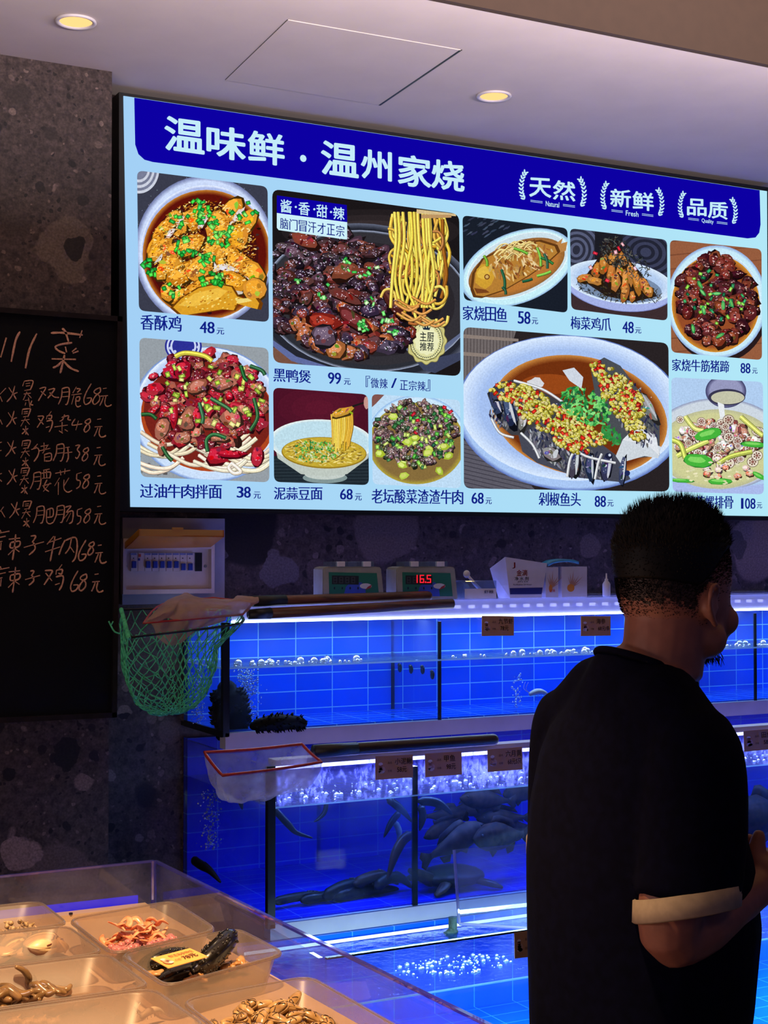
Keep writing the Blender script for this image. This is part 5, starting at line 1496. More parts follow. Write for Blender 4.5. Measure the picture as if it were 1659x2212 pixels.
def price_tag(q, Y, name, price, label, back=0.0):
    t = thing('price_tag', label, 'price tag', P(q[3][0], q[3][1], Y), 'price tags on the tanks')
    bm = B(); quad_slab(bm, [P(x, y, Y - 0.0015) for x, y in q], (0, 1, 0), 0.0012); put('card', bm, pm('tag_card', (180, 134, 92), 0.6, var=0.05) if 'tag_card' not in MATS else MATS['tag_card'], t)

    def uv(u, v):
        tx = q[0][0] * (1 - u) + q[1][0] * u, q[0][1] * (1 - u) + q[1][1] * u
        bx = q[3][0] * (1 - u) + q[2][0] * u, q[3][1] * (1 - u) + q[2][1] * u
        return tx[0] * (1 - v) + bx[0] * v, tx[1] * (1 - v) + bx[1] * v

    def bx4(u0, v0, u1, v1): return [uv(u0, v0), uv(u1, v0), uv(u1, v1), uv(u0, v1)]
    dk = lin((40, 26, 30)); polys = []
    for s, b4, w in ((name, bx4(.52, .12, .52 + .145 * len(name) * 1.05, .40), 0.007), (price, bx4(.58, .50, min(.97, .58 + .085 * len(price)), .74), 0.012), ('品名', bx4(.33, .25, .44, .35), 0.0), ('价格', bx4(.33, .60, .44, .70), 0.0)):
        polys += [(pl, dk) for pl in text_faces(s, b4, w)]
    # small printed cook's-hat emblem
    def el(cu, cv, ru, rv, c, n=12): polys.append(([uv(cu + ru * math.cos(2 * math.pi * k / n), cv + rv * math.sin(2 * math.pi * k / n)) for k in range(n)], c))
    el(.17, .60, .10, .17, lin((190, 150, 130))); el(.14, .34, .06, .07, lin((215, 205, 205))); polys.append((bx4(.10, .36, .19, .5), lin((150, 96, 84)))); el(.15, .56, .06, .06, lin((70, 40, 60))); el(.16, .68, .09, .08, lin((214, 206, 210)))
    put('print', ink_mesh(polys, kp(Y), 0, 0.0019), M_INK, t)


yg = YU - 0.0118
price_tag([(1041, 1330), (1110, 1331), (1110, 1373), (1041, 1374)], yg, '九节虾', '78元', 'brown price tag on the upper tank reading 九节虾 78元')
price_tag([(1255, 1331), (1319, 1331), (1319, 1373), (1255, 1374)], yg, '海参', '68元/条', 'brown price tag reading 海参 on the upper tank beside the man’s head')
yg = YM - 0.0118
price_tag([(811, 1634), (892, 1630), (892, 1679), (811, 1685)], yg, '小泥鳅', '58元', 'brown price tag reading 小泥鳅 58元 on the middle tank')
price_tag([(918, 1628), (997, 1623), (998, 1673), (919, 1679)], yg, '甲鱼', '98元', 'brown price tag reading 甲鱼 98元 on the middle tank')
price_tag([(1053, 1619), (1128, 1613), (1129, 1662), (1054, 1668)], yg, '六月黄', '68元5只', 'brown price tag reading 六月黄 on the middle tank beside the man’s back')
price_tag([(1606, 1579), (1680, 1573), (1682, 1617), (1608, 1624)], yg, '田鱼', '58元', 'brown price tag on the middle tank in front of the man')
price_tag([(1111, 2015), (1180, 2006), (1182, 2062), (1112, 2071)], YB_ - 0.012, '', '', 'brown price tag on the low tank, mostly hidden behind the man’s back')

# ================================================================== landing nets
M_GNET = pm('green_twine', (84, 214, 144), 0.6, var=0.25, scale=80)
M_ROD = pm('dark_steel_rod', (46, 44, 46), 0.3, metal=0.8, var=0.2)
M_REDW = pm('red_coated_wire', (176, 44, 34), 0.4, var=0.2, scale=60)
M_WOOD = wood_mat('brown_handle_wood', (62, 36, 28), (112, 66, 48))
M_WOODD = wood_mat('dark_handle_wood', (28, 16, 14), (58, 34, 28), 0.4)
M_GRIP = pm('black_rubber_sleeve', (16, 15, 18), 0.5)


def cloth_mat(name, col, dens):
    m, nt, out = newmat(name)
    N, L = nt.nodes.new, nt.links.new
    t = N('ShaderNodeBsdfTransparent')
    d = N('ShaderNodeBsdfDiffuse'); d.inputs[0].default_value = lin(col)
    tr = N('ShaderNodeBsdfTranslucent'); tr.inputs[0].default_value = lin(col)
    ad = N('ShaderNodeMixShader'); ad.inputs[0].default_value = 0.5
    L(d.outputs[0], ad.inputs[1]); L(tr.outputs[0], ad.inputs[2])
    tc = N('ShaderNodeTexCoord'); nz = N('ShaderNodeTexNoise'); nz.inputs['Scale'].default_value = 22; nz.inputs['Detail'].default_value = 5
    L(tc.outputs['Object'], nz.inputs['Vector'])
    mr = N('ShaderNodeMapRange'); mr.inputs[1].default_value = .3; mr.inputs[2].default_value = .7; mr.inputs[3].default_value = dens - .15; mr.inputs[4].default_value = min(1, dens + .15)
    L(nz.outputs['Fac'], mr.inputs[0])
    mx = N('ShaderNodeMixShader'); L(mr.outputs[0], mx.inputs[0]); L(t.outputs[0], mx.inputs[1]); L(ad.outputs[0], mx.inputs[2])
    L(mx.outputs[0], out.inputs[0])
    return m


M_CLOTH = cloth_mat('tan_net_cloth', (214, 176, 150), 0.88)
M_CLOTHW = cloth_mat('white_net_cloth', (215, 208, 220), 0.42)


def z4(x, y): return (230 + x * 0.3195, 1080 + y * 0.3195)
def z6(x, y): return (390 + x * 0.4762, 1300 + y * 0.4762)


# green knotted net
Ya, Yb2, Yc2 = 3.93, 3.66, 3.80
gA = P(*z4(100, 742), Ya); gB = P(*z4(150, 930), Yb2); gC = P(*z4(930, 812), Yc2); gD = P(*z4(640, 728), 3.98); gE = P(*z4(340, 735), Ya + .02)
gn = thing('landing_net', 'long-handled landing net with a green knotted twine bag beside the breaker box', 'landing net', gB, 'landing nets resting on the tanks')
gM = P(*z4(830, 850), 3.74)
rim = smooth_path([gB, gM, gC], 5) + smooth_path([gC, P(*z4(860, 745), 3.93), gD, gE, gA], 4)[1:]
bm = B(); tube(bm, rim + [gB], 0.0032, 8); put('rim_rod', bm, M_ROD, gn, True)
# wrapped left side
bm = B()
for i in range(22):
    f = i / 21; c = gA * (1 - f) + gB * f; d = (gB - gA).normalized()
    tube(bm, [c - d * 0.0018, c + d * 0.0018], 0.0062, 8)
tube(bm, smooth_path([P(*z4(95, 905), 3.70), P(*z4(55, 890), 3.69), P(*z4(30, 850), 3.69), P(*z4(15, 820), 3.69)], 4), 0.0022, 5)
tube(bm, smooth_path([P(*z4(30, 850), 3.69), P(*z4(45, 820), 3.69)], 2), 0.0018, 5)
put('twine_wrapping', bm, M_GNET, gn, True)
# bag
ring = []
full = rim + [gB]
NB, NV = 34, 17
lens = [0]
for i in range(len(full) - 1): lens.append(lens[-1] + (full[i + 1] - full[i]).length)
def along(t):
    s = (t % 1.0) * lens[-1]
    for i in range(len(full) - 1):
        if s <= lens[i + 1] + 1e-9:
            f = (s - lens[i]) / max(1e-9, lens[i + 1] - lens[i]); return full[i] * (1 - f) + full[i + 1] * f
    return full[-1].copy()
bot = P(*z4(425, 1445), 3.76)
axis = (gA + gB + gC) / 3
def bagpt(u, v):
    r0 = along(u)
    c0 = Vector((P(*z4(430, 850), 3.78).x, 3.80, r0.z))
    # profile: hangs straight, then rounds in to the bottom
    f = math.cos(v * math.pi / 2 * 0.97) ** 0.62
    cx_ = axis * (1 - v) + bot * v
    f = math.cos(v * math.pi / 2 * .97) ** .80 if r0.x < bot.x else .66 * math.cos(v * math.pi / 2 * .97) ** .75 + .34 * max(0, 1 - v / .16)
    p = Vector((bot.x + (r0.x - bot.x) * f + 0.012 * math.sin(v * 3.1) * (-1 if r0.x < bot.x else 0.2), bot.y + (r0.y - bot.y) * f, r0.z * (1 - v) + bot.z * v))
    p.z = r0.z + (bot.z - r0.z) * (math.sin(v * math.pi / 2) ** 0.9)
    return p
jt = {}
def jp(i, j):
    k = (i % NB, j)
    if k not in jt:
        p = bagpt((i % NB + 0.5 * (j % 2)) / NB, j / NV)
        jt[k] = p + Vector((R.uniform(-1, 1), R.uniform(-1, 1), R.uniform(-1, 1))) * (0.0035 if j else 0)
    return jt[k]
bm = B()
for j in range(NV):
    for i in range(NB):
        a_ = jp(i, j)
        for k in (0, 1):
            b_ = jp(i + k if j % 2 else i - 1 + k, j + 1)
            mid = (a_ + b_) / 2 + Vector((R.uniform(-1, 1), R.uniform(-1, 1), -0.6)) * 0.002
            tube(bm, [a_, mid, b_], 0.0015, 4)
for j in range(1, NV):
    for i in range(0, NB): ball(bm, jp(i, j), 0.0021, 5, 3)
put('net_bag', bm, M_GNET, gn, True)
bm = B()
for i in range(26):
    c = along(0.02 + i * 0.02); tube(bm, [c + Vector((0.004 * math.cos(q), 0.004 * math.sin(q) * .4, 0.0045 * math.sin(q))) for q in (k * 1.1 for k in range(6))], 0.0013, 4)
put('rim_lacing', bm, M_GNET, gn, True)
h0 = P(537, 1327, 3.80); h1 = P(977, 1304, 3.845)
d = (h1 - h0).normalized(); L_ = (h1 - h0).length
bm = B(); tube(bm, [h0 + d * L_ * .085, h1], 0.0148, 16, round_caps=False); put('handle', bm, M_WOOD, gn, True)
bm = B(); tube(bm, [h0, h0 + d * L_ * .10], [0.0135, 0.0158], 16); put('sleeve', bm, M_GRIP, gn, True)

# tan cloth net lying on top of it
on = thing('landing_net', 'tan cloth landing net with red wire rim lying over the green net', 'landing net', P(*z4(250, 832), 3.72), 'landing nets resting on the tanks')
oT = P(*z4(250, 832), 3.70); oF = P(*z4(920, 775), 3.74); oR = P(*z4(995, 690), 3.80); oBk = P(*z4(720, 662), 3.92); oBl = P(*z4(380, 705), 3.88)
rm = smooth_path([oT, P(*z4(600, 803), 3.71), oF], 4) + [oR] + smooth_path([oBk, oBl, oT], 5)[:-1]
bm = B(); tube(bm, rm, 0.0030, 8, closed=True); put('rim_wire', bm, M_REDW, on, True)
# cloth: humped sheet over the ring plus a pouch hanging into the green net
bm = B()
nu, nv = 40, 14
front = smooth_path([oT, P(*z4(420, 818), 3.70), P(*z4(640, 798), 3.71), P(*z4(920, 775), 3.74), oR], 10)
top = smooth_path([P(*z4(262, 822), 3.71), P(*z4(400, 685), 3.80), P(*z4(520, 640), 3.83), P(*z4(610, 655), 3.83), P(*z4(700, 665), 3.84), P(*z4(840, 638), 3.83), P(*z4(960, 655), 3.82), P(*z4(993, 688), 3.805)], 7)
rows_ = []
for j in range(nv + 1):
    v = j / nv; row = []
    for i in range(nu + 1):
        u = i / nu
        a_ = front[min(len(front) - 1, int(u * (len(front) - 1)))]; b_ = top[min(len(top) - 1, int(u * (len(top) - 1)))]
        p_ = a_ * (1 - v) + b_ * v
        bulge = math.sin(v * math.pi) * 0.045
        fold = 0.012 * math.sin(u * 17 + v * 6) * math.sin(v * math.pi) + 0.016 * math.exp(-((u - .25 - v * .1) / .05) ** 2) - 0.03 * math.exp(-((u - .48 - .22 * v) / .06) ** 2) * v
        row.append(bm.verts.new(p_ + Vector((0, -bulge + fold, 0.01 * math.sin(v * math.pi) + fold * .4))))
    rows_.append(row)
for j in range(nv):
    for i in range(nu): bm.faces.new((rows_[j][i], rows_[j][i + 1], rows_[j + 1][i + 1], rows_[j + 1][i]))
put('cloth_bag', bm, M_CLOTH, on, True)
bm = B()
rows_ = []
lo = smooth_path([P(*z4(300, 835), 3.76), P(*z4(350, 930), 3.76), P(*z4(420, 985), 3.77), P(*z4(500, 965), 3.78), P(*z4(600, 880), 3.78), P(*z4(760, 830), 3.78)], 7)
hi_ = smooth_path([P(*z4(290, 828), 3.72), P(*z4(450, 815), 3.72), P(*z4(640, 798), 3.72), P(*z4(800, 785), 3.74)], 12)
for j in range(9):
    v = j / 8; row = []
    for i in range(33):
        u = i / 32
        a_ = hi_[int(u * (len(hi_) - 1))]; b_ = lo[int(u * (len(lo) - 1))]
        row.append(bm.verts.new(a_ * (1 - v) + b_ * v + Vector((0, -0.02 * math.sin(v * 3.1) + 0.008 * math.sin(u * 22 + v * 3), 0))))
    rows_.append(row)
for j in range(8):
    for i in range(32): bm.faces.new((rows_[j][i], rows_[j][i + 1], rows_[j + 1][i + 1], rows_[j + 1][i]))
put('hanging_pouch', bm, M_CLOTH, on, True)
h0 = P(546, 1299, 3.81); h1 = P(931, 1287, 3.875)
d = (h1 - h0).normalized(); L_ = (h1 - h0).length
bm = B(); tube(bm, [h0 + d * L_ * .16, h1 - d * 0.012], 0.0145, 16, round_caps=True); put('handle', bm, M_WOOD, on, True)
bm = B(); tube(bm, [h0, h0 + d * L_ * .17], 0.0158, 16); put('sleeve', bm, M_GRIP, on, True)

# white cloth net on the middle tank
wn = thing('landing_net', 'white cloth landing net with a red rim resting on the middle tank', 'landing net', P(*z6(190, 785), 3.44), 'landing nets resting on the tanks')
cA = P(*z6(108, 683), 3.52); cB = P(*z6(550, 645), 3.55); cC = P(*z6(640, 727), 3.47); cD = P(*z6(190, 787), 3.42)
cs = [cA, cB, cC, cD]
loop = []
for i in range(4):
    for k in range(8):
        f = k / 8; p_ = cs[i] * (1 - f) + cs[(i + 1) % 4] * f
        loop.append(p_ + Vector((0, 0, -0.003 * math.sin(f * math.pi))))
bm = B(); tube(bm, loop, 0.0042, 8, closed=True); put('rim_wire', bm, M_REDW, wn, True)
bm = B()
rows_ = []
cb0 = P(*z6(300, 905), 3.46)
nb = len(loop)
for j in range(13):
    v = j / 12; row = []
    for i in range(nb):
        r0 = loop[i]
        f = max(0.0, math.cos(v * math.pi / 2)) ** 0.55
        base_ = cb0 + Vector((0.06 * (1 - v), 0, 0))
        p_ = Vector((base_.x + (r0.x - base_.x) * f, base_.y + (r0.y - base_.y) * f, r0.z + (cb0.z - r0.z) * math.sin(v * math.pi / 2) * (1.0 if r0.x < base_.x + .1 else .92)))
        w_ = (0.009 * math.sin(i * 1.35 + v * 5) + 0.006 * math.sin(i * 2.9 - v * 7)) * math.sin(v * math.pi) ** .7
        row.append(bm.verts.new(p_ + Vector((w_, w_, w_ * .5))))
    rows_.append(row)
for j in range(12):
    for i in range(nb): bm.faces.new((rows_[j][i], rows_[j][(i + 1) % nb], rows_[j + 1][(i + 1) % nb], rows_[j + 1][i]))
put('cloth_bag', bm, M_CLOTHW, wn, True)
h0 = P(*z6(604, 682), 3.53); h1 = P(*z6(1436, 624), 3.55)
h0.z += 0.002; d = (h1 - h0).normalized(); L_ = (h1 - h0).length
bm = B(); tube(bm, [h0 + d * L_ * .2, h1 - d * 0.014], 0.0165, 16, round_caps=True); put('handle', bm, M_WOODD, wn, True)
bm = B(); tube(bm, [h0, h0 + d * L_ * .22], 0.0178, 16); put('sleeve', bm, M_GRIP, wn, True)

# ================================================================== animals in the tanks
M_EEL = pm('eel_skin', (16, 17, 22), 0.4, spec=0.25, var=0.4, scale=50)
M_EELB = pm('brown_eel_skin', (58, 42, 36), 0.4, spec=0.25, var=0.35, scale=60)
M_EELP = pm('pale_eel_skin', (120, 126, 140), 0.35, var=0.25, scale=60)
M_FISH = pm('brown_fish_skin', (60, 38, 28), 0.6, spec=0.1, col2=(22, 16, 18), scale=55, detail=6)
M_FISHB = pm('pale_fish_belly', (74, 58, 54), 0.6, spec=0.1, col2=(34, 27, 30), scale=30)
M_CUC = pm('black_sea_cucumber', (6, 6, 7), 0.6, spec=0.1, var=0.4, scale=90)
M_EYE = pm('fish_eye', (14, 12, 12), 0.15)


def z7(x, y): return (560 + x * 0.3737, 1580 + y * 0.3737)


def eel(pts, r, Y0, Y1, label, mat=None, group='eels in the middle tank', name='eel'):
    n = len(pts)
    ctr = smooth_path([P(*z7(*p), Y0 + (Y1 - Y0) * i / (n - 1)) for i, p in enumerate(pts)], 7)
    m = len(ctr)
    rr = []
    for i in range(m):
        t = i / (m - 1)
        rr.append(r * (0.55 + 0.45 * min(1, t / .08)) * (1 - 0.78 * max(0, (t - .45) / .55) ** 1.4))
    bm = B(); tube(bm, ctr, rr, 10, flat=1.12, round_caps=True)
    # long low fin along the rear half
    half = ctr[m // 2:]
    fin = [c + Vector((0, 0, rr[m // 2 + i] * 1.35)) for i, c in enumerate(half)]
    for i in range(len(half) - 1):
        tw = Vector((0, 0.0015, 0))
        hexa(bm, [half[i] - tw, half[i + 1] - tw, half[i + 1] + tw, half[i] + tw, fin[i] - tw * .4, fin[i + 1] - tw * .4, fin[i + 1] + tw * .4, fin[i] + tw * .4])
    o = put(name, bm, mat or M_EEL, None, True, label, 'eel', group)
    bm = B()
    for s in (-1, 1): ball(bm, ctr[1] + Vector((0, s * r * .5, r * .35)), r * .16, 6, 5)
    put('eye', bm, M_EYE, o, True)
    return o


eel([(80, 440), (110, 475), (170, 540), (215, 585), (305, 615)], .0085, 3.62, 3.60, 'dark eel slanting down just right of the middle tank corner')
eel([(388, 412), (380, 460), (355, 495), (318, 522)], .0060, 3.75, 3.75, 'thin curved eel hanging from the water surface near the tank corner')
eel([(745, 392), (790, 425), (835, 465), (880, 520)], .0100, 3.66, 3.66, 'dark eel with its snout at the water line left of the middle divider')
eel([(810, 468), (775, 510), (745, 560), (722, 610)], .0085, 3.70, 3.70, 'dark eel curving down behind the other eel left of the divider')
eel([(785, 525), (805, 565), (808, 600), (798, 635)], .0080, 3.72, 3.72, 'pale grey eel hanging left of the middle divider', M_EELP)
eel([(878, 592), (830, 630), (790, 700), (765, 775), (742, 850)], .0125, 3.62, 3.62, 'long brown eel standing upright beside the middle divider', M_EELB)
eel([(928, 402), (1000, 405), (1060, 430), (1112, 478)], .0120, 3.60, 3.60, 'thick black eel arching right of the middle divider')
eel([(932, 430), (945, 480), (938, 530), (928, 570)], .0100, 3.66, 3.66, 'black eel hanging straight down behind the middle divider')
eel([(-115, 395), (-105, 420), (-98, 450)], .0060, 3.80, 3.80, 'small dark eel behind the white net in the middle tank')
eel([(-380, 742), (-340, 770), (-290, 800), (-225, 870)], .012, 3.95, 3.80, 'dark eel seen through the left side of the middle tank')
for (pts, r, lab) in (([(90, 985), (200, 960), (330, 945), (400, 955)], .011, 'eel lying on the tank floor by the left corner'),
                      ([(380, 955), (470, 905), (560, 880), (660, 870)], .016, 'eel lying on top of the heap in the middle tank'),
                      ([(430, 960), (560, 930), (690, 915), (800, 910)], .016, 'eel stretched along the front of the heap in the middle tank'),
                      ([(560, 880), (640, 845), (720, 835), (800, 880)], .015, 'eel arched over the crest of the heap'),
                      ([(680, 900), (740, 850), (820, 850), (880, 900)], .015, 'eel at the right end of the heap by the divider'),
                      ([(250, 975), (360, 955), (480, 940), (600, 925)], .013, 'eel at the foot of the heap')):
    eel(pts, r, 3.66, 3.70, 'dark ' + lab, M_EEL if R.random() < .6 else M_EELB, 'eels heaped on the middle tank floor')


def fish(cx, cy, L_, H_, Y, ang, label, mat=None, flip=1, yaw=0.25, group='brown fish in the middle tank'):
    """body lofted nose to tail with tail fin, dorsal and belly fins, one mesh; eyes as parts"""
    c = P(cx, cy, Y)
    prof = ((0, .05, 0), (.04, .28, -.02), (.12, .62, 0), (.25, .92, .02), (.4, 1.0, .03), (.55, .88, .02), (.7, .6, .02), (.82, .34, .03), (.9, .24, .03), (.94, .26, .03))
    rot = eul(0, ang, yaw)
    bm = B()
    def tr(v): return c + rot @ Vector((v[0] * flip, v[1], v[2]))
    rings = []
    for t, h, dz in prof:
        w = h * .32 * (1.15 if t < .3 else 1)
        rings.append([tr(((t - .5) * L_, w * H_ * math.sin(q), dz * H_ + h * H_ * .5 * math.cos(q))) for q in (2 * math.pi * k / 14 for k in range(14))])
    loft(bm, rings)
    def fin(pl, th=0.0012):
        k = len(pl)
        a = [bm.verts.new(tr((x * L_, -th, z * H_))) for x, z in pl]; b = [bm.verts.new(tr((x * L_, th, z * H_))) for x, z in pl]
        bm.faces.new(a); bm.faces.new(list(reversed(b)))
        for i in range(k): bm.faces.new((a[i], b[i], b[(i + 1) % k], a[(i + 1) % k]))
    fin([(.42, .12), (.56, .38), (.60, .2), (.57, .03), (.60, -.18), (.55, -.34), (.42, -.07)])
    fin([(-.22, .42), (-.14, .72), (-.02, .74), (.1, .66), (.22, .58), (.3, .28), (.1, .4)])
    fin([(.12, -.36), (.16, -.58), (.26, -.5), (.3, -.2)])
    fin([(-.2, -.4), (-.12, -.66), (-.04, -.46)])
    bmesh.ops.recalc_face_normals(bm, faces=bm.faces[:])
    o = put('fish', bm, mat or M_FISH, None, True, label, 'fish', group)
    bm = B()
    for s in (-1, 1): ball(bm, tr((-.4 * L_, s * .17 * H_, .12 * H_)), H_ * .05, 8, 6)
    put('eye', bm, M_EYE, o, True)


fd = M_FISHB
for (cx, cy, L_, H_, Y, a, fl, lab, mt_) in ((1050, 1728, .22, .060, 3.70, .16, 1, 'striped brown fish nearest the water line right of the divider', M_FISH), (1085, 1768, .22, .055, 3.73, .10, 1, 'slim brown fish in the middle of the shoal by the man’s back', M_FISH), (1080, 1808, .22, .085, 3.64, .08, 1, 'deep-bodied brown fish lowest in the shoal by the man’s back', M_FISH),
        (960, 1788, .17, .045, 3.72, -.22, 1, 'brown fish pointing down left under the arching eel', M_FISH), (965, 1762, .19, .05, 3.80, .08, -1, 'dusky fish behind the arching black eel', M_FISH), (1130, 1712, .18, .06, 3.80, .05, 1, 'dark fish near the surface just left of the man', M_FISH),
        (1020, 1745, .20, .06, 3.92, .0, -1, 'dim fish at the back of the shoal', fd), (1100, 1790, .22, .07, 3.98, .1, 1, 'dim fish low at the back of the shoal', fd), (985, 1818, .24, .075, 3.64, -.30, -1, 'pale-bellied fish resting above the dark mound right of the divider', fd),
        (1640, 1765, .26, .14, 3.68, .1, 1, 'large dark fish in the middle tank beyond the man’s hands', M_FISH), (1650, 1790, .26, .10, 3.85, -.1, -1, 'dim fish behind the large fish beyond the man’s hands', fd)):
    fish(cx, cy, L_, H_, Y, a, lab, mt_, fl)
# soft-shelled turtle on the floor
tc_ = P(975, 1895, 3.68)
tt = thing('turtle', 'dark soft-shelled turtle on the middle tank floor right of the divider', 'turtle', tc_)
tc_.z = zm0 + 0.035
bm = B(); ball(bm, tc_, 0.1, 20, 10, sx=1.0, sy=.85, sz=.30); put('shell', bm, M_EEL, tt, True)
bm = B(); tube(bm, smooth_path([tc_ + Vector((-.08, -.02, 0)), tc_ + Vector((-.12, -.03, .02)), tc_ + Vector((-.15, -.03, .035))], 4), [.02, .017, .008], 10, round_caps=True); put('head', bm, M_EELB, tt, True)
for sx, sy in ((-.06, -.07), (.06, -.07), (-.06, .07), (.06, .07)):
    bm = B(); tube(bm, [tc_ + Vector((sx * .8, sy * .8, -.005)), tc_ + Vector((sx * 1.4, sy * 1.3, -.015)), tc_ + Vector((sx * 1.7, sy * 1.4, -.022))], [.018, .016, .01], 8, flat=.6, round_caps=True); put('flipper', bm, M_EELB, tt, True)


def cucumber(pts3, r, label, group, mat=None, spikes=130, name='sea_cucumber', sl=1.0):
    c = smooth_path(pts3, 6); m = len(c)
    rr = [r * (.55 + .45 * math.sin(min(1, i / (m - 1) * 1.0) * math.pi) ** .5) for i in range(m)]
    bm = B(); tube(bm, c, rr, 14, round_caps=True)
    o = put(name, bm, mat or M_CUC, None, True, label, 'sea cucumber', group)
    bm = B()
    for _ in range(spikes):
        i = R.randrange(1, m - 1); d = (c[i + 1] - c[i - 1]).normalized()
        v = Vector((R.uniform(-1, 1), R.uniform(-1, 1), R.uniform(-1, 1))); v = (v - d * v.dot(d)).normalized()
        a_ = c[i] + v * rr[i] * .92; tube(bm, [a_, a_ + v * r * .34 * sl, a_ + v * r * .55 * sl + d * r * .2 * sl], [r * .16, r * .09, r * .02], 5)
    put('spike', bm, mat or M_CUC, o, True)['kind'] = 'stuff'
    return o


cucumber([P(505, 1592, 3.95), P(500, 1560, 3.945), P(496, 1525, 3.935), P(490, 1490, 3.93)], .052, 'black spiky sea cucumber standing upright in the upper tank corner', 'sea cucumbers in the upper tank', sl=.5)
cz = z0 + .022
cucumber([PZ(548, 1568, cz + .004), PZ(585, 1562, cz + .01), PZ(620, 1560, cz + .008), PZ(655, 1562, cz)], .022, 'black spiky sea cucumber lying on the upper tank floor', 'sea cucumbers in the upper tank', sl=.8)
M_SNAIL = pm('dark_snail', (26, 40, 40), 0.3, var=0.3)
for i, (px, py) in enumerate(((864, 1443), (888, 1446), (913, 1447), (934, 1458))):
    f = (XD1 - 0.0085); r_ = ray(px, py); t_ = f / r_.x; c = CAM + r_ * t_
    bm = B(); ball(bm, c, .0125, 10, 8, sx=.55, sy=.62, sz=1.1); ball(bm, c + Vector((-.004, -.003, .010)), .006, 8, 6)
    put('snail', bm, M_SNAIL, None, True, '%s of four dark snails clinging to the upper tank divider' % ('farthest', 'second farthest', 'second nearest', 'nearest')[i], 'snail', 'snails on the divider')
# shrimps
M_SHR = pm('pale_shrimp', (214, 200, 180), 0.4, var=0.2)
def shrimp(c, s, label, group, yaw=0.0):
    pts = smooth_path([c + rotz(yaw) @ Vector((x * s, 0, z * s)) for x, z in ((-.5, .05), (-.25, .12), (0, .12), (.25, .04), (.42, -.10))], 5)
    o_ = B(); tube(o_, pts, [.10 * s, .13 * s, .12 * s, .08 * s, .04 * s], 8, round_caps=True)
    for k in range(4):
        a_ = pts[4 + 3 * k]; tube(o_, [a_, a_ + Vector((.02 * s, 0, -.22 * s))], .012 * s, 4)
    for k in (-1, 1): tube(o_, smooth_path([pts[0], pts[0] + rotz(yaw) @ Vector((-.3 * s, k * .08 * s, .22 * s)), pts[0] + rotz(yaw) @ Vector((-.2 * s, k * .12 * s, .5 * s))], 3), .008 * s, 4)
    return put('shrimp', o_, M_SHR, None, True, label, 'shrimp', group)
shrimp(P(1168, 1500, 3.95), .075, 'pale shrimp in the upper tank beside the man’s shoulder', 'shrimps in the upper tank')

# ------------------------------------------------------------------ bubbles and foam
M_BUB = clear('bubble', (240, 250, 255), 0.30, film=0.3, filmcol=(230, 240, 255), rough=0.05, fpow=1.5)


def bubbles(name, label, pts, parent=None):
    bm = B()
    for c, r in pts:
        bmesh.ops.create_icosphere(bm, subdivisions=1, radius=r, matrix=Matrix.Translation(c))
    o = put(name, bm, M_BUB, parent, True)
    tag(o, label, 'bubbles', None, 'stuff')
    return o


def column(px0, px1, y0, y1, Y, n, rmax, r_=R):
    out = []
    for _ in range(n):
        t = r_.random(); px = (px0 + px1) / 2 + (px1 - px0) / 2 * r_.gauss(0, .42) ; py = y1 + (y0 - y1) * t
        out.append((P(px, py, Y + r_.uniform(-.03, .03)), r_.uniform(.25, 1) ** 2 * rmax + .0008))
    return out


bubbles('bubble_column', 'rising air bubbles in the upper tank right of the corner', column(505, 562, 1446, 1556, 4.0, 420, .0038))
bubbles('bubble_column', 'rising air bubbles seen through the side of the upper tank', column(408, 448, 1446, 1565, 4.08, 260, .0030))
bubbles('bubble_column', 'rising air bubbles at the left side of the middle tank', column(434, 478, 1705, 1835, 3.98, 260, .0034))
bubbles('bubble_column', 'cluster of bubbles in the upper tank near the man', column(1105, 1130, 1455, 1530, 3.95, 60, .0045))
sf = []
for _ in range(150):
    px = R.choice((R.uniform(500, 700), R.uniform(560, 800), R.uniform(960, 1320), R.uniform(1120, 1320), R.uniform(1540, 1659)))
    Yq = R.uniform(3.88, 4.0)
    q_ = P(px, 1430, Yq); r_ = R.uniform(.15, 1) ** 3 * .012 + .003
    sf.append((Vector((q_.x, Yq, zw + r_ * .35)), r_))
bubbles('surface_bubbles', 'foam bubbles floating on the upper tank water', sf)
sf = []
for _ in range(260):
    x = R.uniform(XL + .03, XL + 1.9); Yq = R.uniform(3.56, 3.8)
    r_ = R.uniform(.2, 1) ** 3 * .008 + .002
    sf.append((Vector((x, Yq, zmw + r_ * .3)), r_))
bubbles('surface_bubbles', 'foam bubbles floating on the middle tank water', sf)
sf = []
cf = PZ(1010, 2100, zbw)
for _ in range(150):
    a_ = R.uniform(0, 6.28); q_ = R.random() ** .5
    r_ = R.uniform(.2, 1) ** 4 * .006 + .0014
    sf.append((Vector((cf.x + math.cos(a_) * q_ * .16, cf.y + .06 + math.sin(a_) * q_ * .08, zbw + r_ * .3)), r_))
bubbles('surface_bubbles', 'white foam patch floating on the low tank water', sf)
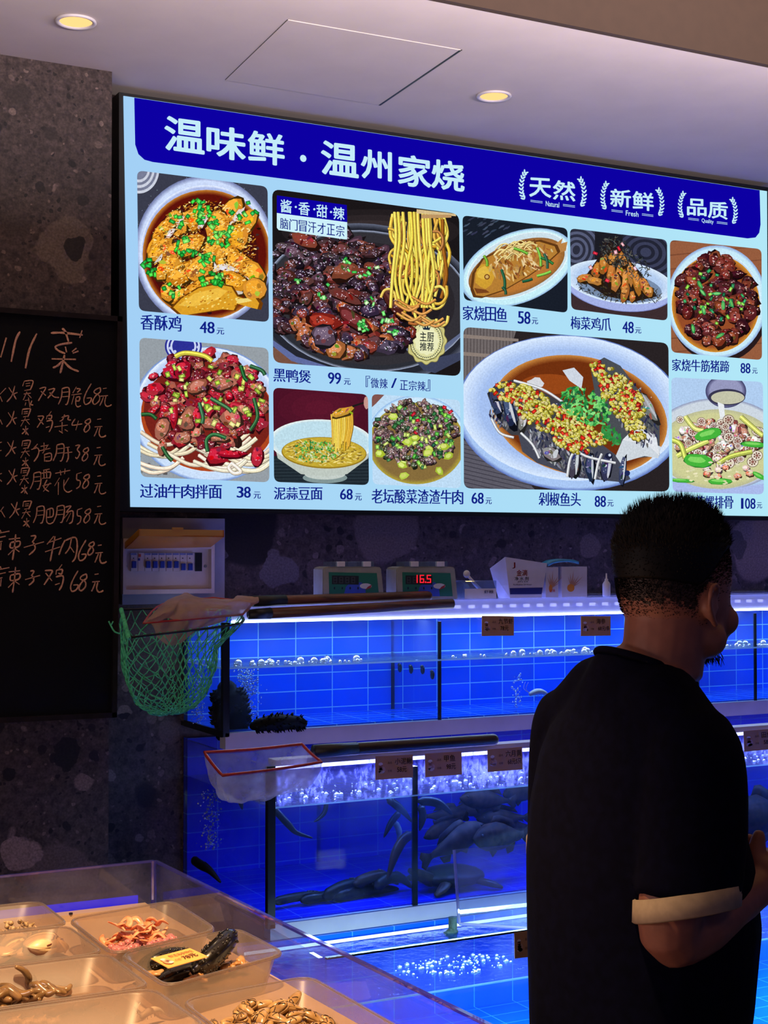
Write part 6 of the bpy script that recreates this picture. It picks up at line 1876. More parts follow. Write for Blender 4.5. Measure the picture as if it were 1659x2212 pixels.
# ================================================================== seafood counter with clear walls
M_TRAY = clear('tray_plastic', (236, 226, 218), 0.03, film=0.12, dirt=0.10, filmcol=(226, 212, 202), rough=0.4)
M_CASE = clear('counter_acrylic', (226, 230, 246), 0.04, film=0.05, dirt=0.16, filmcol=(176, 176, 214))
M_CASEE = clear('counter_acrylic_edge', (130, 130, 240), 0.2, film=0.4, filmcol=(120, 120, 230))
M_BEIGE = pm('cream_counter_top', (186, 160, 138), 0.4, var=0.06, scale=12)
M_CABW = pm('counter_body', (54, 44, 42), 0.5)
ZRIM, ZB = 0.912, 0.852
zw_ = 0.95
k0 = PZ(332, 1862, zw_); k1 = PZ(610, 2010, zw_); k2 = PZ(1060, 2222, zw_)
kl = PZ(-60, 1911, zw_); kl.y = k0.y
dirx = (kl - k0).normalized()
kL = k0 + dirx * 1.1
dn = (k2 - k0).normalized()
kF = k0 + dn * 1.9
cn = thing('seafood_counter', 'seafood display counter with low clear walls around the plastic trays', 'counter', (0.5, 2.3, 0))


def wall_slab(a, b, za, zb, t, side):
    n = (b - a).cross(Vector((0, 0, 1))).normalized() * side
    return [Vector((a.x, a.y, za)), Vector((b.x, b.y, za)), Vector((b.x, b.y, zb)), Vector((a.x, a.y, zb))], n, t


for a, b, s in ((k0, kL, -1), (k0, kF, 1)):
    q, n, t = wall_slab(a, b, ZB - 0.04, zw_, 0.008, -s)
    bm = B(); quad_slab(bm, q, n, t); put('clear_wall', bm, M_CASE, cn)
    bm = B(); quad_slab(bm, [q[3] + Vector((0, 0, -.001)), q[2] + Vector((0, 0, -.001)), q[2] + Vector((0, 0, .0035)), q[3] + Vector((0, 0, .0035))], n, t); put('wall_edge', bm, M_CASEE, cn)
bm = B(); tube(bm, [Vector((k0.x, k0.y, ZB - .03)), Vector((k0.x, k0.y, zw_ + .003))], 0.006, 8); put('corner_joint', bm, M_CASEE, cn)
kFL = kF + dirx * 1.1
ins = 0.012
bm = B()
base = [Vector((p.x, p.y, ZB - 0.035)) for p in (k0, kL, kFL, kF)]
quad_slab(bm, base, (0, 0, 1), 0.035); put('counter_top', bm, M_BEIGE, cn)
bm = B(); quad_slab(bm, [Vector((p.x, p.y, 0)) for p in (k0, kL, kFL, kF)], (0, 0, 1), ZB - 0.036); put('counter_body', bm, M_CABW, cn)
# ledge board along the back wall; glowing strip imitates the tank's blue reflection
bk = k0 + Vector((0, -0.035, 0)); bkL = kL + Vector((0, -0.035, 0))
bm = B(); hexa(bm, [Vector((p.x, p.y, z)) for z in (ZB, ZB + 0.014) for p in (k0 + Vector((-.02, -.002, 0)), kL + Vector((0, -.002, 0)), bkL, bk + Vector((-.02, 0, 0)))]); put('back_ledge', bm, M_BEIGE, cn)
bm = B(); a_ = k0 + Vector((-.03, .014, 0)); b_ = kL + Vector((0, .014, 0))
hexa(bm, [Vector((p_.x, p_.y + d_, z_)) for z_ in (ZB + .010, ZB + .027) for p_, d_ in ((a_, 0), (b_, 0), (b_, .003), (a_, .003))]); put('blue_reflection_strip', bm, emat('blue_reflection_glow', (24, 22, 255), 0.8), cn)
bm = B(); c = PZ(153, 1975, ZB + .015); tube(bm, [c, c + Vector((0, 0, .003))], .004, 10); put('drain_plug', bm, M_BLACK, cn)


def tray(cs, label, h=0.056):
    """cs: BL, BR, FR, FL of the rim (x, y)"""
    c = sum((Vector((x, y, 0)) for x, y in cs), Vector()) / 4
    t = thing('plastic_tray', label, 'tray', (c.x, c.y, ZB), 'clear trays on the seafood counter')

    def ring(inset, z, rad):
        out = []
        n = 4
        P4 = [Vector((x, y, 0)) for x, y in cs]
        P4 = [p + (c - p).normalized() * inset * 1.41 for p in P4]
        for i in range(4):
            p = P4[i]; a = (P4[i - 1] - p).normalized(); b = (P4[(i + 1) % 4] - p).normalized()
            for k in range(6):
                s = k / 5
                q = (p + a * rad) * (1 - s) ** 2 + p * 2 * s * (1 - s) + (p + b * rad) * s * s
                out.append(Vector((q.x, q.y, z)))
        return out
    zb = ZB + 0.001; zr = zb + h
    bm = B()
    loft(bm, [ring(.020, zb, .03), ring(.006, zr - .002, .034), ring(-.002, zr - .001, .036), ring(-.002, zr + .002, .036), ring(.004, zr + .003, .034), ring(.0085, zr, .033), ring(.022, zb + .003, .03)])
    bmesh.ops.recalc_face_normals(bm, faces=bm.faces[:])
    put('tub', bm, M_TRAY, t, True)
    bm = B(); rg = [p for p in ring(.0005, zr + .003, .0355)]; tube(bm, rg, .0022, 6, closed=True); put('rim', bm, M_TRAY, t, True)
    return c


XA = 0.46
tray([(XA, 2.985), (.778, 2.985), (.780, 2.780), (XA, 2.780)], 'clear tray of tiny shellfish at the back left of the counter')
tray([(XA, 2.770), (.774, 2.770), (.780, 2.553), (XA, 2.553)], 'clear tray holding large striped clams')
tray([(XA, 2.545), (.782, 2.545), (.788, 2.320), (XA, 2.320)], 'clear tray of brown worms with one worm reaching up')
tray([(XA, 2.310), (.786, 2.310), (.796, 2.085), (XA, 2.085)], 'nearly empty clear tray in front of the worm tray')
tray([(XA, 2.075), (.792, 2.075), (.800, 1.830), (XA, 1.830)], 'empty clear tray at the near end of the counter')
tray([(.786, 2.806), (1.014, 2.856), (1.012, 2.600), (.790, 2.530)], 'clear tray with orange and pink octopus pieces', .058)
tray([(.795, 2.515), (1.045, 2.585), (1.056, 2.385), (.806, 2.295)], 'clear tray with black sea cucumbers under an orange price tag', .060)
tray([(.804, 2.225), (1.040, 2.255), (1.048, 1.930), (.806, 1.930)], 'clear tray of striped brown clams at the near right corner', .056)

FZ = ZB + 0.006


def W2(px, py, z): return PZ(px, py, z)


# ---- octopus pieces
M_OCT = pm('orange_octopus', (226, 128, 84), 0.35, col2=(238, 180, 140), scale=70, coat=.3)
M_OCTP = pm('pink_octopus', (176, 96, 104), 0.35, col2=(210, 150, 150), scale=90, coat=.3)
for i in range(40):
    px = R.uniform(200, 330); py = R.uniform(2004, 2050) - (14 if 240 < px < 300 else 0)
    lay = R.random()
    c = W2(px, py, FZ + .008); c.z = FZ + .006 + lay * (.042 if 220 < px < 310 else .02)
    c.x = min(max(c.x, .83), .97); c.y = min(max(c.y, 2.61), 2.765)
    a = R.uniform(0, 6.28); L_ = R.uniform(.018, .034)
    pts = [c + Vector((math.cos(a + k * .5) * L_ * (k - 2) * .5, math.sin(a + k * .5) * L_ * (k - 2) * .5, .006 * math.sin(k * 1.8 + i))) for k in range(5)]
    bm = B(); tube(bm, smooth_path(pts, 4), [.003, .006, .0068, .005, .002], 8, flat=.45, round_caps=True)
    put('octopus_piece', bm, M_OCT, None, True, 'strip of orange octopus in the pile in the back right tray', 'octopus', 'orange octopus strips')
for i in range(46):
    px = R.uniform(235, 385); py = 2062 - (px - 235) * .12 + R.uniform(-14, 4)
    c = W2(px, py, FZ + .008); c.z = FZ + .007 + R.random() * .012
    bm = B(); ball(bm, c, .0075, 8, 6, sx=1, sy=1, sz=.8, jit=.0006)
    for k in range(5):
        a = k * 1.257 + i; tube(bm, smooth_path([c, c + Vector((math.cos(a) * .008, math.sin(a) * .008, -.003)), c + Vector((math.cos(a) * .012, math.sin(a) * .012, .001))], 2), [.003, .0022, .001], 5)
    put('small_octopus', bm, M_OCTP, None, True, 'small pink octopus at the front of the octopus tray', 'octopus', 'small pink octopuses')
# ---- tiny shellfish at the back left
M_SHELLY = pm('cream_shell', (206, 176, 132), 0.4, col2=(120, 84, 56), scale=140)
for i in range(130):
    px = R.uniform(-60, 112); py = R.uniform(1978, 2012)
    c = W2(px, py, FZ + .024); c.z = FZ + R.uniform(.004, .030 if px < 70 else .020)
    if not (XA + .03 < c.x < .755 and 2.805 < c.y < 2.955): continue
    bm = B(); tube(bm, [c, c + Vector((R.uniform(-.008, .008), R.uniform(-.008, .008), R.uniform(.0, .008)))], [.0052, .0014], 7, round_caps=True)
    put('tiny_shellfish', bm, M_SHELLY, None, True, 'tiny cream shellfish in the back left tray', 'shellfish', 'tiny shellfish in the back left tray')
# ---- striped clams
M_CLAMS = pm('striped_cream_clam', (226, 196, 150), 0.35, var=.08, scale=60)
M_CLAMD = pm('red_brown_streak', (112, 52, 36), 0.4)


def clam_half(bm, c, rot, a, b, h, s):
    n = 16; rings = []
    for j in range(7):
        t = j / 6 * math.pi / 2
        rings.append([c + rot @ Vector((a * math.cos(t) * math.cos(q) + a * .25 * math.sin(t), b * math.cos(t) * math.sin(q), s * h * math.sin(t))) for q in (2 * math.pi * k / n for k in range(n))])
    loft(bm, rings)


def clam(c, a, b, h, rot, label, group, mat, mats, gape=.12, streak=7, name='clam', dash=False):
    bm = B()
    for s in (1, -1):
        rr = rot @ eul(0, s * gape * -1, 0)
        clam_half(bm, c, rr, a, b, h, s)
    bmesh.ops.recalc_face_normals(bm, faces=bm.faces[:])
    o = put(name, bm, mat, None, True, label, 'clam', group)
    if streak:
        bm = B()
        for k in range(streak):
            t0 = R.uniform(.15, 1.2)
            pts = []
            q0 = -1.9 + 3.8 * k / max(1, streak - 1); ln = .28 if dash else 1.1
            for m in range(5):
                t = t0 + (ln * m / 4 if not dash else .02 * m); q = q0 + (0.05 * m if not dash else ln * m / 4)
                if t > 1.5: break
                pts.append(c + rot @ eul(0, -gape, 0) @ Vector((a * math.cos(t) * math.cos(q) + a * .25 * math.sin(t), b * math.cos(t) * math.sin(q), h * math.sin(t) + .0004)))
            if len(pts) > 2: tube(bm, pts, a * .035, 5)
        if len(bm.verts): put('shell_streaks', bm, mats, o, True)
        else: bm.free()
    return o


def on_floor(px, py, up): 
    c = W2(px, py, FZ + up); return c
clam(on_floor(88, 2040, .022), .038, .028, .021, eul(.15, .1, .5), 'big cream clam with red-brown dashes, middle of the clam tray', 'large clams', M_CLAMS, M_CLAMD, .05, 16, dash=True)
clam(on_floor(28, 2040, .020), .036, .028, .020, eul(-.5, .2, 1.4), 'striped clam with its ribs facing up left of the big dashed clam', 'large clams', M_CLAMS, M_CLAMD, .12, 12)
clam(on_floor(128, 2042, .016), .020, .018, .012, eul(.9, -.2, 2.2), 'half-open cream clam right of the big dashed clam', 'large clams', M_CLAMS, M_CLAMD, .3, 3)
clam(on_floor(5, 2062, .012), .028, .022, .015, eul(.1, .2, 2.6), 'striped clam at the left edge of the clam tray', 'large clams', M_CLAMS, M_CLAMD, .15, 9)
clam(on_floor(45, 2058, .008), .024, .018, .012, eul(.1, .1, .2), 'pale clam lying lowest in the clam tray', 'large clams', M_CLAMS, M_CLAMD, .2, 6)
# ---- worms
M_WORM = pm('olive_worm', (104, 78, 48), 0.28, col2=(142, 108, 68), scale=40, coat=.5)


def worm(pts, r, label, group):
    bm = B(); tube(bm, smooth_path(pts, 6), [r * .7, r, r * 1.05, r * .95, r * .6], 10, round_caps=True)
    put('worm', bm, M_WORM, None, True, label, 'worm', group)


def wp(px, py, z): return PZ(px, py, FZ + z)
worm([wp(62, 2134, .012), wp(60, 2124, .022), wp(62, 2112, .035), wp(52, 2097, .048), wp(36, 2089, .056)], .0058, 'brown worm reaching up out of the worm pile', 'brown worms')
worm([wp(88, 2134, .012), wp(105, 2132, .010), wp(125, 2137, .008), wp(143, 2138, .009), wp(152, 2130, .012)], .0065, 'brown worm stretched out to the right of the worm pile', 'brown worms')
worm([wp(60, 2124, .02), wp(72, 2118, .024), wp(72, 2110, .03), wp(78, 2120, .02)], .0042, 'thin worm curled up beside the reaching worm', 'brown worms')
for i in range(22):
    px = R.uniform(-40, 85); py = R.uniform(2122, 2150); a = R.uniform(-.9, .9) + (math.pi if R.random() < .5 else 0)
    c = wp(px, py, .006); c.z = FZ + .007 + R.random() * .022
    c.y = min(max(c.y, 2.37), 2.49)
    L_ = R.uniform(.035, .06)
    worm([c + Vector((math.cos(a) * L_ * t, max(-.02, min(.02, math.sin(a) * L_ * t)), .006 * math.sin(t * 5 + i))) for t in (-.5, -.25, 0, .25, .5)], R.uniform(.0055, .0075), 'olive brown worm in the pile in the worm tray', 'brown worms in the pile')
for i, (x0, x1, py, lab) in enumerate(((100, 160, 2186, 'left'), (150, 210, 2176, 'right'))):
    worm([wp(x0 + (x1 - x0) * t, py - 10 * t + 2 * math.sin(t * 6), .007) for t in (0, .25, .5, .75, 1)], .0075, 'worm lying along the back of the nearly empty tray, the %s of two' % lab, 'worms in the nearly empty tray')
# crumbs of shellfish in the nearly empty tray
for i, (px, py) in enumerate(((60, 2208), (85, 2206), (115, 2207), (30, 2206))):
    c = wp(px, py, .006); bm = B(); ball(bm, c, .011, 9, 6, sx=1.2, sy=.9, sz=.6, jit=.001); tube(bm, [c, c + Vector((.012, .004, .008))], [.004, .001], 6)
    put('snail', bm, M_SHELLY, None, True, 'small cream snail in the nearly empty tray', 'snail', 'snails in the nearly empty tray')
shrimp(wp(333, 2190, .012), .05, 'single shrimp standing near the right end of the nearly empty tray', None, .4)

# ---- sea cucumbers, pieces and tag
M_CUCW = pm('wet_black_cucumber', (20, 17, 16), 0.22, var=.4, scale=90, coat=.6)
cucumber([wp(300, 2100, .016), wp(330, 2080, .03), wp(370, 2068, .034), wp(410, 2066, .03)], .019, 'wet black sea cucumber lying under the orange price tag', 'wet sea cucumbers in the tray', M_CUCW, 110, sl=.35)
cucumber([wp(425, 2095, .022), wp(450, 2075, .034), wp(478, 2046, .050), wp(500, 2020, .062)], .021, 'wet black sea cucumber sticking up over the tray rim', 'wet sea cucumbers in the tray', M_CUCW, 120, sl=.35)
cucumber([wp(345, 2120, .010), wp(390, 2100, .016), wp(430, 2095, .016), wp(465, 2092, .012)], .016, 'dark sea cucumber pressed flat below the orange price tag', 'wet sea cucumbers in the tray', M_CUCW, 60, sl=.35)
M_BIT = pm('amber_sea_bits', (170, 112, 54), 0.3, col2=(206, 168, 118), scale=70, coat=.5)
for i in range(30):
    px, py = R.choice(((R.uniform(335, 470), R.uniform(2095, 2122)), (R.uniform(470, 555), R.uniform(2070, 2098)), (R.uniform(280, 330), R.uniform(2085, 2110))))
    c = wp(px, py, .010); c.z = FZ + .006 + R.random() * .016
    c.x = min(max(c.x, .84), 1.02); c.y = min(max(c.y, 2.335 + (c.x - .8) * .34), 2.50)
    bm = B(); bmesh.ops.create_icosphere(bm, subdivisions=2, radius=1, matrix=Matrix.Translation(c) @ eul(R.uniform(-.6, .6), R.uniform(-.6, .6), R.uniform(0, 3)).to_4x4() @ Matrix.Diagonal((R.uniform(.010, .018), R.uniform(.007, .011), R.uniform(.004, .007), 1)))
    for v in bm.verts: v.co += Vector((1, 1, 1)) * mnoise.noise(v.co * 90) * .003
    put('seafood_piece', bm, M_BIT, None, True, 'amber seafood piece in the tray with the sea cucumbers', 'seafood', 'amber seafood pieces')
tq = [wp(326, 2070, .058), wp(410, 2048, .063), wp(450, 2066, .058), wp(364, 2091, .051)]
tgt = thing('price_tag', 'orange price tag lying on the black sea cucumbers, reading 78元', 'price tag', tq[3])
bm = B(); quad_slab(bm, tq, (0, 0, -1), .0012); put('card', bm, pm('orange_card', (244, 176, 92), .55, var=.04), tgt)
pol = []


def tplace(x, y, l):
    u, v = x, y
    return (tq[0] * (1 - u) + tq[1] * u) * (1 - v) + (tq[3] * (1 - u) + tq[2] * u) * v + Vector((0, 0, .0006 + l))


for s, b4, w in (('鲜活海参特价', ((.34, .16), (.94, .16), (.94, .38), (.34, .38)), 0), ('78元', ((.52, .50), (.86, .50), (.86, .78), (.52, .78)), .006), ('价格', ((.32, .58), (.46, .58), (.46, .74), (.32, .74)), 0)):
    pol += [(pl, lin((110, 60, 30))) for pl in text_faces(s, b4, w)]
for cu, cv_, ru, rv, c in ((.15, .62, .10, .2, (214, 150, 110)), (.13, .4, .06, .1, (236, 220, 205)), (.17, .72, .08, .1, (230, 214, 205)), (.16, .6, .05, .08, (120, 70, 60))):
    pol.append(([(cu + ru * math.cos(2 * math.pi * k / 12), cv_ + rv * math.sin(2 * math.pi * k / 12)) for k in range(12)], lin(c)))
put('print', ink_mesh(pol, tplace, 1e-6, 0), M_INK, tgt)

# ---- brown clams
M_CLAMB = pm('brown_clam', (150, 112, 66), 0.3, col2=(196, 160, 108), scale=60, coat=.4)
M_CLAMK = pm('dark_clam_streak', (58, 36, 24), 0.4)
n = 0
spots = []
for lay in range(3):
    for i in range(26):
        for tr_ in range(60):
            px = R.uniform(430, 720); py = R.uniform(2128, 2235)
            c = wp(px, py, .009 + lay * .012)
            if c.x < .835 or c.x > 1.015 or c.y < 1.96 or c.y > 2.215: continue
            if lay == 2 and not (500 < px < 640): continue
            if any((c - s).length < .0195 for s in spots): continue
            spots.append(c.copy()); break
        else: continue
        rot = eul(R.uniform(-.5, .5), R.uniform(-.6, .6), R.uniform(0, 6.28))
        clam(c, R.uniform(.017, .023), R.uniform(.0085, .011), R.uniform(.0075, .0095), rot, 'striped brown clam in the heap at the near right corner', 'brown clams in the near right tray', M_CLAMB, M_CLAMK, .05, 6)
        n += 1
# ================================================================== the man in the black shirt
M_SKIN = pm('skin', (150, 96, 78), 0.55, var=0.10, scale=40, sss=0.05)
M_SHIRT = pm('black_cotton', (5, 6, 26), 0.95, var=0.25, scale=60, spec=0.08)
M_CUFF = pm('cream_cuff', (164, 146, 124), 0.8, var=0.08, scale=80)
M_HAIR = pm('black_hair', (7, 7, 10), 0.6, var=0.3, scale=200, spec=0.2)
M_TROU = pm('dark_trousers', (12, 12, 18), 0.85, var=0.2)
man = thing('person', 'man in a black short-sleeved shirt with cream cuffs, seen from behind', 'person', (1.44, 1.90, 0.0))
HX, HY, HZ = 1.492, 1.856, 1.448     # chin level
HROT = rotz(math.radians(9))
PROF = [(0.000, .074, .040, .020), (0.010, .086, .010, .040), (0.030, .094, -.040, .055), (0.055, .095, -.074, .066), (0.080, .094, -.090, .072), (0.105, .091, -.097, .0755),
        (0.130, .094, -.101, .0775), (0.155, .094, -.103, .078), (0.180, .088, -.100, .0755), (0.200, .076, -.090, .068), (0.218, .055, -.070, .054), (0.231, .026, -.040, .032), (0.236, .0, -.012, .008)]


def hprof(z):
    z = max(0, min(.236, z))
    for a, b in zip(PROF, PROF[1:]):
        if a[0] <= z <= b[0]:
            f = (z - a[0]) / (b[0] - a[0]); return [a[i] * (1 - f) + b[i] * f for i in (1, 2, 3)]
    return PROF[-1][1:]


def hpt(z, th, grow=0.0):
    xf, xb, hw = hprof(z)
    mx, ax = (xf + xb) / 2, (xf - xb) / 2 + grow
    n = 2.25
    c, s = math.cos(th), math.sin(th)
    r = (abs(c) ** n + abs(s) ** n) ** (-1 / n)
    return Vector((mx + ax * c * r, (hw + grow) * s * r, z))


def hw_(v): return Vector((HX, HY, HZ)) + HROT @ v


bm = B()
NT = 40
loft(bm, [[hw_(hpt(z, 2 * math.pi * k / NT)) for k in range(NT)] for z in [i * .236 / 30 for i in range(31)]])
# nose, lips, brow, ears
tube(bm, [hw_(Vector((.088, 0, .112))), hw_(Vector((.098, 0, .085))), hw_(Vector((.101, 0, .072))), hw_(Vector((.090, 0, .062)))], [.007, .011, .014, .010], 10, round_caps=True)
for s in (-1, 1): ball(bm, hw_(Vector((.094, s * .012, .066))), .010)
tube(bm, [hw_(Vector((.084, -.024, .040))), hw_(Vector((.097, 0, .041))), hw_(Vector((.084, .024, .040)))], [.004, .0075, .004], 8, round_caps=True)
tube(bm, [hw_(Vector((.083, -.020, .031))), hw_(Vector((.095, 0, .029))), hw_(Vector((.083, .020, .031)))], [.004, .0075, .004], 8, round_caps=True)
for s in (-1, 1): tube(bm, [hw_(Vector((.086, s * .012, .124))), hw_(Vector((.082, s * .036, .127))), hw_(Vector((.062, s * .058, .122)))], [.006, .007, .005], 8, round_caps=True)
for s in (-1, 1):
    ball(bm, hw_(Vector((.066, s * .040, .062))), .026, sx=1, sy=1, sz=1)      # cheeks
    ball(bm, hw_(Vector((.02, s * .050, .035))), .030)                          # jowl
    e = lambda x, y, z: hw_(Vector((-.004 + x, s * (.0765 + y), .088 + z)))
    tube(bm, smooth_path([e(.010, .002, .012), e(.006, .009, .026), e(-.008, .014, .032), e(-.020, .017, .022), e(-.022, .016, .004), e(-.012, .011, -.014), e(.002, .005, -.028), e(.009, .003, -.030)], 4), [.0038, .0045, .005, .005, .0045, .0045, .006, .004], 8, round_caps=True)
    tube(bm, smooth_path([e(-.002, .006, .020), e(-.010, .009, .010), e(-.008, .008, -.006), e(.002, .004, -.014)], 4), .0036, 7, round_caps=True)
    ball(bm, e(-.006, .003, .0), .016, sx=1, sy=.35, sz=1.5)
    ball(bm, e(.008, .002, -.004), .006)
# neck into trunk
NB0 = Vector((1.445, 1.872, 1.43))
tube(bm, [hw_(Vector((-.020, 0, .06))), hw_(Vector((-.030, 0, .0))), NB0, NB0 + Vector((-.01, .01, -.08))], [.066, .067, .072, .10], 20)
SHR = Vector((1.425, 1.735, 1.325)); SHL = Vector((1.432, 2.045, 1.325))
for sh_ in (SHR, SHL): tube(bm, [NB0 + Vector((-.01, 0, -.01)), NB0 * .5 + sh_ * .5 + Vector((-.01, 0, .012)), sh_], [.06, .058, .052], 14, round_caps=True)
TC = lambda px, D: CAM + ray(px, 1190) * D
def trunk(scale_=1.0):
    r = []
    for z, ax, ay, dx in ((.80, .135, .185, -.005), (.92, .150, .190, .01), (1.04, .160, .192, .02), (1.14, .152, .190, .012), (1.22, .135, .182, .0), (1.29, .115, .165, -.008), (1.335, .10, .145, -.008), (1.37, .085, .115, -.004)):
        r.append([Vector((1.432 + dx + ax * scale_ * math.cos(q), 1.892 + ay * scale_ * math.sin(q), z)) for q in (2 * math.pi * k / 28 for k in range(28))])
    return r
loft(bm, trunk(.92))
# arms: shoulder, elbow, wrist
ELR = PD(1447, 2018, 2.125); WRR = PD(1648, 1905, 2.275)
ELL = Vector((1.46, 2.10, 1.05)); WRL = Vector((1.60, 1.90, 1.105))
tube(bm, smooth_path([SHR, SHR * .5 + ELR * .5 + Vector((-.005, -.01, 0)), ELR, ELR * .62 + WRR * .38 + Vector((0, -.004, -.006)), WRR], 5), [.060, .058, .052, .052, .048, .044, .042, .046, .042, .034, .030], 14, round_caps=True)
tube(bm, smooth_path([SHL, SHL * .5 + ELL * .5, ELL, ELL * .5 + WRL * .5, WRL], 5), [.058, .054, .048, .044, .036, .028], 14, round_caps=True)


def hand(bm, w, palm_d, up, thumb_side, curl):
    """w wrist, palm_d palm direction, up = thumb side direction; four fingers curl forward, thumb stands up"""
    palm_d = palm_d.normalized(); up = (up - palm_d * up.dot(palm_d)).normalized(); nrm = palm_d.cross(up) * thumb_side
    k = w + palm_d * .085
    for i in range(4):
        o = (1.5 - i) * .020
        kk = k + up * o
        tube(bm, [w + up * o * .55, (w + kk) / 2 + up * o * .1, kk], [.018, .0165, .0125], 10, round_caps=True)
        L_ = (.040, .045, .042, .032)[i]
        d1 = (palm_d * math.cos(curl) + nrm * math.sin(curl)).normalized()
        d2 = (palm_d * math.cos(curl * 2.2) + nrm * math.sin(curl * 2.2)).normalized()
        d3 = (palm_d * math.cos(curl * 3.0) + nrm * math.sin(curl * 3.0)).normalized()
        p1 = kk + d1 * L_; p2 = p1 + d2 * L_ * .65; p3 = p2 + d3 * L_ * .5
        tube(bm, [kk, p1, p2, p3], [.0105, .0098, .0090, .0076], 9, round_caps=True)
    tb = w + palm_d * .022 + up * .022
    return tb


tb = hand(bm, WRR, Vector((.80, .25, .28)), Vector((-.30, .1, .95)), 1, .55)
T1 = PD(1632, 1845, 2.285); T2 = PD(1637, 1822, 2.29); T3 = PD(1639, 1806, 2.295)
tube(bm, [WRR + Vector((0, 0, .01)), T1 * .6 + WRR * .4, T1, T2, T3], [.030, .026, .0170, .0128, .0108], 12, round_caps=True)
tbl = hand(bm, WRL, Vector((.9, -.40, -.10)), Vector((-.1, -.3, .9)), -1, .6)
F1 = PD(1600, 1832, 2.36); F2 = PD(1618, 1814, 2.35)
tube(bm, [WRL + Vector((.02, 0, .02)), F1, F2], [.022, .014, .011], 10, round_caps=True)


def remesh(bm, name, vox, smooth_it=6, fac=.5):
    me = bpy.data.meshes.new(name); bm.to_mesh(me); bm.free()
    o = bpy.data.objects.new(name, me); COL.objects.link(o)
    m = o.modifiers.new('r', 'REMESH'); m.mode = 'VOXEL'; m.voxel_size = vox
    s = o.modifiers.new('s', 'SMOOTH'); s.iterations = smooth_it; s.factor = fac
    dg = bpy.context.evaluated_depsgraph_get(); dg.update()
    out = bpy.data.meshes.new_from_object(o.evaluated_get(dg))
    bpy.data.objects.remove(o); bpy.data.meshes.remove(me)
    return out


body_me = remesh(bm, 'body', .0042, 5)
BODY = put('body', body_me, [M_SKIN, pm('shaved_scalp', (62, 44, 38), .6, var=.2, scale=160)], man, True)

# ---- shirt: trunk, collar slope, wide sleeves; the cream cuff closes the sleeve
HEM = PD(1484, 1946, 2.128)
hemdir = (HEM - SHR).normalized()
bm = B()
prof = trunk(1.06)
CR = lambda q, r, dz: Vector((1.446 + r * math.cos(q), 1.872 + r * math.sin(q), 1.434 + dz - .032 * math.cos(q)))
loft(bm, prof + [[CR(q, .088, -.022) for q in (2 * math.pi * k / 28 for k in range(28))], [CR(q, .079, 0) for q in (2 * math.pi * k / 28 for k in range(28))]])
for sh_ in (SHR, SHL):
    o_ = Vector((0, -.002 if sh_ is SHR else .002, .004))
    tube(bm, [NB0 + Vector((-.012, 0, -.020)), NB0 * .5 + sh_ * .5 + Vector((-.012, 0, .008)), sh_ + o_], [.066, .068, .064], 16, round_caps=True)
tube(bm, smooth_path([SHR + Vector((0, .03, .006)), SHR + Vector((.0, -.004, .0)), SHR * .5 + HEM * .5 + Vector((.004, -.004, 0)), HEM], 5), [.060, .066, .072, .076, .077, .075, .073], 20)
HEML = SHL * .25 + ELL * .75
tube(bm, smooth_path([SHL + Vector((0, -.03, .006)), SHL + Vector((0, .004, 0)), HEML], 5), [.060, .066, .072, .074], 20)
# soft folds of the cloth
sm = remesh(bm, 'shirt', .007, 10)
for v in sm.vertices:
    n_ = mnoise.noise(Vector((v.co.x * 7, v.co.y * 7, v.co.z * 3.2))) * .007
    v.co += v.normal * n_
shirt = put('shirt', sm, M_SHIRT, man, True)
bm = B()
ax = (HEM - (SHR * .5 + HEM * .5)).normalized()
sidex = Vector((.93, -.2, .02)); sidex = (sidex - ax * sidex.dot(ax)).normalized(); sidey = ax.cross(sidex)
rg = []
for f, r in ((-.014, .0735), (-.012, .0775), (.018, .0770), (.020, .0735), (.018, .071), (-.010, .070)):
    rg.append([HEM + ax * (f - .020 * math.cos(q)) + (sidex * math.cos(q) + sidey * math.sin(q)) * r for q in (2 * math.pi * k / 36 for k in range(36))])
loft(bm, rg, cap=False)
bmesh.ops.recalc_face_normals(bm, faces=bm.faces[:])
put('cuff', bm, M_CUFF, shirt, True, 'cream cuff of the right sleeve')
bm = B()
axl = (HEML - SHL).normalized(); sx_ = Vector((1, 0, 0)); sx_ = (sx_ - axl * sx_.dot(axl)).normalized(); sy_ = axl.cross(sx_)
loft(bm, [[HEML + axl * f + (sx_ * math.cos(q) + sy_ * math.sin(q)) * r for q in (2 * math.pi * k / 30 for k in range(30))] for f, r in ((-.014, .0735), (-.012, .0775), (.018, .077), (.020, .0735), (.018, .071))], cap=False)
put('cuff', bm, M_CUFF, shirt, True, 'cream cuff of the left sleeve')
# ribbed neckband
bm = B()
tube(bm, [CR(2 * math.pi * k / 40, .0775, .002) for k in range(40)], .0042, 8, closed=True, flat=1.4)
put('neckband', bm, M_SHIRT, shirt, True)

# ---- hair: short back and sides, upright on top
def hairline(th):
    c = math.cos(th)          # 1 at the face, -1 at the nape
    f = (1 + c) / 2
    if c > .35: return .176 + .012 * (c - .35) / .65
    if c > -.25: return .118 + (.176 - .118) * (c + .25) / .6
    return .118 + .012 * min(1, (-.25 - c) / .6)


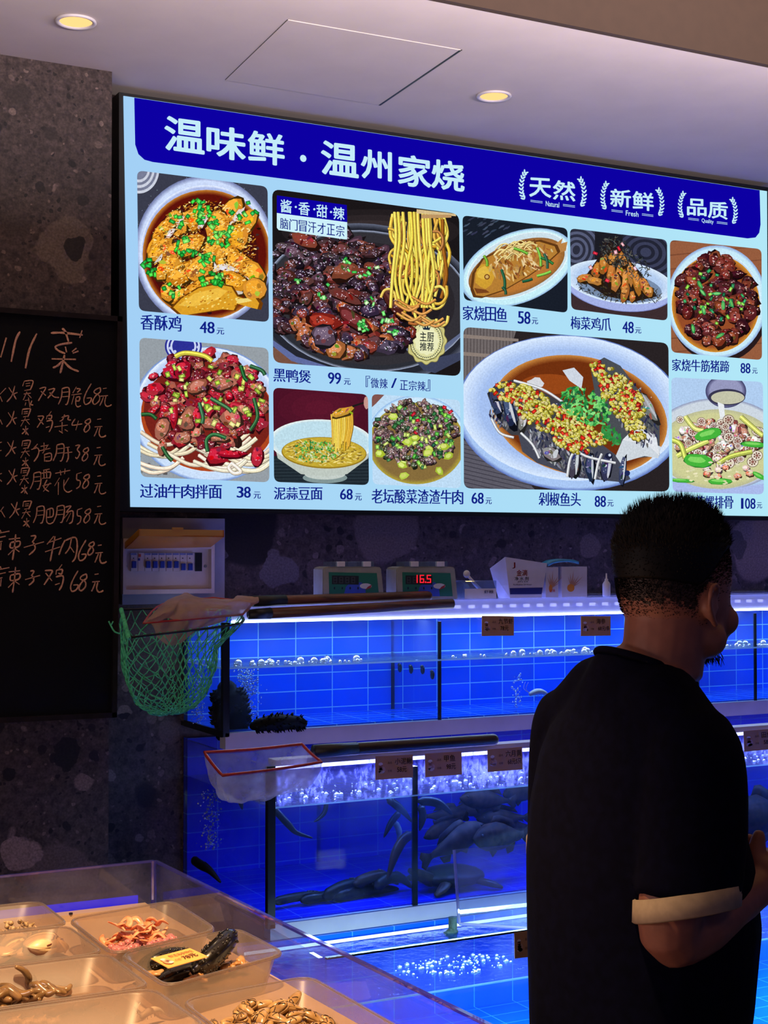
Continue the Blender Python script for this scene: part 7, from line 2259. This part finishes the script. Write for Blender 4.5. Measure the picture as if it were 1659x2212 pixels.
_inv = HROT.inverted()
for f_ in BODY.data.polygons:
    w_ = _inv @ (f_.center + ORG[BODY] - Vector((HX, HY, HZ)))
    if .02 < w_.z < .24 and w_.x < .07 and abs(w_.y) < .0785:
        h_ = hairline(math.atan2(w_.y, w_.x + .005))
        if w_.z > h_ - .034 + mnoise.noise(w_ * 130) * .012 and not (w_.x > -.03 and w_.z < h_ - .012): f_.material_index = 1
bm = B()
NH, NJ = 64, 22
rows_ = []
for j in range(NJ + 1):
    rr_ = []
    for k in range(NH):
        th = 2 * math.pi * k / NH
        z0_ = hairline(th); f = j / NJ
        z = z0_ + (.2355 - z0_) * f
        g = (.0010 + .007 * min(1, max(0, (z - .12) / .09)))
        p_ = hpt(z, th, g); p_.z += .012 * max(0, (z - .19) / .045)
        rr_.append(hw_(p_))
    rows_.append(rr_)
loft(bm, rows_)
hair = put('hair', bm, M_HAIR, man, True)
bm = B()
r2 = random.Random(3)
for _ in range(4200):
    th = r2.uniform(0, 6.283); zz = hairline(th) + (.236 - hairline(th)) * (r2.random() ** .62)
    if zz < .125 and r2.random() < .5: continue
    g = .0008 + .007 * min(1, max(0, (zz - .12) / .09))
    p_ = hpt(zz, th, g); p_.z += .010 * max(0, (zz - .19) / .045)
    q_ = hpt(zz, th, g + .01)
    out_ = Vector((math.cos(th), math.sin(th), 0)) * (1 - max(0, (zz - .15) / .086)) * .9 + Vector((.10, 0, max(0.05, (zz - .12) / .1)))
    out_.normalize()
    L_ = (.0025 + .019 * max(0, min(1, (zz - .170) / .05))) * r2.uniform(.6, 1.2)
    d_ = (out_ + Vector((r2.uniform(-.35, .35), r2.uniform(-.35, .35), r2.uniform(-.1, .3)))).normalized()
    a_ = hw_(p_); b_ = hw_(p_ + d_ * L_)
    s_ = d_.cross(Vector((0.3, .8, .1))).normalized() * .0010; t_ = d_.cross(s_).normalized() * .0010
    vs = [bm.verts.new(a_ + s_), bm.verts.new(a_ - s_ * .5 + t_), bm.verts.new(a_ - s_ * .5 - t_), bm.verts.new(b_)]
    for q in ((0, 1, 3), (1, 2, 3), (2, 0, 3)): bm.faces.new([vs[i] for i in q])
put('strand', bm, M_HAIR, hair)['kind'] = 'stuff'
# beard tip and stubble of the fade
bm = B()
for _ in range(5200):
    th = r2.uniform(.9, 5.38); zz = hairline(th) - abs(r2.gauss(0, .026))
    if zz < .03: continue
    p_ = hpt(zz, th, -.0005); a_ = hw_(p_); b_ = hw_(hpt(zz + .001, th, .0022))
    tube(bm, [a_, b_], [.0006, .0003], 3)
put('stubble', bm, M_HAIR, hair)['kind'] = 'stuff'
bm = B()
for _ in range(160):
    a_ = hw_(Vector((r2.uniform(.06, .09), r2.uniform(-.02, .02), r2.uniform(-.002, .012)))); b_ = a_ + Vector((r2.uniform(0, .008), r2.uniform(-.004, .004), -r2.uniform(.004, .014)))
    tube(bm, [a_, b_], [.0009, .0003], 3)
put('beard', bm, M_HAIR, man)
# ---- trousers and shoes
bm = B()
loft(bm, [[Vector((1.425 + ax_ * math.cos(q), 1.892 + ay_ * math.sin(q), z)) for q in (2 * math.pi * k / 24 for k in range(24))] for z, ax_, ay_ in ((.78, .12, .175), (.90, .135, .18), (.98, .14, .18))])
for s in (-1, 1):
    tube(bm, [(1.43, 1.892 + s * .088, .84), (1.435, 1.892 + s * .095, .50), (1.42, 1.892 + s * .10, .10), (1.42, 1.892 + s * .10, .06)], [.094, .074, .058, .058], 18)
put('trousers', remesh(bm, 'trousers', .009, 6), M_TROU, man, True)
for s in (-1, 1):
    bm = B(); tube(bm, [(1.37, 1.892 + s * .10, .045), (1.45, 1.892 + s * .10, .05), (1.56, 1.892 + s * .105, .035)], [.042, .045, .036], 14, round_caps=True)
    for v in bm.verts: v.co.z = max(.002, v.co.z)
    put('shoe', bm, M_BLACK, man, True)
